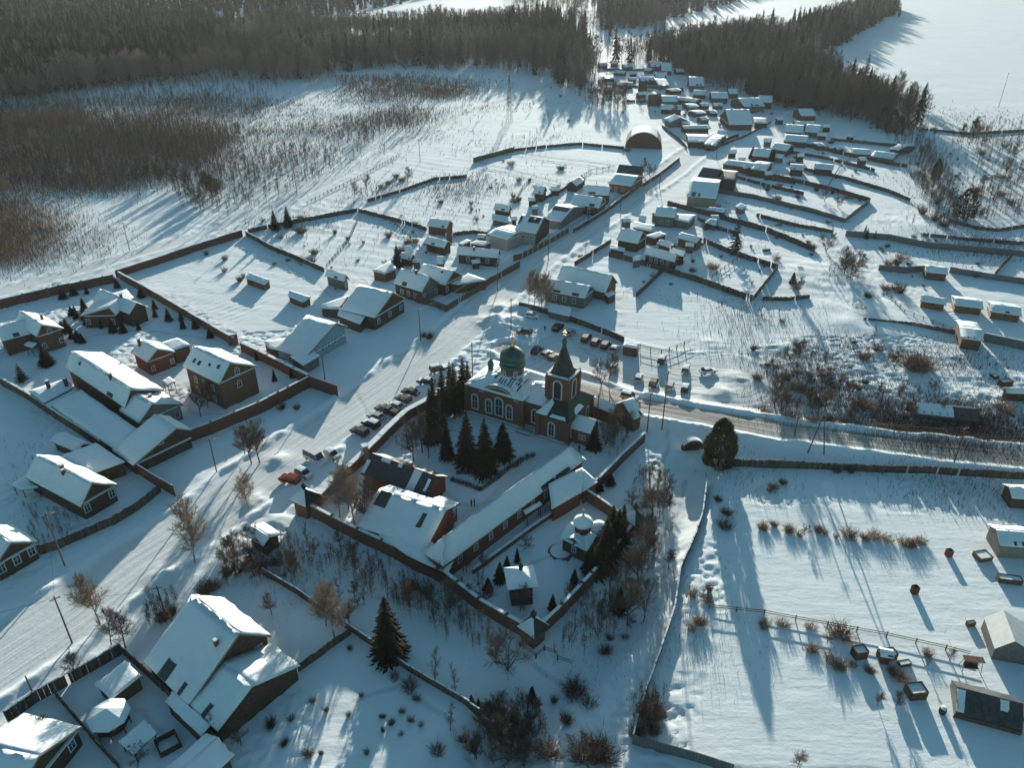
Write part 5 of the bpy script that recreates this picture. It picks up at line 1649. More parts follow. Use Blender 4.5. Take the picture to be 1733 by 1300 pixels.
    for sx, sy, dx, dy in ((0, -1, 5.7, .6), (1, 0, .6, 5.7), (0, 1, 5.7, .6), (-1, 0, .6, 5.7)):
        if (sx, sy) != (9, 9):
            b.box((tx + sx * 2.6, ty + sy * 2.6, 13.95), (dx, dy, .14))
    b.build('cornice_snow', M['snow'], tower)
    b = MB()
    b.lathe((tx, ty, 13.86), [(2.75, 0), (2.6, .15), (2.35, .55), (.42, 5.9), (.38, 6.0)], 8)
    tent = b.build('tent_roof', M['dgreen'], r)
    b = MB()
    b.lathe((tx, ty, 19.8), [(.5, 0), (.5, .12), (.4, .2), (.4, .75), (.55, .8), (.5, .9), (.62, 1.15), (.5, 1.5), (.2, 1.8), (.06, 2.05)], 14)
    b.build('onion_cap', M['green'], tent, smooth_=False)
    cross(tx, ty, 21.8, 1.9, tent)
    # right porch annex
    b = MB()
    b.box((27.6, 3.2, 1.7), (4.0, 4.4, 4.0))
    an = b.build('annex_wall', M['brick'], r)
    add_window(an, (27.6, 1.0, 2.0), (1, 0, 0), (0, -1, 0), .55, 1.1, False, fw=.14)
    add_window(an, (28.35, 1.0, 2.0), (1, 0, 0), (0, -1, 0), .55, 1.1, False, fw=.14)
    b = MB()
    b.slab([(25.5, .5, 3.7), (30.0, .5, 3.7), (30.0, 3.2, 5.6), (25.5, 3.2, 5.6)], .22, 6, 5, .03)
    b.slab([(30.0, 5.9, 3.7), (25.5, 5.9, 3.7), (25.5, 3.2, 5.6), (30.0, 3.2, 5.6)], .22, 6, 5, .03)
    b.build('annex_roof_snow', M['snow'], an)
    b = MB()
    b.prism([(29.55, 1.1, 3.6), (29.55, 5.3, 3.6), (29.55, 3.2, 5.4)], (.05, 0, 0))
    b.build('annex_gable', M['brick'], an)
    # steps and snow-covered canopy of the side entrance
    for k in range(3):
        b = MB()
        b.box((14.9 + .0, -.6 - .35 * k, .45 - .2 * k), (3.2, .8, .3))
        b.build('step', M['snow'] if k % 2 else M['concrete'], r)
    return r


church()
gable('log_gatehouse', 'orange log gatehouse with steep snow roof by the plowed road, next to the church', (1054, 681), (1072, 668), (1080, 708), 6.2, 3.4, E2=(1022, 694), he2=3.4, wall='log', gwall='log', cat='gatehouse', win='a1@2')
gable('log_side_house', 'low orange log house with sunlit roof squeezed between church and log gatehouse', (1046, 684), (999, 668), (1012, 690), 4.8, 3.4, wall='log', cat='house')



def chapel():
    r = empty('chapel', W(984, 930), rad(-38), 'small domed chapel with snow-covered dome, half hidden by spruces in the monastery corner', 'chapel')
    r.scale = (.97, .97, .95)
    b = MB()
    b.box((0, 0, 1.4), (5.0, 5.0, 4.0))
    w_ = b.build('wall', M['wood'], r)
    for a in range(4):
        m_ = Matrix.Rotation(a * math.pi / 2, 3, 'Z')
        g = MB()
        g.add([m_ @ Vector(p) for p in ((-2.5, -2.52, 3.3), (2.5, -2.52, 3.3), (0, -2.52, 4.6))], [(0, 1, 2)])
        g.build('gable_wall', M['wood'], w_, fix=False)
        g = MB()
        for s_ in (-1, 1):
            g.slab([m_ @ Vector(p) for p in ((s_ * 2.9, -2.95, 3.15), (0, -2.95, 4.7), (0, 0, 4.7), (s_ * 2.9, -.2, 3.15))], .2, 5, 4, .02)
        g.build('roof_snow', M['snow'], w_)
        n_ = m_ @ Vector((0, -1, 0))
        add_window(w_, m_ @ Vector((0, -2.5, 1.9)), m_ @ Vector((1, 0, 0)), n_, .7, 1.5, True)
    b = MB()
    b.lathe((0, 0, 0), [(1.45, 4.2), (1.45, 6.0), (1.7, 6.05), (1.7, 6.2)], 8)
    dr = b.build('drum', M['wood'], r)
    b = MB()
    b.lathe((0, 0, 6.2), [(1.75, 0), (1.8, .3), (1.6, .85), (1.1, 1.3), (.5, 1.6), (.2, 1.75)], 18)
    do = b.build('dome', M['snow'], dr, smooth_=True)
    b = MB()
    b.lathe((0, 0, 7.9), [(.22, 0), (.28, .2), (.1, .55), (.06, .8)], 8)
    b.box((0, 0, 9.1), (.09, .09, 1.1))
    b.box((0, 0, 9.25), (.55, .08, .09))
    b.build('cross', M['gold'], do)
    b = MB()
    b.lathe((1.8, 2.6, 0), [(1.5, -.4), (1.5, 4.2), (1.65, 4.25), (1.6, 4.7), (1.2, 5.2), (.6, 5.5), (.1, 5.6)], 16)
    b.build('apse', [M['snow']], r, smooth_=True)
    b = MB()
    b.lathe((-2.6, -2.9, 0), [(1.9, -.3), (1.9, .3)], 20)
    b.build('round_step', M['snow'], r)
    for k in range(3):
        b = MB()
        b.lathe((-2.6, -2.9, .02 - k * .12), [(2.1 + .25 * k, 0), (2.1 + .25 * k, .1)], 20)
        b.build('step', M['grey'], r)


chapel()

# ------------------------------------------------------------------ vehicles
def car_meshes():
    out = {}
    for style, (L, Wd, prof, cab, roofz) in dict(
            sedan=(4.5, 1.74, [(-2.25, .42), (-2.22, .85), (-1.55, .95), (1.0, .92), (2.05, .78), (2.25, .6), (2.25, .35), (-2.2, .32)], [(-1.7, .93), (-1.15, 1.42), (.35, 1.45), (1.05, .92)], 1.45),
            hatch=(4.1, 1.72, [(-2.05, .4), (-2.02, .95), (-1.6, .98), (.9, .95), (1.85, .82), (2.05, .62), (2.05, .35), (-2.0, .32)], [(-1.95, .96), (-1.65, 1.5), (.2, 1.52), (.95, .95)], 1.52),
            suv=(4.4, 1.82, [(-2.2, .5), (-2.18, 1.05), (-1.7, 1.08), (.95, 1.06), (2.0, .98), (2.2, .75), (2.2, .42), (-2.15, .4)], [(-2.1, 1.06), (-1.9, 1.72), (.3, 1.75), (1.0, 1.06)], 1.75),
            van=(5.4, 2.0, [(-2.7, .45), (-2.68, 1.15), (1.6, 1.15), (2.5, 1.0), (2.7, .7), (2.7, .4), (-2.6, .36)], [(-2.66, 1.13), (-2.6, 2.2), (1.1, 2.22), (1.75, 1.13)], 2.2)).items():
        h = Wd / 2
        b = MB()
        b.prism([(x, -h, z) for x, z in prof], (0, Wd, 0))
        lo, hi = cab[0], cab[-1]
        ih = h * .82
        r0, r1 = cab[1], cab[2]
        b.add([(r0[0] - .02, -ih, r0[1]), (r1[0] + .02, -ih, r1[1]), (r1[0] + .02, ih, r1[1]), (r0[0] - .02, ih, r0[1]), (r0[0] - .02, -ih, r0[1] + .06), (r1[0] - .05, -ih, r1[1] + .06), (r1[0] - .05, ih, r1[1] + .06), (r0[0] + .02, ih, r0[1] + .06)],
              [(3, 2, 1, 0), (4, 5, 6, 7), (0, 1, 5, 4), (1, 2, 6, 5), (2, 3, 7, 6), (3, 0, 4, 7)])
        for sg in (-1, 1):                                 # pillars
            for t_ in ((lo, r0), ((zipn(lo[0], hi[0], .48), lo[1]), (zipn(r0[0], r1[0], .45), r0[1])), (hi, r1)):
                b.tube((t_[0][0], sg * h * .96, t_[0][1]), (t_[1][0], sg * ih, t_[1][1]), .05, .05, 4)
        if style == 'van':
            b.prism([(-2.64, h * .97, 1.13), (-.7, h * .97, 1.13), (-.7, ih + .02, 2.2), (-2.6, ih + .02, 2.2)], (0, .02, 0))
        body = b.mesh('car_body', PAINT['black'])
        g = MB()
        e = .97
        g.add([(lo[0], -h * .95, lo[1]), (hi[0], -h * .95, hi[1]), (hi[0], h * .95, hi[1]), (lo[0], h * .95, lo[1]), (r0[0], -ih * .99, r0[1]), (r1[0], -ih * .99, r1[1]), (r1[0], ih * .99, r1[1]), (r0[0], ih * .99, r0[1])],
              [(0, 1, 5, 4), (1, 2, 6, 5), (2, 3, 7, 6), (3, 0, 4, 7), (4, 5, 6, 7), (3, 2, 1, 0)])
        glass = g.mesh('car_windows', M['glass'])
        w = MB()
        w.tube((0, -.11, 0), (0, .11, 0), .33, .33, 14)
        tyre = w.mesh('tyre', M['rubber'])
        w = MB()
        w.tube((0, -.125, 0), (0, .125, 0), .19, .19, 10)
        rim_ = w.mesh('rim', M['rim'])
        q = MB()
        q.box((0, 0, 0), (.12, .34, .15))
        hl = q.mesh('headlight', M['lamp'])
        q = MB()
        q.box((0, 0, 0), (.1, .26, .2))
        tl = q.mesh('tail_light', M['tail'])
        s = MB()
        s.slab([(r0[0] - .05, -ih, r0[1] + .06), (r1[0] - .05, -ih, r1[1] + .06), (r1[0] - .05, ih, r1[1] + .06), (r0[0] - .05, ih, r0[1] + .06)], .14, 4, 4, .02)
        s.slab([(hi[0] + .1, -h * .9, hi[1] - .02), (L / 2 - .3, -h * .9, prof[3][1] - .12), (L / 2 - .3, h * .9, prof[3][1] - .12), (hi[0] + .1, h * .9, hi[1] - .02)], .1, 4, 4, .02)
        snow = s.mesh('car_snow', M['snow'])
        out[style] = (L, h, body, glass, tyre, rim_, hl, tl, snow, prof)
    return out


CARS = car_meshes()
BODYC = {}


def car(px, py, dx, dy, style, col, snow, label, group=None, name=None):
    L, h, body, glass, tyre, rim_, hl, tl, sn, prof = CARS[style]
    a, b = W(px, py), W(px + dx, py + dy)
    key = (style, col)
    if key not in BODYC:
        m = body.copy()
        m.materials[0] = PAINT[col]
        BODYC[key] = m
    a.z += .02
    r = empty(name or ('minibus' if style == 'van' else 'car'), a, math.atan2(b.y - a.y, b.x - a.x), label, 'minibus' if style == 'van' else 'car', group)
    inst('body', BODYC[key], r)
    inst('windows', glass, r)
    for sx in (-1, 1):
        for sy in (-1, 1):
            w = inst('wheel', tyre, r)
            w.location = (sx * L * .31, sy * (h - .1), .33)
            inst('rim', rim_, w)
    for sy in (-1, 1):
        o = inst('headlight', hl, r)
        o.location = (L / 2 - .04, sy * h * .7, .68 if style != 'van' else .85)
        o = inst('tail_light', tl, r)
        o.location = (-L / 2 + .04, sy * h * .8, .8)
    if snow:
        inst('snow_cover', sn, r)
    return r


GW = 'cars parked nose-in along the monastery wall'
for row in ((609, 735, -34, -14, 'suv', 'dark_grey', 0, 'dark suv nearest the pale gate pillar in the row along the wall'),
            (628, 722, -34, -14, 'suv', 'black', 1, 'black car with a white snow-covered roof, second from the gate pillar in the row'),
            (637, 709, -34, -12, 'sedan', 'silver', 0, 'silver car third from the gate pillar in the row along the wall'),
            (650, 697, -34, -12, 'suv', 'olive', 0, 'dull olive car fourth from the gate pillar in the row along the wall'),
            (670, 691, -34, -12, 'sedan', 'white', 1, 'white snow-roofed car in the middle of the row along the wall'),
            (664, 703, -34, -12, 'hatch', 'dark_grey', 0, 'dark hatchback half hidden between the middle cars of the row'),
            (683, 679, -34, -12, 'hatch', 'dark_grey', 0, 'dark hatchback third from the spruces in the row along the wall'),
            (695, 667, -36, -9, 'sedan', 'dark_blue', 0, 'bluish dark car just before the gap in the row along the wall'),
            (721, 649, -36, -6, 'sedan', 'brown', 1, 'brown car with snowy roof beyond the gap, beside the spruces'),
            (742, 628, 36, -8, 'suv', 'olive', 1, 'olive car with white roof, last of the row and nearest the church')):
    car(*row, GW)
GS = 'vehicles parked on the street by the gate turret'
car(534, 780, 34, 18, 'van', 'white', 0, 'white minibus parked by the monastery wall near the gate turret', GS)
car(563, 774, 34, 20, 'hatch', 'beige', 1, 'beige snow-topped car tucked behind the white minibus', GS)
car(515, 806, 30, 16, 'hatch', 'silver', 1, 'snow-roofed silver car between the red car and the white minibus', GS)
car(491, 816, -34, -10, 'suv', 'red', 0, 'dark red car at the near end beside the gate turret', GS)
GP = 'cars in the snowy car park behind the church'
for row in ((888, 564, -30, -3, 'sedan', 'brown', 1, 'brown car with snow on its roof standing alone behind the green dome'),
            (944, 558, 20, -17, 'suv', 'black', 0, 'black car standing just left of the bell tower cross'),
            (964, 566, 24, -17, 'sedan', 'silver', 0, 'pale silver car right behind the bell tower cross'),
            (992, 576, 14, -18, 'suv', 'black', 0, 'leftmost of the four cars slanted along the car park fence'),
            (1008, 583, 14, -18, 'suv', 'dark_grey', 0, 'second of the four cars slanted along the car park fence'),
            (1025, 588, 14, -18, 'suv', 'black', 0, 'third of the four cars slanted along the car park fence'),
            (1040, 594, 16, -16, 'sedan', 'silver', 1, 'silver snow-topped car nearest the red-brown kiosk'),
            (909, 597, 16, -15, 'suv', 'dark_blue', 0, 'dark blue car between dome and bell tower spire'),
            (924, 603, 20, -14, 'sedan', 'silver', 0, 'silver car right of the dark blue one, behind the church roof'),
            (938, 609, 22, -14, 'hatch', 'olive', 0, 'olive car mostly hidden behind the bell tower spire'),
            (901, 538, 26, 3, 'hatch', 'white', 1, 'white-roofed car farthest up the car park near the snow heaps'),
            (1120, 612, 7, -20, 'suv', 'dark_grey', 1, 'snow-hooded dark car just right of and below the red-brown kiosk'),
            (1081, 643, 8, -20, 'hatch', 'silver', 0, 'silver hatchback leftmost in the lower car park'),
            (1106, 651, 8, -20, 'suv', 'dark_grey', 0, 'dark grey car second from left in the lower car park row'),
            (1133, 657, 7, -20, 'suv', 'silver', 0, 'grey car third from left in the lower car park row'),
            (1160, 628, 5, -20, 'hatch', 'beige', 1, 'beige snow-topped car behind the lower car park row'),
            (1159, 660, 5, -20, 'hatch', 'dark_grey', 1, 'white-roofed car at the right end of the lower car park row'),
            (1198, 631, 30, -5, 'sedan', 'white', 0, 'white car parked broadside, farthest right in the car park'),
            (1039, 624, 6, -18, 'hatch', 'white', 1, 'snow-covered car half hidden by the bare tree in the car park')):
    car(*row, GP)
car(1066, 676, 30, 6, 'suv', 'beige', 1, 'snow-caked pickup-like car on the bank beside the orange log gatehouse', 'cars by the road')
car(1202, 254, 30, -3, 'hatch', 'black', 1, 'dark car parked far up the street by the low twin roofs', 'cars by the road')


# ------------------------------------------------------------------ people
def person_mesh(pose=0):
    me = bpy.data.meshes.new('person')
    V = [(0, 0, .95), (0, 0, 1.2), (0, 0, 1.42), (0, .01, 1.52), (0, .03, 1.63), (0, .03, 1.74), (.1, 0, .9), (.11, .04 if pose else 0, .5), (.11, -.1 if pose else 0, .08), (.11, .1, .03),
         (-.1, 0, .9), (-.11, -.02, .5), (-.11, .12 if pose else 0, .08), (-.11, .22 if pose else .1, .03), (.2, 0, 1.4), (.27, .0, 1.14), (.28, .1, .9), (-.2, 0, 1.4), (-.27, 0, 1.14), (-.28, .1, .9)]
    E = [(0, 1), (1, 2), (2, 3), (3, 4), (4, 5), (0, 6), (6, 7), (7, 8), (8, 9), (0, 10), (10, 11), (11, 12), (12, 13), (2, 14), (14, 15), (15, 16), (2, 17), (17, 18), (18, 19)]
    Rr = [.17, .17, .16, .065, .1, .085, .1, .075, .06, .05, .1, .075, .06, .05, .085, .065, .05, .085, .065, .05]
    me.from_pydata(V, E, [])
    o = bpy.data.objects.new('person_tmp', me)
    COL.objects.link(o)
    md = o.modifiers.new('s', 'SKIN')
    for i, rr in enumerate(Rr):
        me.skin_vertices[0].data[i].radius = (rr, rr * .8)
    me.skin_vertices[0].data[0].use_root = True
    o.modifiers.new('d', 'SUBSURF').levels = 1
    dg = bpy.context.evaluated_depsgraph_get()
    m2 = bpy.data.meshes.new_from_object(o.evaluated_get(dg))
    bpy.data.objects.remove(o)
    m2.materials.clear()
    m2.materials.append(M['cloth'])
    m2.materials.append(M['skin'])
    for p in m2.polygons:
        c = p.center
        p.use_smooth = True
        p.material_index = 1 if (1.53 < c.z < 1.73 and c.y > .03) or (c.z < .95 and abs(c.x) > .24) else 0
    return m2


PM = [person_mesh(0), person_mesh(1)]
b_ = MB()
b_.lathe((0, .02, 1.66), [(.125, 0), (.13, .06), (.11, .14), (.04, .18)], 10)
HAT = b_.mesh('hat', M['cloth'])
for px_, py_, az_, k_, lab_ in ((922, 561, .4, 0, 'person in dark coat standing among the parked cars behind the bell tower'), (798, 858, 2.2, 0, 'left one of two people in dark coats by the longest monastery building'), (803, 857, 1.8, 0, 'right one of two people in dark coats by the longest monastery building'),
                                (980, 765, 3.0, 1, 'person walking at the side door of the church'), (806, 361, .3, 0, 'left one of two dark figures standing in the bright upper gardens'), (811, 360, -.4, 1, 'right one of two dark figures in the bright upper gardens'),
                                (1633, 764, 1.5, 1, 'person walking on the snow bank beside the plowed road')):
    o_ = inst('person', PM[k_])
    o_.location = W(px_, py_)
    o_.rotation_euler = (0, 0, az_)
    tag(o_, lab_, 'person', 'people in dark coats')
    inst('hat', HAT, o_)

# ------------------------------------------------------------------ poles and lines
def pole(px, py, tx, ty, desc, lamp=False, h=None, group='wooden utility poles'):
    b = W(px, py)
    if h is None:                                       # height from where its tip shows
        lo, hi = 1, 20
        for _ in range(30):
            mid = (lo + hi) / 2
            if proj(b.x, b.y, b.z + mid)[1] > ty:
                lo = mid
            else:
                hi = mid
        h = lo
    r = empty('utility_pole', b, rnd.uniform(-.4, .4) + .6)
    m = MB()
    m.tube((0, 0, -.5), (0, 0, h), .14, .1, 8)
    m.build('post', M['pole'], r)
    if h > 5:
        m = MB()
        m.box((0, 0, h - .5), (1.5, .1, .1))
        a = m.build('crossarm', M['pole'], r)
        for x in (-.65, -.25, .25, .65):
            m = MB()
            m.tube((x, 0, h - .45), (x, 0, h - .25), .05, .04, 6)
            m.build('insulator', M['white'], a)
    if lamp:
        m = MB()
        m.tube((0, 0, h - .9), (.9, 0, h - .6), .04, .04, 5)
        m.box((1.1, 0, h - .62), (.55, .22, .14))
        m.build('street_lamp', M['concrete'], r)
    auto(r, desc, 'pole', px, py, group)
    return b + Vector((0, 0, h - .3))


D1 = 'slim wooden pole'
PT = {}
for k_, (px_, py_, ty_, lamp_) in enumerate(((122, 1088, 1010, 0), (109, 956, 868, 1), (367, 800, 742, 1), (54, 1170, 1145, 0), (277, 1032, 992, 0), (220, 425, 376, 0), (360, 332, 276, 0), (711, 275, 235, 0), (727, 218, 180, 0), (686, 208, 175, 0), (826, 183, 150, 0),
                                            (712, 577, 522, 0), (550, 642, 603, 0), (842, 493, 444, 0), (928, 440, 393, 0), (1095, 731, 665, 0), (1120, 727, 628, 0), (1614, 785, 722, 0), (1690, 181, 112, 0), (1322, 178, 126, 0), (1116, 318, 292, 0), (1050, 355, 330, 0),
                                            (995, 380, 350, 0), (560, 255, 215, 0), (503, 330, 262, 0), (1010, 720, 668, 0), (1212, 268, 238, 0), (800, 640, 580, 0), (865, 560, 505, 0), (1488, 690, 655, 0), (1345, 735, 690, 0))):
    PT[k_] = pole(px_, py_, 0, ty_, D1 + (' carrying a lamp' if lamp_ else ''), lamp_)
# leaning pair of stays forming an A
pa, pb = W(1366, 768), W(1395, 771)
top = (pa + pb) / 2 + Vector((0, .4, 9.2))
r_ = empty('a_frame_pole', pa, 0, 'A-shaped double wooden pole astride the picket fence by the plowed road', 'pole')
for q_ in (pa, pb):
    m_ = MB()
    m_.tube(q_ - pa - Vector((0, 0, .5)), top - pa + (q_ - pa - (pb - pa) / 2) * .06, .14, .11, 8)
    m_.build('post', M['pole'], r_)
m_ = MB()
m_.box(top - pa - Vector((0, 0, .4)), (1.6, .1, .12), .4)
m_.build('crossarm', M['pole'], r_)


def wire(a, b, sag, label):
    m = MB()
    p = [a.lerp(b, t) - Vector((0, 0, sag * 4 * t * (1 - t))) for t in (k / 14 for k in range(15))]
    o = p[0].copy()
    for u, v in zip(p, p[1:]):
        m.tube(u - o, v - o, .022, .022, 4, cap=False)
    w = m.build('power_line', M['iron'], None, fix=False)
    w.location = o
    tag(w, label, 'power line', 'overhead power lines')


wire(PT[0], PT[1], .8, 'overhead wire between the two poles beside the lower left street')
wire(PT[1], PT[2], 1.0, 'overhead wire from the curved garden fence pole to the street wall pole')
wire(PT[0], Vector((PT[0].x - 40, PT[0].y - 14, PT[0].z)), .9, 'overhead wire leaving the lower left pole towards the picture edge')
wire(PT[0], PT[4], .7, 'overhead wire between the lower left pole and the one behind the very tall house')
wire(PT[15], PT[16], .4, 'overhead wire between the two poles on the road bank')
wire(PT[16], top, .7, 'overhead wire from the road bank to the A-shaped double pole')
wire(top, PT[17], .9, 'overhead wire from the A-shaped double pole to the last roadside pole')
wire(PT[11], PT[13], 1.0, 'overhead wire along the street from the square towards the single-chimney house')


def mast(px, py, h):
    r = empty('lattice_mast', W(px, py), .4, 'tall thin steel lattice mast on the bright upper field', 'mast')
    for sx in (-1, 1):
        for sy in (-1, 1):
            m = MB()
            m.tube((sx * 1.3, sy * 1.3, -.3), (sx * .2, sy * .2, h), .1, .07, 5)
            m.build('leg', M['iron'], r)
    m = MB()
    for k in range(9):
        t0, t1 = k / 9, (k + 1) / 9
        for sx, sy, ex, ey in ((-1, -1, 1, -1), (1, -1, 1, 1), (1, 1, -1, 1), (-1, 1, -1, -1)):
            w0, w1 = zipn(1.3, .2, t0), zipn(1.3, .2, t1)
            m.tube((sx * w0, sy * w0, h * t0), (ex * w1, ey * w1, h * t1), .05, .05, 4)
            m.tube((sx * w1, sy * w1, h * t1), (ex * w1, ey * w1, h * t1), .05, .05, 4)
    m.build('bracing', M['iron'], r)
    for z in (.72, .86, .97):
        m = MB()
        m.box((0, 0, h * z), (3.6, .16, .16))
        m.build('crossarm', M['iron'], r)


mast(862, 205, 26)

# stone culvert under the road bank
r_ = empty('culvert', W(1172, 764), rad(8), 'stone arched culvert mouth in the road bank above the ravine', 'culvert')
b_ = MB()
ar_ = [(1.75 * math.cos(t), 1.75 * math.sin(t) + .3) for t in (math.pi * k / 12 for k in range(13))]
for (x0_, z0_), (x1_, z1_) in zip(ar_, ar_[1:]):
    b_.prism([(x0_, 0, z0_), (x1_, 0, z1_), (x1_ * 1.35, 0, z1_ * 1.3), (x0_ * 1.35, 0, z0_ * 1.3)], (0, .8, 0))
b_.build('arch', M['redbrick'], r_)
b_ = MB()
b_.prism([(x_, .5, z_) for x_, z_ in ar_] + [(-1.75, .5, -.8), (1.75, .5, -.8)], (0, .1, 0))
b_.build('opening', M['iron'], r_)
b_ = MB()
for (x0_, z0_), (x1_, z1_) in zip(ar_[2:-2], ar_[3:-2]):
    b_.prism([(x0_ * 1.36, -.1, z0_ * 1.31), (x1_ * 1.36, -.1, z1_ * 1.31), (x1_ * 1.4, -.1, z1_ * 1.31 + .25), (x0_ * 1.4, -.1, z0_ * 1.31 + .25)], (0, 1.2, 0))
b_.build('snow_cap', M['snow'], r_)
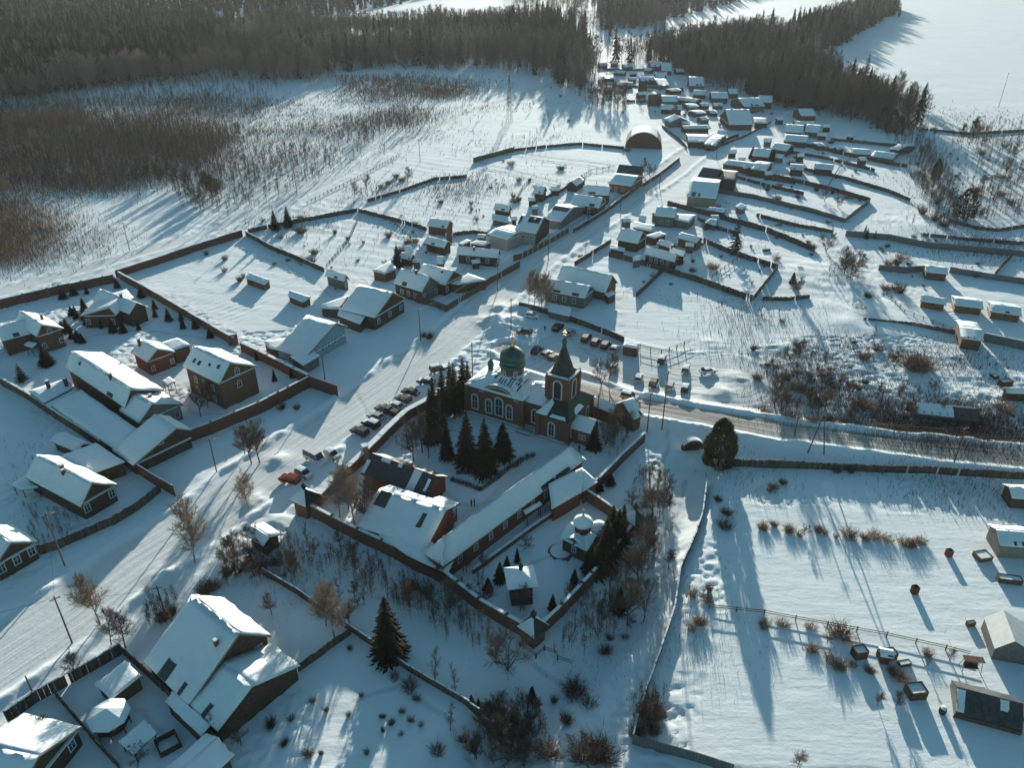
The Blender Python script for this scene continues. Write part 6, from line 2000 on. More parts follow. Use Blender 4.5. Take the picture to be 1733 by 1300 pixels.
# ------------------------------------------------------------------ single trees near the houses
GB, GS_ = 'leafless trees about the village', 'spruces about the village'
for px, py, h, kind, d in (
        (169, 1054, 9.5, 'birch', 'round-crowned pale birch'), (330, 953, 12, 'birch', 'round-crowned pale birch'), (421, 862, 8, 'birch', 'pale leafless tree'), (426, 785, 9, 'bare', 'thin bare tree'), (440, 784, 10, 'bare', 'thin bare tree'),
        (415, 770, 7, 'bare', 'thin bare tree'), (567, 1082, 10, 'birch', 'spreading pale leafless tree'), (552, 1060, 8, 'birch', 'spreading pale leafless tree'), (460, 1040, 4.5, 'bare', 'small dark apple tree'), (737, 1152, 6.5, 'sapling', 'slender bare tree'),
        (771, 1173, 5.5, 'sapling', 'slender bare tree'), (762, 1236, 5.5, 'sapling', 'slender bare tree'), (859, 1134, 8.5, 'bare', 'broad low bare tree'), (840, 1122, 6, 'bare', 'broad low bare tree'), (762, 1040, 6, 'bare', 'broad low bare tree'), (694, 1028, 5, 'bare', 'broad low bare tree'),
        (600, 886, 12, 'birch', 'tall pale walled-yard tree'), (575, 876, 10, 'birch', 'tall pale walled-yard tree'), (622, 890, 10, 'bare', 'tall pale walled-yard tree'), (590, 862, 9, 'bare', 'tall pale walled-yard tree'),
        (212, 1096, 7, 'bare', 'dark bare tree'), (188, 1090, 6, 'bare', 'dark bare tree'), (130, 1150, 5, 'bare', 'dark bare tree'), (1062, 1058, 10, 'bare', 'thin upright ravine tree'), (1089, 1052, 9, 'sapling', 'thin upright ravine tree'),
        (1040, 1040, 8, 'sapling', 'thin upright ravine tree'), (1105, 875, 7, 'bare', 'brown branchy shrub tree'), (1122, 868, 6, 'bare', 'brown branchy shrub tree'), (1090, 955, 9, 'bare', 'thin upright ravine tree'), (1080, 985, 8, 'bare', 'thin upright ravine tree'), (1105, 935, 7, 'sapling', 'thin upright ravine tree'),
        (340, 704, 7.5, 'bare', 'grey bare tree'), (352, 690, 6, 'bare', 'grey bare tree'), (905, 520, 10, 'birch', 'pale fuzzy street tree'), (916, 528, 10, 'birch', 'pale fuzzy street tree'), (926, 515, 9, 'birch', 'pale fuzzy street tree'), (895, 510, 9, 'birch', 'pale fuzzy street tree'),
        (1017, 650, 8, 'bare', 'grey bushy bare tree'), (1030, 645, 6.5, 'bare', 'grey bushy bare tree'), (1437, 472, 11, 'bare', 'many-stemmed bare tree'), (1428, 466, 9, 'bare', 'many-stemmed bare tree'), (1398, 426, 8.5, 'bare', 'fan-shaped bare tree'), (1446, 462, 8, 'bare', 'many-stemmed bare tree'),
        (1513, 622, 6.5, 'bare', 'fan-shaped bare tree'), (1478, 577, 5, 'sapling', 'thin bare sapling'), (1350, 502, 6, 'bare', 'bushy bare tree'), (1345, 494, 5, 'bare', 'bushy bare tree'), (1323, 694, 9, 'bare', 'brown bare tree'), (1310, 690, 8, 'bare', 'brown bare tree'), (1395, 696, 6, 'bare', 'brown bare tree'),
        (1340, 616, 6, 'bare', 'brown bare tree'), (1352, 610, 6, 'bare', 'brown bare tree'), (1690, 702, 6, 'sapling', 'thin bare sapling'), (1640, 245, 12, 'bare', 'dark bare tree'), (1652, 238, 11, 'bare', 'dark bare tree'), (1625, 240, 9, 'bare', 'dark bare tree'), (1560, 330, 8, 'bare', 'dark bare tree'),
        (1590, 345, 9, 'bare', 'dark bare tree'), (1580, 305, 8, 'bare', 'dark bare tree'), (1605, 360, 9, 'bare', 'dark bare tree'), (1700, 300, 8, 'bare', 'dark bare tree'), (1715, 270, 8, 'bare', 'dark bare tree'), (1570, 270, 8, 'bare', 'dark bare tree'), (1515, 168, 16, 'birch', 'tall pale field-edge tree'),
        (1542, 178, 13, 'birch', 'tall pale field-edge tree'), (1560, 182, 10, 'bare', 'tall pale field-edge tree'), (1100, 300, 7, 'bare', 'dark roadside tree'), (1090, 290, 6, 'bare', 'dark roadside tree'), (1150, 190, 9, 'bare', 'bushy bare tree'), (1140, 205, 9, 'bare', 'bushy bare tree'), (1034, 178, 14, 'bare', 'tall grey bare tree'), (1045, 185, 13, 'bare', 'tall grey bare tree'),
        (1022, 172, 14, 'bare', 'tall grey bare tree'), (1055, 175, 12, 'bare', 'tall grey bare tree'), (880, 1035, 5, 'bare', 'crooked bare tree'), (818, 905, 5, 'bare', 'crooked bare tree'), (890, 930, 4, 'bare', 'crooked bare tree'), (1395, 340, 6, 'bare', 'hanging-branched bare tree'), (1418, 350, 6, 'bare', 'hanging-branched bare tree'),
        (700, 780, 9, 'bare', 'slender walled-garden tree'), (715, 765, 9, 'bare', 'slender walled-garden tree'), (735, 752, 9, 'bare', 'slender walled-garden tree'), (690, 760, 8, 'sapling', 'slender walled-garden tree'), (725, 775, 8, 'sapling', 'slender walled-garden tree'),
        (1040, 745, 8, 'bare', 'dark gatehouse tree'), (1025, 752, 7, 'bare', 'dark gatehouse tree'), (1060, 740, 6, 'bare', 'dark gatehouse tree'), (530, 940, 4, 'bare', 'dark low bare tree'), (600, 945, 5, 'bare', 'dark low bare tree'), (520, 920, 5, 'sapling', 'dark low bare tree'), (575, 925, 4, 'bare', 'dark low bare tree'),
        (860, 1290, 6.5, 'bare', 'tangled bare tree'), (845, 1262, 6, 'bare', 'tangled bare tree'), (870, 1240, 6, 'sapling', 'tangled bare tree'), (830, 1230, 6, 'sapling', 'tangled bare tree'), (1000, 1285, 5, 'bare', 'tangled bare tree'), (905, 1285, 5, 'sapling', 'tangled bare tree'), (975, 1275, 4.5, 'bare', 'tangled bare tree'), (1090, 1225, 4.5, 'bare', 'tangled bare tree'),
        (620, 320, 6, 'bare', 'small bare tree'), (690, 310, 7, 'bare', 'small bare tree'), (600, 335, 6, 'bare', 'small bare tree'), (340, 355, 8, 'bare', 'small bare tree'), (325, 340, 9, 'sapling', 'small bare tree'), (300, 330, 9, 'sapling', 'small bare tree'), (560, 290, 7, 'sapling', 'small bare tree'), (530, 300, 7, 'sapling', 'small bare tree'),
        (1485, 1195, 2.6, 'bare', 'tiny bare fruit tree'), (1515, 1200, 2.8, 'bare', 'tiny bare fruit tree'), (1400, 1088, 2.6, 'bare', 'tiny bare fruit tree'), (1567, 1130, 2.8, 'sapling', 'tiny bare fruit tree'), (1606, 1120, 2.5, 'bare', 'tiny bare fruit tree'), (1362, 905, 2.5, 'bare', 'tiny bare fruit tree'),
        (1350, 1298, 3.2, 'bare', 'low forked bare tree at the bottom edge'), (235, 1290, 4, 'bare', 'crooked yard tree'), (380, 1240, 5, 'bare', 'crooked yard tree'), (80, 1255, 4, 'bare', 'crooked yard tree'), (408, 1262, 4.5, 'bare', 'crooked yard tree')):
    plant(kind, px, py, h, None, d, 'tree', GB)
for px, py, h, kind, d, sx in (
        (660, 1112, 12.6, 'spruce', 'broad dark spruce', .9), (735, 712, 11, 'slim', 'tall spruce in the clump', 1), (750, 700, 12, 'slim', 'tall spruce in the clump', 1), (770, 700, 13, 'slim', 'tall spruce in the clump', 1.1), (785, 690, 13, 'slim', 'tall spruce in the clump', 1.1), (729, 716, 9, 'slim', 'tall spruce in the clump', 1.1),
        (792, 668, 9, 'slim', 'tall spruce in the clump', 1), (763, 682, 11, 'slim', 'tall spruce in the clump', 1), (745, 722, 10, 'slim', 'tall spruce in the clump', 1), (757, 776, 9.5, 'spruce', 'dense walled-garden spruce', .7), (791, 786, 13, 'spruce', 'dense walled-garden spruce', .75), (821, 802, 13.5, 'spruce', 'dense walled-garden spruce', .75),
        (851, 775, 9, 'spruce', 'dense walled-garden spruce', .9), (728, 748, 6, 'spruce', 'dense walled-garden spruce', 1), (740, 745, 6.5, 'spruce', 'dense walled-garden spruce', 1), (1016, 962, 7.5, 'spruce', 'thick dark spruce', 1), (1000, 968, 6.5, 'spruce', 'thick dark spruce', 1.05), (1024, 945, 9, 'spruce', 'thick dark spruce', 1),
        (1044, 925, 8.5, 'spruce', 'thick dark spruce', 1), (1034, 918, 8.5, 'spruce', 'thick dark spruce', .9), (1052, 912, 8, 'slim', 'thick dark spruce', 1), (1008, 972, 6, 'spruce', 'thick dark spruce', 1.1),
        (846, 985, 4.5, 'spruce', 'small cone-shaped spruce', .9), (826, 1000, 3, 'spruce', 'small cone-shaped spruce', 1.1), (935, 1032, 3.5, 'spruce', 'small cone-shaped spruce', .9), (970, 1000, 4, 'spruce', 'small cone-shaped spruce', .9), (858, 962, 3, 'spruce', 'small cone-shaped spruce', .9), (875, 952, 3.5, 'slim', 'small cone-shaped spruce', 1), (972, 985, 3, 'spruce', 'small cone-shaped spruce', 1),
        (1243, 428, 13, 'open', 'lone see-through garden spruce', .85), (466, 389, 8, 'spruce', 'one of the paired field spruces', .8), (488, 384, 8, 'spruce', 'one of the paired field spruces', .8), (673, 452, 8, 'spruce', 'ragged street-side spruce', .9), (1047, 1038, 6, 'slim', 'narrow ravine spruce', 1.2),
        (1272, 268, 6, 'spruce', 'small dark cone spruce', 1), (1308, 272, 6, 'spruce', 'small dark cone spruce', 1), (1466, 404, 4, 'slim', 'little fir', 1.3), (1480, 404, 3.2, 'slim', 'little fir', 1.3), (1463, 398, 4, 'slim', 'little fir', 1.2), (1341, 480, 4, 'spruce', 'little fir', 1), (870, 1225, 2.6, 'spruce', 'little fir', 1), (798, 1195, 2.4, 'spruce', 'little fir', 1),
        (810, 1198, 2, 'slim', 'little fir', 1.3), (900, 1185, 3, 'spruce', 'little fir', 1), (1461, 146, 22, 'slim', 'lone tall dark fir', 1), (1012, 830, 3, 'spruce', 'round little fir', 1.5), (1032, 820, 3, 'spruce', 'round little fir', 1.5), (465, 645, 3.4, 'slim', 'small dark wall-side fir', 1.2), (494, 640, 3, 'slim', 'small dark wall-side fir', 1.2),
        (435, 610, 3, 'slim', 'small dark wall-side fir', 1.2), (38, 645, 5, 'open', 'snow-flecked small fir', 1.2), (80, 618, 5.5, 'spruce', 'snow-flecked small fir', 1.2), (1005, 760, 5, 'spruce', 'dark fir beside the annex', 1.2)):
    plant(kind, px, py, h, None, d, 'tree', GS_, sx)
for k, (px, py) in enumerate(((122, 533), (130, 539), (142, 522), (144, 540), (150, 548), (158, 551), (172, 555), (192, 562), (209, 563), (263, 536), (262, 523), (286, 543), (307, 542), (310, 556), (331, 556), (356, 571), (199, 487), (147, 497), (125, 499), (107, 505), (240, 503), (115, 562), (122, 573), (133, 578), (140, 580), (107, 562), (229, 545), (235, 558))):
    plant('spruce', px, py, rnd.uniform(2.6, 4.4), None, 'small garden conifer', 'tree', 'small conifers of the estate garden', rnd.uniform(.8, 1.3))
for px, py, h, k, sx, d in ((1215, 787, 11, 'thuja', .93, 'dense rounded brown-green evergreen'), (1630, 368, 11, 'pine', 1.0, 'big ragged dark pine'), (1507, 224, 12, 'pine', .8, 'big ragged dark pine'), (1491, 218, 12, 'pine', .7, 'big ragged dark pine'), (1520, 226, 9, 'pine', .8, 'big ragged dark pine'), (1582, 305, 9, 'pine', .6, 'ragged dark pine on the slope')):
    plant(k, px, py, h, None, d, 'tree', 'rounded evergreens', sx)

# ------------------------------------------------------------------ bushes
GBU = 'leafless bushes in the snow'
for px, py, h, k, d in (
        (491, 1222, 1.7, 'bush', 'dense dark bush'), (460, 1225, 2, 'bush', 'dense dark bush'), (484, 1258, 1.1, 'bush', 'little dark bush'), (521, 1275, 1.2, 'bush', 'little dark bush'), (550, 1203, 1, 'bush', 'little dark bush'), (592, 1210, .9, 'bush', 'little dark bush'), (668, 1152, 1.4, 'bush', 'dark bush'), (694, 1170, 1.7, 'bush', 'dark bush'),
        (708, 1186, 1.1, 'bush', 'little dark bush'), (678, 1206, 1, 'bush', 'little dark bush'), (661, 1228, 1.1, 'bush', 'little dark bush'), (714, 1230, 1.2, 'bush', 'little dark bush'), (698, 1222, 1.1, 'bush', 'little dark bush'), (621, 1278, 1, 'bush', 'little dark bush'), (591, 1098, 1, 'bush', 'little dark bush'), (785, 1255, 1.9, 'bush', 'dark bush'), (740, 1275, 1.6, 'bush', 'dark bush'),
        (645, 1215, .9, 'bush', 'little dark bush'), (613, 1180, .8, 'bush', 'little dark bush'), (530, 1185, .9, 'bush', 'little dark bush'), (648, 1240, .8, 'bush', 'little dark bush'), (680, 1243, .9, 'bush', 'little dark bush'), (545, 1278, .9, 'bush', 'little dark bush'),
        (969, 1165, 2.4, 'bush', 'thorny dark bush'), (992, 1196, 2.2, 'bush', 'thorny dark bush'), (1032, 1082, 1.6, 'bush', 'dark bush'), (1057, 1082, 1.1, 'bush', 'dark bush'), (1018, 1106, 1.8, 'bush', 'dark bush'), (935, 1190, 1.6, 'bush', 'thorny dark bush'), (900, 1215, 2, 'bush', 'thorny dark bush'), (1010, 1275, 3.4, 'bush', 'tall dark thicket bush'), (1025, 1290, 3.2, 'bush', 'tall dark thicket bush'),
        (995, 1290, 3, 'bush', 'tall dark thicket bush'), (870, 1262, 2.6, 'bush', 'tall dark thicket bush'), (940, 1280, 2.4, 'bush', 'tall dark thicket bush'), (960, 1225, 1.6, 'bush', 'thorny dark bush'), (1090, 1215, 2.2, 'wbush', 'dry stalky bush'), (1082, 1240, 2.2, 'wbush', 'dry stalky bush'), (1100, 1195, 2, 'wbush', 'dry stalky bush'), (1105, 1240, 2, 'wbush', 'dry stalky bush'), (1114, 1215, 1.6, 'wbush', 'dry stalky bush'),
        (1183, 1055, 2, 'wbush', 'reddish dry bush'), (1200, 1000, 1.6, 'wbush', 'reddish dry bush'), (1200, 1020, 1.4, 'wbush', 'reddish dry bush'), (1175, 1010, 1.4, 'wbush', 'reddish dry bush'), (1170, 1060, 1.6, 'wbush', 'reddish dry bush'), (1293, 1058, 2, 'wbush', 'round brown bush'), (1319, 1058, 1.4, 'wbush', 'round brown bush'), (1378, 1066, 1.2, 'wbush', 'round brown bush'),
        (1420, 1075, 2.4, 'wbush', 'big round brown bush'), (1379, 1102, 1.2, 'wbush', 'round brown bush'), (1405, 1122, 1.4, 'wbush', 'round brown bush'), (1425, 1128, 1.4, 'wbush', 'round brown bush'), (1442, 1130, 1.4, 'wbush', 'round brown bush'), (1471, 1136, 1.4, 'wbush', 'round brown bush'), (1508, 1138, 1.4, 'wbush', 'round brown bush'), (1530, 1150, 1.5, 'wbush', 'round brown bush'), (1568, 1105, 1.2, 'wbush', 'round brown bush'),
        (1290, 895, 1.6, 'wbush', 'currant bush'), (1310, 890, 1.3, 'wbush', 'currant bush'), (1332, 900, 1.3, 'wbush', 'currant bush'), (1384, 900, 1.8, 'wbush', 'currant bush'), (1396, 905, 1.3, 'wbush', 'currant bush'), (1438, 912, 1.7, 'wbush', 'currant bush'), (1463, 910, 1.2, 'wbush', 'currant bush'), (1487, 912, 2, 'wbush', 'currant bush'), (1508, 918, 1.7, 'wbush', 'currant bush'),
        (1525, 920, 1.7, 'wbush', 'currant bush'), (1543, 922, 1.8, 'wbush', 'currant bush'), (1560, 922, 1.5, 'wbush', 'currant bush'), (1412, 908, 1, 'wbush', 'currant bush'), (1350, 905, 1.2, 'wbush', 'currant bush'), (1414, 798, 2, 'bush', 'dark bush by the fence'), (1443, 800, 2.2, 'bush', 'dark bush by the fence'), (1325, 818, 1.6, 'wbush', 'brown flattened bush'), (1312, 828, 1.2, 'wbush', 'brown flattened bush'), (1300, 830, 1.2, 'wbush', 'brown flattened bush'),
        (1222, 890, 2.2, 'bush', 'dark bush'), (1226, 868, 1.6, 'bush', 'dark bush'), (1213, 845, 1.2, 'bush', 'dark bush'), (727, 571, 2.2, 'bush', 'round dark street bush'), (718, 570, 1.8, 'bush', 'round dark street bush'), (282, 1044, 2.4, 'bush', 'snowy brown bush'), (295, 1036, 2, 'bush', 'snowy brown bush'), (268, 1048, 2, 'bush', 'snowy brown bush'), (345, 1000, 2, 'wbush', 'snowy brown bush'), (360, 994, 2, 'wbush', 'snowy brown bush'),
        (250, 1000, 1.2, 'wbush', 'snowy brown bush'), (270, 980, 1.2, 'wbush', 'snowy brown bush'), (405, 965, 2, 'bush', 'dark scrub bush'), (425, 955, 2, 'bush', 'dark scrub bush'), (440, 962, 2.2, 'bush', 'dark scrub bush'), (460, 955, 2, 'bush', 'dark scrub bush'), (490, 945, 1.8, 'bush', 'dark scrub bush'), (385, 975, 1.8, 'bush', 'dark scrub bush'), (480, 975, 1.4, 'bush', 'dark scrub bush'),
        (700, 1000, 3, 'bush', 'dark scrub bush'), (720, 1010, 2.6, 'bush', 'dark scrub bush'), (1545, 625, 4.4, 'wbush', 'big fan-shaped brown bush'), (1553, 622, 4, 'wbush', 'big fan-shaped brown bush'), (1515, 492, 3, 'bush', 'brown bush on the white slope'), (1528, 495, 3.2, 'bush', 'brown bush on the white slope'), (1500, 490, 2.4, 'wbush', 'brown bush on the white slope'), (1450, 526, 2, 'wbush', 'small brown bush'), (1470, 505, 2.4, 'bush', 'small brown bush'),
        (1325, 545, 1.4, 'wbush', 'small brown bush'), (1350, 660, 3, 'wbush', 'brown weedy bush'), (1370, 715, 2.4, 'wbush', 'brown weedy bush'), (1430, 715, 2.4, 'wbush', 'brown weedy bush'), (1460, 690, 2.4, 'wbush', 'brown weedy bush'), (1345, 710, 2.4, 'wbush', 'brown weedy bush'), (1402, 712, 2, 'wbush', 'brown weedy bush'), (1300, 700, 2, 'wbush', 'brown weedy bush'), (1692, 690, 3.2, 'wbush', 'brown weedy bush'), (1330, 640, 2.4, 'wbush', 'brown weedy bush'),
        (1650, 325, 3, 'wbush', 'red-brown bush'), (1690, 330, 3, 'wbush', 'red-brown bush'), (1710, 345, 3, 'wbush', 'red-brown bush'), (1660, 262, 4, 'bush', 'red-brown bush'), (1700, 250, 3.4, 'bush', 'red-brown bush'), (1560, 360, 4, 'bush', 'dark slope bush'), (1580, 375, 4, 'bush', 'dark slope bush'), (1600, 385, 3.4, 'bush', 'dark slope bush'), (1585, 345, 4, 'bush', 'dark slope bush'), (1545, 300, 3.6, 'bush', 'dark slope bush'), (1560, 255, 3.4, 'bush', 'dark slope bush'),
        (670, 300, 3, 'wbush', 'brown hedge bush'), (680, 305, 3, 'wbush', 'brown hedge bush'), (645, 318, 2.6, 'wbush', 'brown hedge bush'), (655, 312, 2.4, 'wbush', 'brown hedge bush'), (412, 470, 2.4, 'bush', 'yard clutter bush'), (378, 440, 2, 'bush', 'garden bush'), (380, 460, 2, 'bush', 'garden bush'), (405, 475, 2, 'bush', 'garden bush'), (435, 482, 2, 'bush', 'garden bush'), (565, 395, 2, 'bush', 'garden bush'), (590, 405, 2, 'bush', 'garden bush'),
        (615, 412, 1.8, 'bush', 'garden bush'), (480, 690, 1.6, 'bush', 'small street bush'), (500, 693, 1.8, 'bush', 'small street bush'), (1300, 322, 2.6, 'bush', 'row shrub'), (1320, 316, 2, 'wbush', 'row shrub'), (1380, 322, 2, 'bush', 'row shrub'), (1410, 327, 2, 'bush', 'row shrub'), (1440, 336, 2.2, 'wbush', 'row shrub'), (1455, 340, 2, 'bush', 'row shrub'), (690, 655 + 45, 2, 'bush', 'hedge bush')):
    plant(k, px, py, h, None, d, 'bush', GBU)

# low clipped hedges of the walled garden
def hedge(pts, h, w, label):
    P = [W(*p) for p in pts]
    o = P[0].copy()
    b = MB()
    for a, c in zip(P, P[1:]):
        n = int((c - a).length * 55)
        d = (c - a).normalized()
        s = Vector((-d.y, d.x, 0))
        for _ in range(n):
            p = a.lerp(c, rnd.random()) + s * rnd.uniform(-w, w) - o
            e = p + Vector((rnd.uniform(-.25, .25), rnd.uniform(-.25, .25), h * rnd.uniform(.5, 1.1)))
            b.spike(p - Vector((0, 0, .2)), e, .035)
    q = b.build('hedge', M['twig'], None, fix=False)
    q.location = o
    tag(q, label, 'hedge', 'clipped hedges of the walled garden')


hedge([(762, 812), (790, 820), (815, 830), (838, 812), (868, 788)], 1.1, .5, 'bare brown hedge wrapping the spruce plot in the walled garden')
hedge([(868, 792), (885, 778), (905, 770)], 1.2, .6, 'bare brown hedge piece in front of the bell tower')
hedge([(772, 801), (800, 800)], 1.0, .4, 'short bare hedge behind the dark ribbed-roofed house')
hedge([(1262, 296), (1300, 303), (1345, 311)], 1.8, .8, 'brown bare hedge below the street-bend gardens')

# ------------------------------------------------------------------ dry weeds standing out of the snow (too many to count)
def weeds(name, polys, m, hgt, thin=.5, seed=1, near=1.0):
    r = np.random.RandomState(seed)
    V, Fc = [], []
    n0 = 0
    for pts, cnt in polys:
        w = pl(pts)
        xs, ys = [p[0] for p in w], [p[1] for p in w]
        n = cnt * 3
        x, y = r.uniform(min(xs), max(xs), n), r.uniform(min(ys), max(ys), n)
        pr = vnoise(x / 9, y / 7, seed) * .45 + .45 * vnoise(x / 2.6, y / 2.2, seed + 1) + .35 * vnoise(x / 34, y / 26, seed + 2) - thin - .08
        k = in_poly(x, y, w) & (r.uniform(0, .5, n) < pr)
        x, y = x[k][:cnt], y[k][:cnt]
        n = len(x)
        sg = 2.5 + np.hypot(x, y) * .018
        x, y = x + r.normal(0, 1, n) * sg, y + r.normal(0, 1, n) * sg
        if not n:
            continue
        z = T(x, y) - .2
        h = hgt * r.uniform(.5, 1.25, n)
        a = r.uniform(0, 6.28, n)
        wd = np.maximum(.025, np.hypot(x, y) * .0003) * r.uniform(.7, 1.5, n)
        lx, ly = r.uniform(-.3, .3, n) * h, r.uniform(-.3, .3, n) * h
        q = np.empty((n, 3, 3))
        q[:, 0] = np.stack([x - np.cos(a) * wd, y - np.sin(a) * wd, z], 1)
        q[:, 1] = np.stack([x + np.cos(a) * wd, y + np.sin(a) * wd, z], 1)
        q[:, 2] = np.stack([x + lx, y + ly, z + h], 1)
        V.append(q.reshape(-1, 3))
    v = np.concatenate(V)
    me = bpy.data.meshes.new(name)
    me.vertices.add(len(v))
    me.vertices.foreach_set('co', v.ravel())
    me.loops.add(len(v))
    me.loops.foreach_set('vertex_index', np.arange(len(v)))
    me.polygons.add(len(v) // 3)
    me.polygons.foreach_set('loop_start', np.arange(0, len(v), 3))
    me.update()
    me.materials.append(M[m])
    o = inst(name, me)
    tag(o, kind='stuff')


weeds('dry_weeds', [([(130, 170), (300, 160), (480, 170), (440, 200), (250, 200)], 9000), ([(-100, 180), (130, 175), (120, 215), (-100, 220)], 14000),
    ([(-80, 205), (60, 200), (200, 195), (300, 205), (390, 220), (390, 250), (320, 290), (250, 320), (150, 325), (60, 320), (-80, 330)], 80000),
    ([(330, 225), (460, 218), (560, 205), (600, 218), (540, 250), (480, 290), (400, 320), (330, 335), (300, 300)], 9000),
    ([(-60, 340), (40, 345), (75, 400), (60, 450), (-60, 470)], 30000),
    ([(95, 355), (150, 370), (190, 410), (200, 440), (110, 445), (85, 400)], 3000),
    ([(600, 150), (700, 145), (800, 150), (730, 170), (640, 172)], 9000), ([(560, 130), (700, 130), (830, 140), (800, 150), (620, 140)], 4000), ([(640, 190), (720, 185), (700, 210), (600, 215)], 3500), ([(440, 215), (560, 215), (640, 205), (600, 230), (460, 250)], 5000)], 'weed', 2.6, .42, 3)
weeds('dry_grass', [([(300, 165), (520, 175), (510, 190), (300, 182)], 2600),([(380, 200), (600, 190), (600, 202), (400, 212)], 2600),([(560, 160), (700, 172), (690, 184), (560, 172)], 2200),([(600, 235), (760, 215), (760, 228), (610, 250)], 2200),([(430, 300), (640, 250), (650, 262), (450, 320)], 2600),([(700, 190), (900, 170), (900, 182), (720, 205)], 2200),([(760, 250), (960, 225), (960, 236), (770, 262)], 2000),([(330, 345), (470, 320), (480, 335), (340, 362)], 1600),([(1560, 395), (1740, 400), (1740, 430), (1560, 420)], 2200),([(1240, 520), (1310, 530), (1300, 600), (1240, 590)], 1500),([(1650, 600), (1740, 610), (1740, 680), (1650, 670)], 2600),([(450, 400), (600, 415), (600, 420), (450, 405)], 350),([(480, 425), (620, 440), (620, 445), (480, 430)], 300),([(240, 480), (420, 420), (420, 425), (240, 485)], 300),([(870, 275), (1030, 282), (1030, 287), (870, 280)], 260),([(850, 296), (980, 304), (980, 309), (850, 301)], 260),([(700, 365), (800, 352), (800, 357), (700, 370)], 260),([(660, 380), (740, 395), (740, 400), (660, 385)], 220),([(1240, 318), (1330, 332), (1330, 337), (1240, 323)], 220),([(1320, 262), (1420, 284), (1420, 289), (1320, 267)], 260),([(1440, 300), (1530, 320), (1530, 325), (1440, 305)], 260),([(1250, 392), (1340, 412), (1340, 417), (1250, 397)], 240),([(1490, 430), (1640, 440), (1640, 445), (1490, 435)], 240),([(1330, 530), (1480, 528), (1480, 533), (1330, 535)], 260),([(1100, 500), (1240, 520), (1240, 525), (1100, 505)], 220),([(1300, 1000), (1650, 1050), (1650, 1055), (1300, 1005)], 300),([(1330, 380), (1470, 392), (1470, 397), (1330, 385)], 260),([(980, 165), (1060, 170), (1060, 175), (980, 170)], 200),([(1140, 160), (1190, 158), (1190, 163), (1140, 165)], 150),([(600, 365), (700, 385), (700, 390), (600, 370)], 240),
    ([(720, 310), (800, 300), (810, 325), (730, 335)], 3000), ([(1290, 640), (1360, 610), (1480, 640), (1540, 690), (1480, 720), (1300, 715)], 5500), ([(1480, 705), (1560, 705), (1680, 720), (1740, 730), (1740, 742), (1500, 735)], 14000),
    ([(1330, 575), (1480, 575), (1650, 590), (1640, 620), (1400, 610)], 6000), ([(1300, 590), (1380, 580), (1400, 700), (1300, 700)], 2200), ([(1230, 800), (1500, 810), (1740, 820), (1740, 850), (1500, 835), (1240, 830)], 2600),
    ([(380, 940), (500, 930), (700, 1000), (640, 1030), (440, 970)], 2600), ([(840, 1090), (1000, 1060), (1060, 1180), (1040, 1290), (860, 1290)], 3000), ([(1120, 980), (1210, 960), (1220, 1080), (1130, 1150)], 1400), ([(1600, 700), (1740, 690), (1740, 730), (1620, 725)], 1800),
    ([(430, 980), (600, 1060), (560, 1110), (500, 1080)], 900), ([(1540, 280), (1640, 300), (1640, 390), (1560, 390)], 3500), ([(1600, 190), (1740, 195), (1740, 260), (1620, 250)], 2500), ([(560, 330), (700, 300), (700, 320), (600, 350)], 2200), ([(430, 375), (560, 350), (600, 365), (470, 395)], 1500),
    ([(1235, 790), (1740, 805), (1740, 815), (1240, 800)], 4000), ([(0, 480), (120, 440), (130, 450), (10, 495)], 500), ([(1160, 560), (1300, 580), (1300, 640), (1220, 600)], 900), ([(700, 960), (860, 1060), (840, 1100), (660, 1010)], 900), ([(20, 750), (80, 760), (60, 870), (100, 900), (20, 880)], 900)], 'weedd', 1.3, .42, 8)

# ------------------------------------------------------------------ woods
def wood(name, polys, proto_v, proto_f, mats, hr, seed, tmin=.0, hrow=None):
    """many small trees over ground polygons, one mesh"""
    r = np.random.RandomState(seed)
    PV, PF = np.array(proto_v), np.array(proto_f)
    VV, FF, o = [], [], 0
    for pts, cnt in polys:
        w = [flat(px, max(py, -95)) for px, py in pts]
        xs, ys = [p[0] for p in w], [p[1] for p in w]
        x, y = r.uniform(min(xs), max(xs), cnt * 8), r.uniform(min(ys), max(ys), cnt * 8)
        k = in_poly(x, y, w) & (vnoise(x / 30, y / 30, seed) > tmin)
        x, y = x[k][:cnt], y[k][:cnt]
        n = len(x)
        x, y = x + r.normal(0, 1, n) * hr[0] * .25, y + r.normal(0, 1, n) * hr[0] * .4
        h = r.uniform(hr[0], hr[1], n) * (.75 + .5 * vnoise(x / 40, y / 40, seed + 2))
        a = r.uniform(0, 6.28, n)
        c, s = np.cos(a)[:, None], np.sin(a)[:, None]
        wx = h[:, None] * r.uniform(.8, 1.25, n)[:, None]
        X = PV[None, :, 0] * wx * c - PV[None, :, 1] * wx * s + x[:, None] + r.uniform(-.05, .05, n)[:, None] * PV[None, :, 2] * h[:, None]
        Y = PV[None, :, 0] * wx * s + PV[None, :, 1] * wx * c + y[:, None]
        Z = PV[None, :, 2] * h[:, None] - .3
        VV.append(np.stack([X, Y, Z], -1).reshape(-1, 3))
        FF.append((PF[None] + (np.arange(n) * len(PV))[:, None, None] + o).reshape(-1, 3))
        o += n * len(PV)
    v, f = np.concatenate(VV), np.concatenate(FF)
    me = bpy.data.meshes.new(name)
    me.vertices.add(len(v))
    me.vertices.foreach_set('co', v.ravel())
    me.loops.add(f.size)
    me.loops.foreach_set('vertex_index', f.ravel())
    me.polygons.add(len(f))
    me.polygons.foreach_set('loop_start', np.arange(0, f.size, 3))
    me.update()
    me.materials.append(M[mats])
    ob = inst(name, me)
    tag(ob, kind='stuff')
    return ob


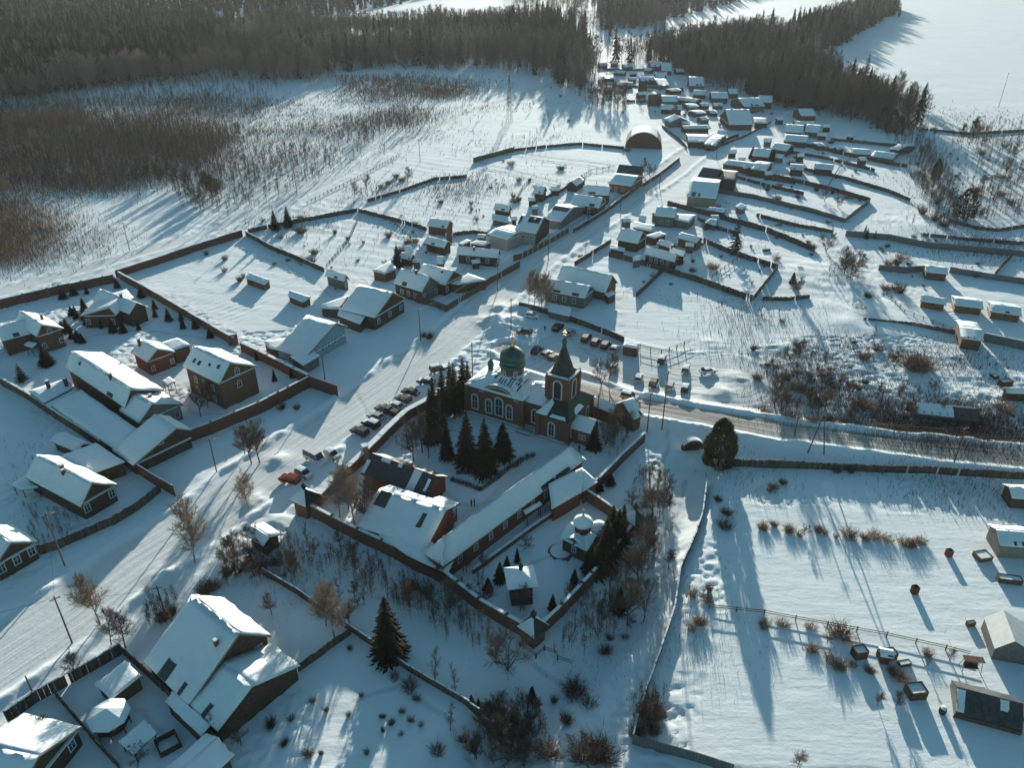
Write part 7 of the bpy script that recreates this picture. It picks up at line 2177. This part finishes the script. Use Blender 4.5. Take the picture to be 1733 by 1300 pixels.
def fir_low(seed):
    r = random.Random(seed)
    V, Fc = [], []
    for i in range(9):
        t = i / 9
        z, rr = .06 + .9 * t, .17 * (1 - t) ** .9 + .012
        k = 6
        for j in range(k):
            a = 6.283 * (j + r.random() * .7) / k + i
            b = a + 6.283 / k * .62
            q = rr * r.uniform(.7, 1.15)
            n = len(V)
            V += [(0, 0, z + .13), (q * math.cos(a), q * math.sin(a), z - .03 * r.random()), (q * math.cos(b), q * math.sin(b), z - .02)]
            Fc.append((n, n + 1, n + 2))
    return V, Fc


def bare_low(seed, n=64, bw=.0075):
    r = random.Random(seed)
    V = [(.008, 0, 0), (-.004, .007, 0), (-.004, -.007, 0), (0, 0, .93)]
    Fc = [(0, 1, 3), (1, 2, 3), (2, 0, 3)]
    for i in range(n):
        t = r.uniform(.3, .93)
        a = r.uniform(0, 6.28)
        L = .26 * (1.1 - t * .75) * r.uniform(.6, 1.2)
        el = r.uniform(.7, 1.25)
        c = r.uniform(0, .55) * L
        p = Vector((math.cos(a) * c, math.sin(a) * c, t + c * .8))
        e = p + Vector((math.cos(a + r.uniform(-.5, .5)) * math.cos(el), math.sin(a + r.uniform(-.5, .5)) * math.cos(el), math.sin(el))) * L
        s = Vector((-math.sin(a), math.cos(a), r.uniform(-1, 1))).normalized() * bw
        k = len(V)
        V += [tuple(p - s), tuple(p + s), tuple(e)]
        Fc.append((k, k + 1, k + 2))
    return V, Fc


LEFT_WOOD = [(-250, 185), (-60, 175), (60, 168), (135, 152), (250, 138), (330, 133), (415, 131), (470, 136), (558, 132), (562, 118), (640, 113), (720, 112), (862, 120), (932, 128), (975, 160), (990, 170), (998, 150), (1008, 112), (985, 100), (900, 84), (830, 70), (760, 72), (690, 82), (640, 88), (575, 82), (500, 66), (400, 55), (200, 45), (-250, 40)]
RIGHT_WOOD = [(1018, 112), (1080, 106), (1128, 112), (1200, 145), (1262, 158), (1330, 180), (1400, 193), (1470, 206), (1545, 214), (1560, 205), (1480, 178), (1418, 148), (1372, 112), (1363, 96), (1440, 62), (1516, 20), (1500, 10), (1440, 25), (1395, 45), (1330, 68), (1270, 72), (1210, 76), (1150, 92), (1080, 98)]
V_, F_ = bare_low(3)
wood('bare_forest', [([(1040, 50), (1130, 48), (1110, 20), (1040, 18)], 600), ([(1370, 150), (1420, 150), (1500, 185), (1560, 210), (1480, 208), (1390, 195)], 420), (LEFT_WOOD, 9500), (RIGHT_WOOD, 3600), ([(430, 60), (560, 66), (640, 70), (860, 62), (900, 40), (860, 36), (760, 52), (660, 58), (560, 50), (430, 40)], 1500), ([(985, 100), (1012, 100), (1012, 62), (1120, 40), (1200, 20), (1180, -60), (980, -60), (960, 60)], 3000), ([(890, 60), (985, 60), (985, 5), (1000, -60), (900, -60), (860, 0), (880, 35)], 1500), ([(1130, 100), (1190, 70), (1300, 72), (1240, 110), (1170, 130)], 700)], V_, F_, 'ftwig', (11, 24), 5)
V_, F_ = bare_low(6, 56)
wood('pale_birch_forest', [(LEFT_WOOD, 2600), ([(-250, 185), (60, 172), (135, 156), (250, 142), (400, 136), (400, 128), (130, 144), (-250, 170)], 260), (RIGHT_WOOD, 500), ([(430, 140), (555, 130), (555, 100), (480, 90), (420, 110)], 160)], V_, F_, 'ftwigp', (13, 25), 9)
V_, F_ = fir_low(4)
wood('spruce_forest', [([(-250, 176), (60, 160), (130, 146), (250, 130), (340, 128), (360, 95), (420, 62), (200, 45), (-250, 40)], 5200), ([(-250, 34), (200, 40), (480, 37), (560, 28), (640, 14), (720, -4), (900, -25), (900, -50), (-250, -50)], 9000), ([(880, -15), (1290, -30), (1750, -30), (1750, -55), (880, -55)], 3500), ([(1020, 60), (1120, 36), (1230, 12), (1290, -8), (1290, -60), (1000, -60), (1010, 10)], 2600), ([(1290, -12), (1405, -8), (1440, -25), (1600, -35), (1290, -40)], 900),
     (RIGHT_WOOD, 300), (LEFT_WOOD, 420), ([(1330, 68), (1395, 45), (1440, 25), (1500, 10), (1516, 20), (1440, 62), (1380, 90)], 520), ([(830, 70), (900, 84), (985, 100), (990, 60), (880, 40)], 260), ([(640, 88), (760, 72), (830, 70), (830, 60), (640, 70)], 60)], V_, F_, 'fneedle', (14, 27), 12)
V_, F_ = bare_low(8, 60, .009)
wood('undergrowth_wood', [([(60, 168), (250, 142), (420, 134), (480, 140), (470, 160), (300, 185), (200, 180), (60, 190)], 500), ([(-150, 140), (60, 165), (150, 165), (140, 215), (40, 230), (-150, 230)], 900), ([(130, 165), (330, 160), (470, 165), (440, 200), (250, 205), (130, 200)], 420), ([(-100, 215), (100, 205), (250, 205), (420, 225), (330, 290), (180, 320), (-100, 320)], 3000), ([(300, 300), (380, 280), (560, 240), (640, 225), (620, 260), (520, 320), (380, 370), (300, 350)], 520), ([(1470, 208), (1560, 215), (1600, 290), (1645, 390), (1590, 400), (1555, 330), (1525, 260)], 420), ([(1620, 225), (1740, 212), (1740, 305), (1650, 295)], 150), ([(1640, 320), (1740, 310), (1740, 370), (1650, 380)], 110), ([(1000, 62), (1060, 104), (1130, 108), (1180, 132), (1130, 72), (1060, 88)], 260), ([(980, 155), (1060, 160), (1060, 190), (1000, 185)], 130), ([(560, 140), (700, 135), (800, 155), (740, 175), (600, 165)], 260), ([(560, 205), (700, 190), (740, 215), (620, 240)], 160)], V_, F_, 'ftwig', (3, 8), 15)

wood('undergrowth', [([(1075, 800), (1135, 815), (1120, 960), (1050, 1040), (1070, 900)], 130), ([(540, 925), (700, 985), (850, 1070), (820, 1110), (520, 960)], 190), ([(810, 1205), (905, 1200), (940, 1295), (820, 1295)], 150), ([(380, 930), (500, 915), (520, 960), (500, 985), (380, 990)], 120),
     ([(1290, 610), (1370, 600), (1400, 710), (1300, 710)], 60), ([(1400, 660), (1540, 690), (1540, 720), (1400, 715)], 40), ([(1540, 230), (1740, 240), (1740, 380), (1560, 390)], 200), ([(40, 860), (130, 880), (110, 920), (60, 930)], 50), ([(960, 1010), (1070, 1000), (1040, 1080), (940, 1120)], 120), ([(530, 855), (640, 880), (620, 900), (540, 870)], 50), ([(670, 690), (760, 690), (740, 770), (660, 770)], 60),
     ([(600, 335), (700, 290), (700, 305), (620, 345)], 50), ([(1000, 740), (1080, 720), (1050, 770), (1010, 780)], 40), ([(1380, 450), (1450, 440), (1450, 480), (1390, 490)], 40), ([(240, 1030), (310, 1020), (300, 1055), (250, 1055)], 30), ([(1085, 1180), (1120, 1180), (1110, 1250), (1075, 1250)], 60)], V_, F_, 'twig', (1.8, 4.2), 25, .2)

# the nearest trees of the forest edge stand by themselves
GE = 'leafless trees along the forest edge'
for ed, n, hh, kd in ((LEFT_WOOD[2:9], 62, (13, 21), 'birch'), (LEFT_WOOD[8:16], 46, (11, 18), 'bare'), (RIGHT_WOOD[2:9], 44, (12, 18), 'bare'), ([(-40, 250), (60, 240), (30, 330), (-30, 340)], 10, (6, 9), 'birch'), ([(230, 300), (330, 320), (380, 345), (340, 300)], 16, (6, 9), 'bare')):
    lens = [math.hypot(b[0] - a[0], b[1] - a[1]) for a, b in zip(ed, ed[1:])]
    for k in range(n):
        t = rnd.random() * sum(lens)
        i = 0
        while t > lens[i]:
            t -= lens[i]
            i += 1
        f = t / lens[i]
        px = zipn(ed[i][0], ed[i + 1][0], f) + rnd.uniform(-6, 6)
        py = zipn(ed[i][1], ed[i + 1][1], f) + rnd.uniform(-4, 5)
        o = plant(kd, px, py, rnd.uniform(*hh))
        o.name = 'forest_tree'
        tag(o, {'birch': 'pale leafless birch on the front edge of the dark left forest', 'bare': 'grey leafless tree on the front edge of the woods behind the village'}[kd] if hh[0] > 9 else 'lone leafless tree among the brown weeds of the upper left', 'tree', GE + (' at left' if kd == 'birch' else ' behind the village') if hh[0] > 9 else 'trees among the brown weeds' + (' far left' if kd == 'birch' else ''))
        if hh[0] < 9:
            o['label'] = ('pale small leafless tree at the far left among the brown weeds' if kd == 'birch' else 'grey small leafless tree between brown weeds and bare plot')
for k in range(46):
    ed = [(1300, 70), (1363, 96), (1440, 62), (1510, 22)] if k % 2 else [(1262, 158), (1330, 178), (1400, 190)]
    i = rnd.randrange(len(ed) - 1)
    f = rnd.random()
    o = plant('slim', zipn(ed[i][0], ed[i + 1][0], f) + rnd.uniform(-5, 3), zipn(ed[i][1], ed[i + 1][1], f) - rnd.uniform(0, 8), rnd.uniform(14, 21))
    o.name = 'forest_spruce'
    tag(o, 'dark pointed spruce on the edge of the wood beside the far white field' if k % 2 else 'dark spruce among the grey trees above the upper lane', 'tree', 'forest spruces by the far field' if k % 2 else 'forest spruces above the lane')
# small bare trees standing in the bright upper field
for k in range(60):
    px, py = rnd.choice(((rnd.uniform(560, 860), rnd.uniform(130, 175)), (rnd.uniform(430, 700), rnd.uniform(190, 290)), (rnd.uniform(700, 980), rnd.uniform(180, 250))))
    o = plant('sapling', px, py, rnd.uniform(2.5, 5))
    tag(o, 'little bare sapling standing in the bright upper field', 'sapling', 'saplings in the bright upper field')
# garden clutter: little bushes all over the village plots
for k in range(260):
    zx, zy, wx_, wy_ = rnd.choice(((1030, 140, 120, 45), (1200, 190, 140, 45), (1380, 240, 120, 60), (1300, 330, 140, 60), (880, 320, 110, 60), (700, 410, 110, 50), (1150, 440, 110, 50), (500, 420, 110, 50), (1450, 620, 160, 60), (1620, 280, 90, 80), (1340, 420, 90, 50), (1560, 450, 150, 60)))
    px, py = zx + rnd.gauss(0, .5) * wx_, zy + rnd.gauss(0, .5) * wy_
    o = plant(rnd.choice(['bush', 'wbush']), px, py, rnd.choice((.6, .9, 1.2, 1.6, 2.6)))
    o.name = 'garden_shrub'
    tag(o, 'small leafless shrub scattered among the village garden plots', 'shrub', 'shrubs scattered over the village plots')
for k in range(210):
    zx, zy, wx_, wy_ = rnd.choice(((1100, 890, 35, 90), (700, 1010, 130, 50), (850, 1250, 60, 50), (440, 950, 60, 30), (1350, 660, 60, 50), (1600, 300, 70, 90), (1480, 690, 120, 30), (1060, 160, 60, 30), (1050, 1010, 50, 50)))
    px, py = zx + rnd.uniform(-1, 1) * wx_, zy + rnd.uniform(-1, 1) * wy_
    o = plant(rnd.choice(['bare', 'sapling', 'bare']), px, py, rnd.uniform(2.2, 5.0))
    o.name = 'scrub_tree'
    tag(o, 'low scrubby leafless tree among the thickets around the village', 'tree', 'scrub trees of the thickets')
for o_, px_, py_ in SHEDS:
    auto(o_, 'little snow-capped yard shed', 'shed', px_, py_, 'little yard sheds')
settle_labels()
# ------------------------------------------------------------------ light, air, camera
w = bpy.data.worlds.new('World')
scene.world = w
w.use_nodes = True
nt = w.node_tree
sky = nt.nodes.new('ShaderNodeTexSky')
sky.sky_type = 'NISHITA'
sky.sun_disc = False
sky.sun_elevation = SUN_EL
sky.sun_rotation = SUN_AZ
sky.air_density = 1.0
sky.dust_density = .6
sky.ozone_density = 3.6
bg = nt.nodes['Background']
bg.inputs['Strength'].default_value = .1
tint = nt.nodes.new('ShaderNodeMixRGB')
tint.blend_type = 'MULTIPLY'
tint.inputs['Fac'].default_value = 1
tint.inputs['Color2'].default_value = (.89, 1.0, .79, 1)
nt.links.new(sky.outputs['Color'], tint.inputs['Color1'])
nt.links.new(tint.outputs['Color'], bg.inputs['Color'])
sun = bpy.data.lights.new('sun', 'SUN')
sun.energy = 5.0
sun.angle = rad(.5)
sun.color = (1.0, .94, .84)
so = bpy.data.objects.new('sun', sun)
COL.objects.link(so)
d = Vector((math.sin(SUN_AZ) * math.cos(SUN_EL), math.cos(SUN_AZ) * math.cos(SUN_EL), math.sin(SUN_EL)))
so.rotation_euler = d.to_track_quat('Z', 'Y').to_euler()

HAZE = 0.00004
if HAZE:
    b = MB()
    b.box((0, 700, 56), (5200, 5000, 118))
    hz = b.mesh('haze', [])
    m = bpy.data.materials.new('haze')
    m.use_nodes = True
    N = m.node_tree.nodes
    N.remove(N['Principled BSDF'])
    v = N.new('ShaderNodeVolumePrincipled')
    v.inputs['Color'].default_value = (.86, .92, .95, 1)
    v.inputs['Density'].default_value = HAZE
    v.inputs['Anisotropy'].default_value = .3
    m.node_tree.links.new(v.outputs['Volume'], N['Material Output'].inputs['Volume'])
    hz.materials.append(m)
    tag(inst('haze', hz), kind='stuff')

cam = bpy.data.cameras.new('camera')
cam.sensor_fit = 'HORIZONTAL'
cam.angle = rad(66)
cam.clip_end = 9000
cam.clip_start = .5
co = bpy.data.objects.new('camera', cam)
COL.objects.link(co)
co.location = (0, 0, HC)
co.rotation_euler = (math.pi / 2 - PITCH, 0, 0)
scene.camera = co
scene.view_settings.view_transform = 'Standard'
scene.view_settings.look = 'None'
scene.view_settings.gamma = 1
scene.view_settings.exposure = 1.0
scene.cycles.max_bounces = 6
scene.cycles.diffuse_bounces = 3
scene.cycles.volume_bounces = 0
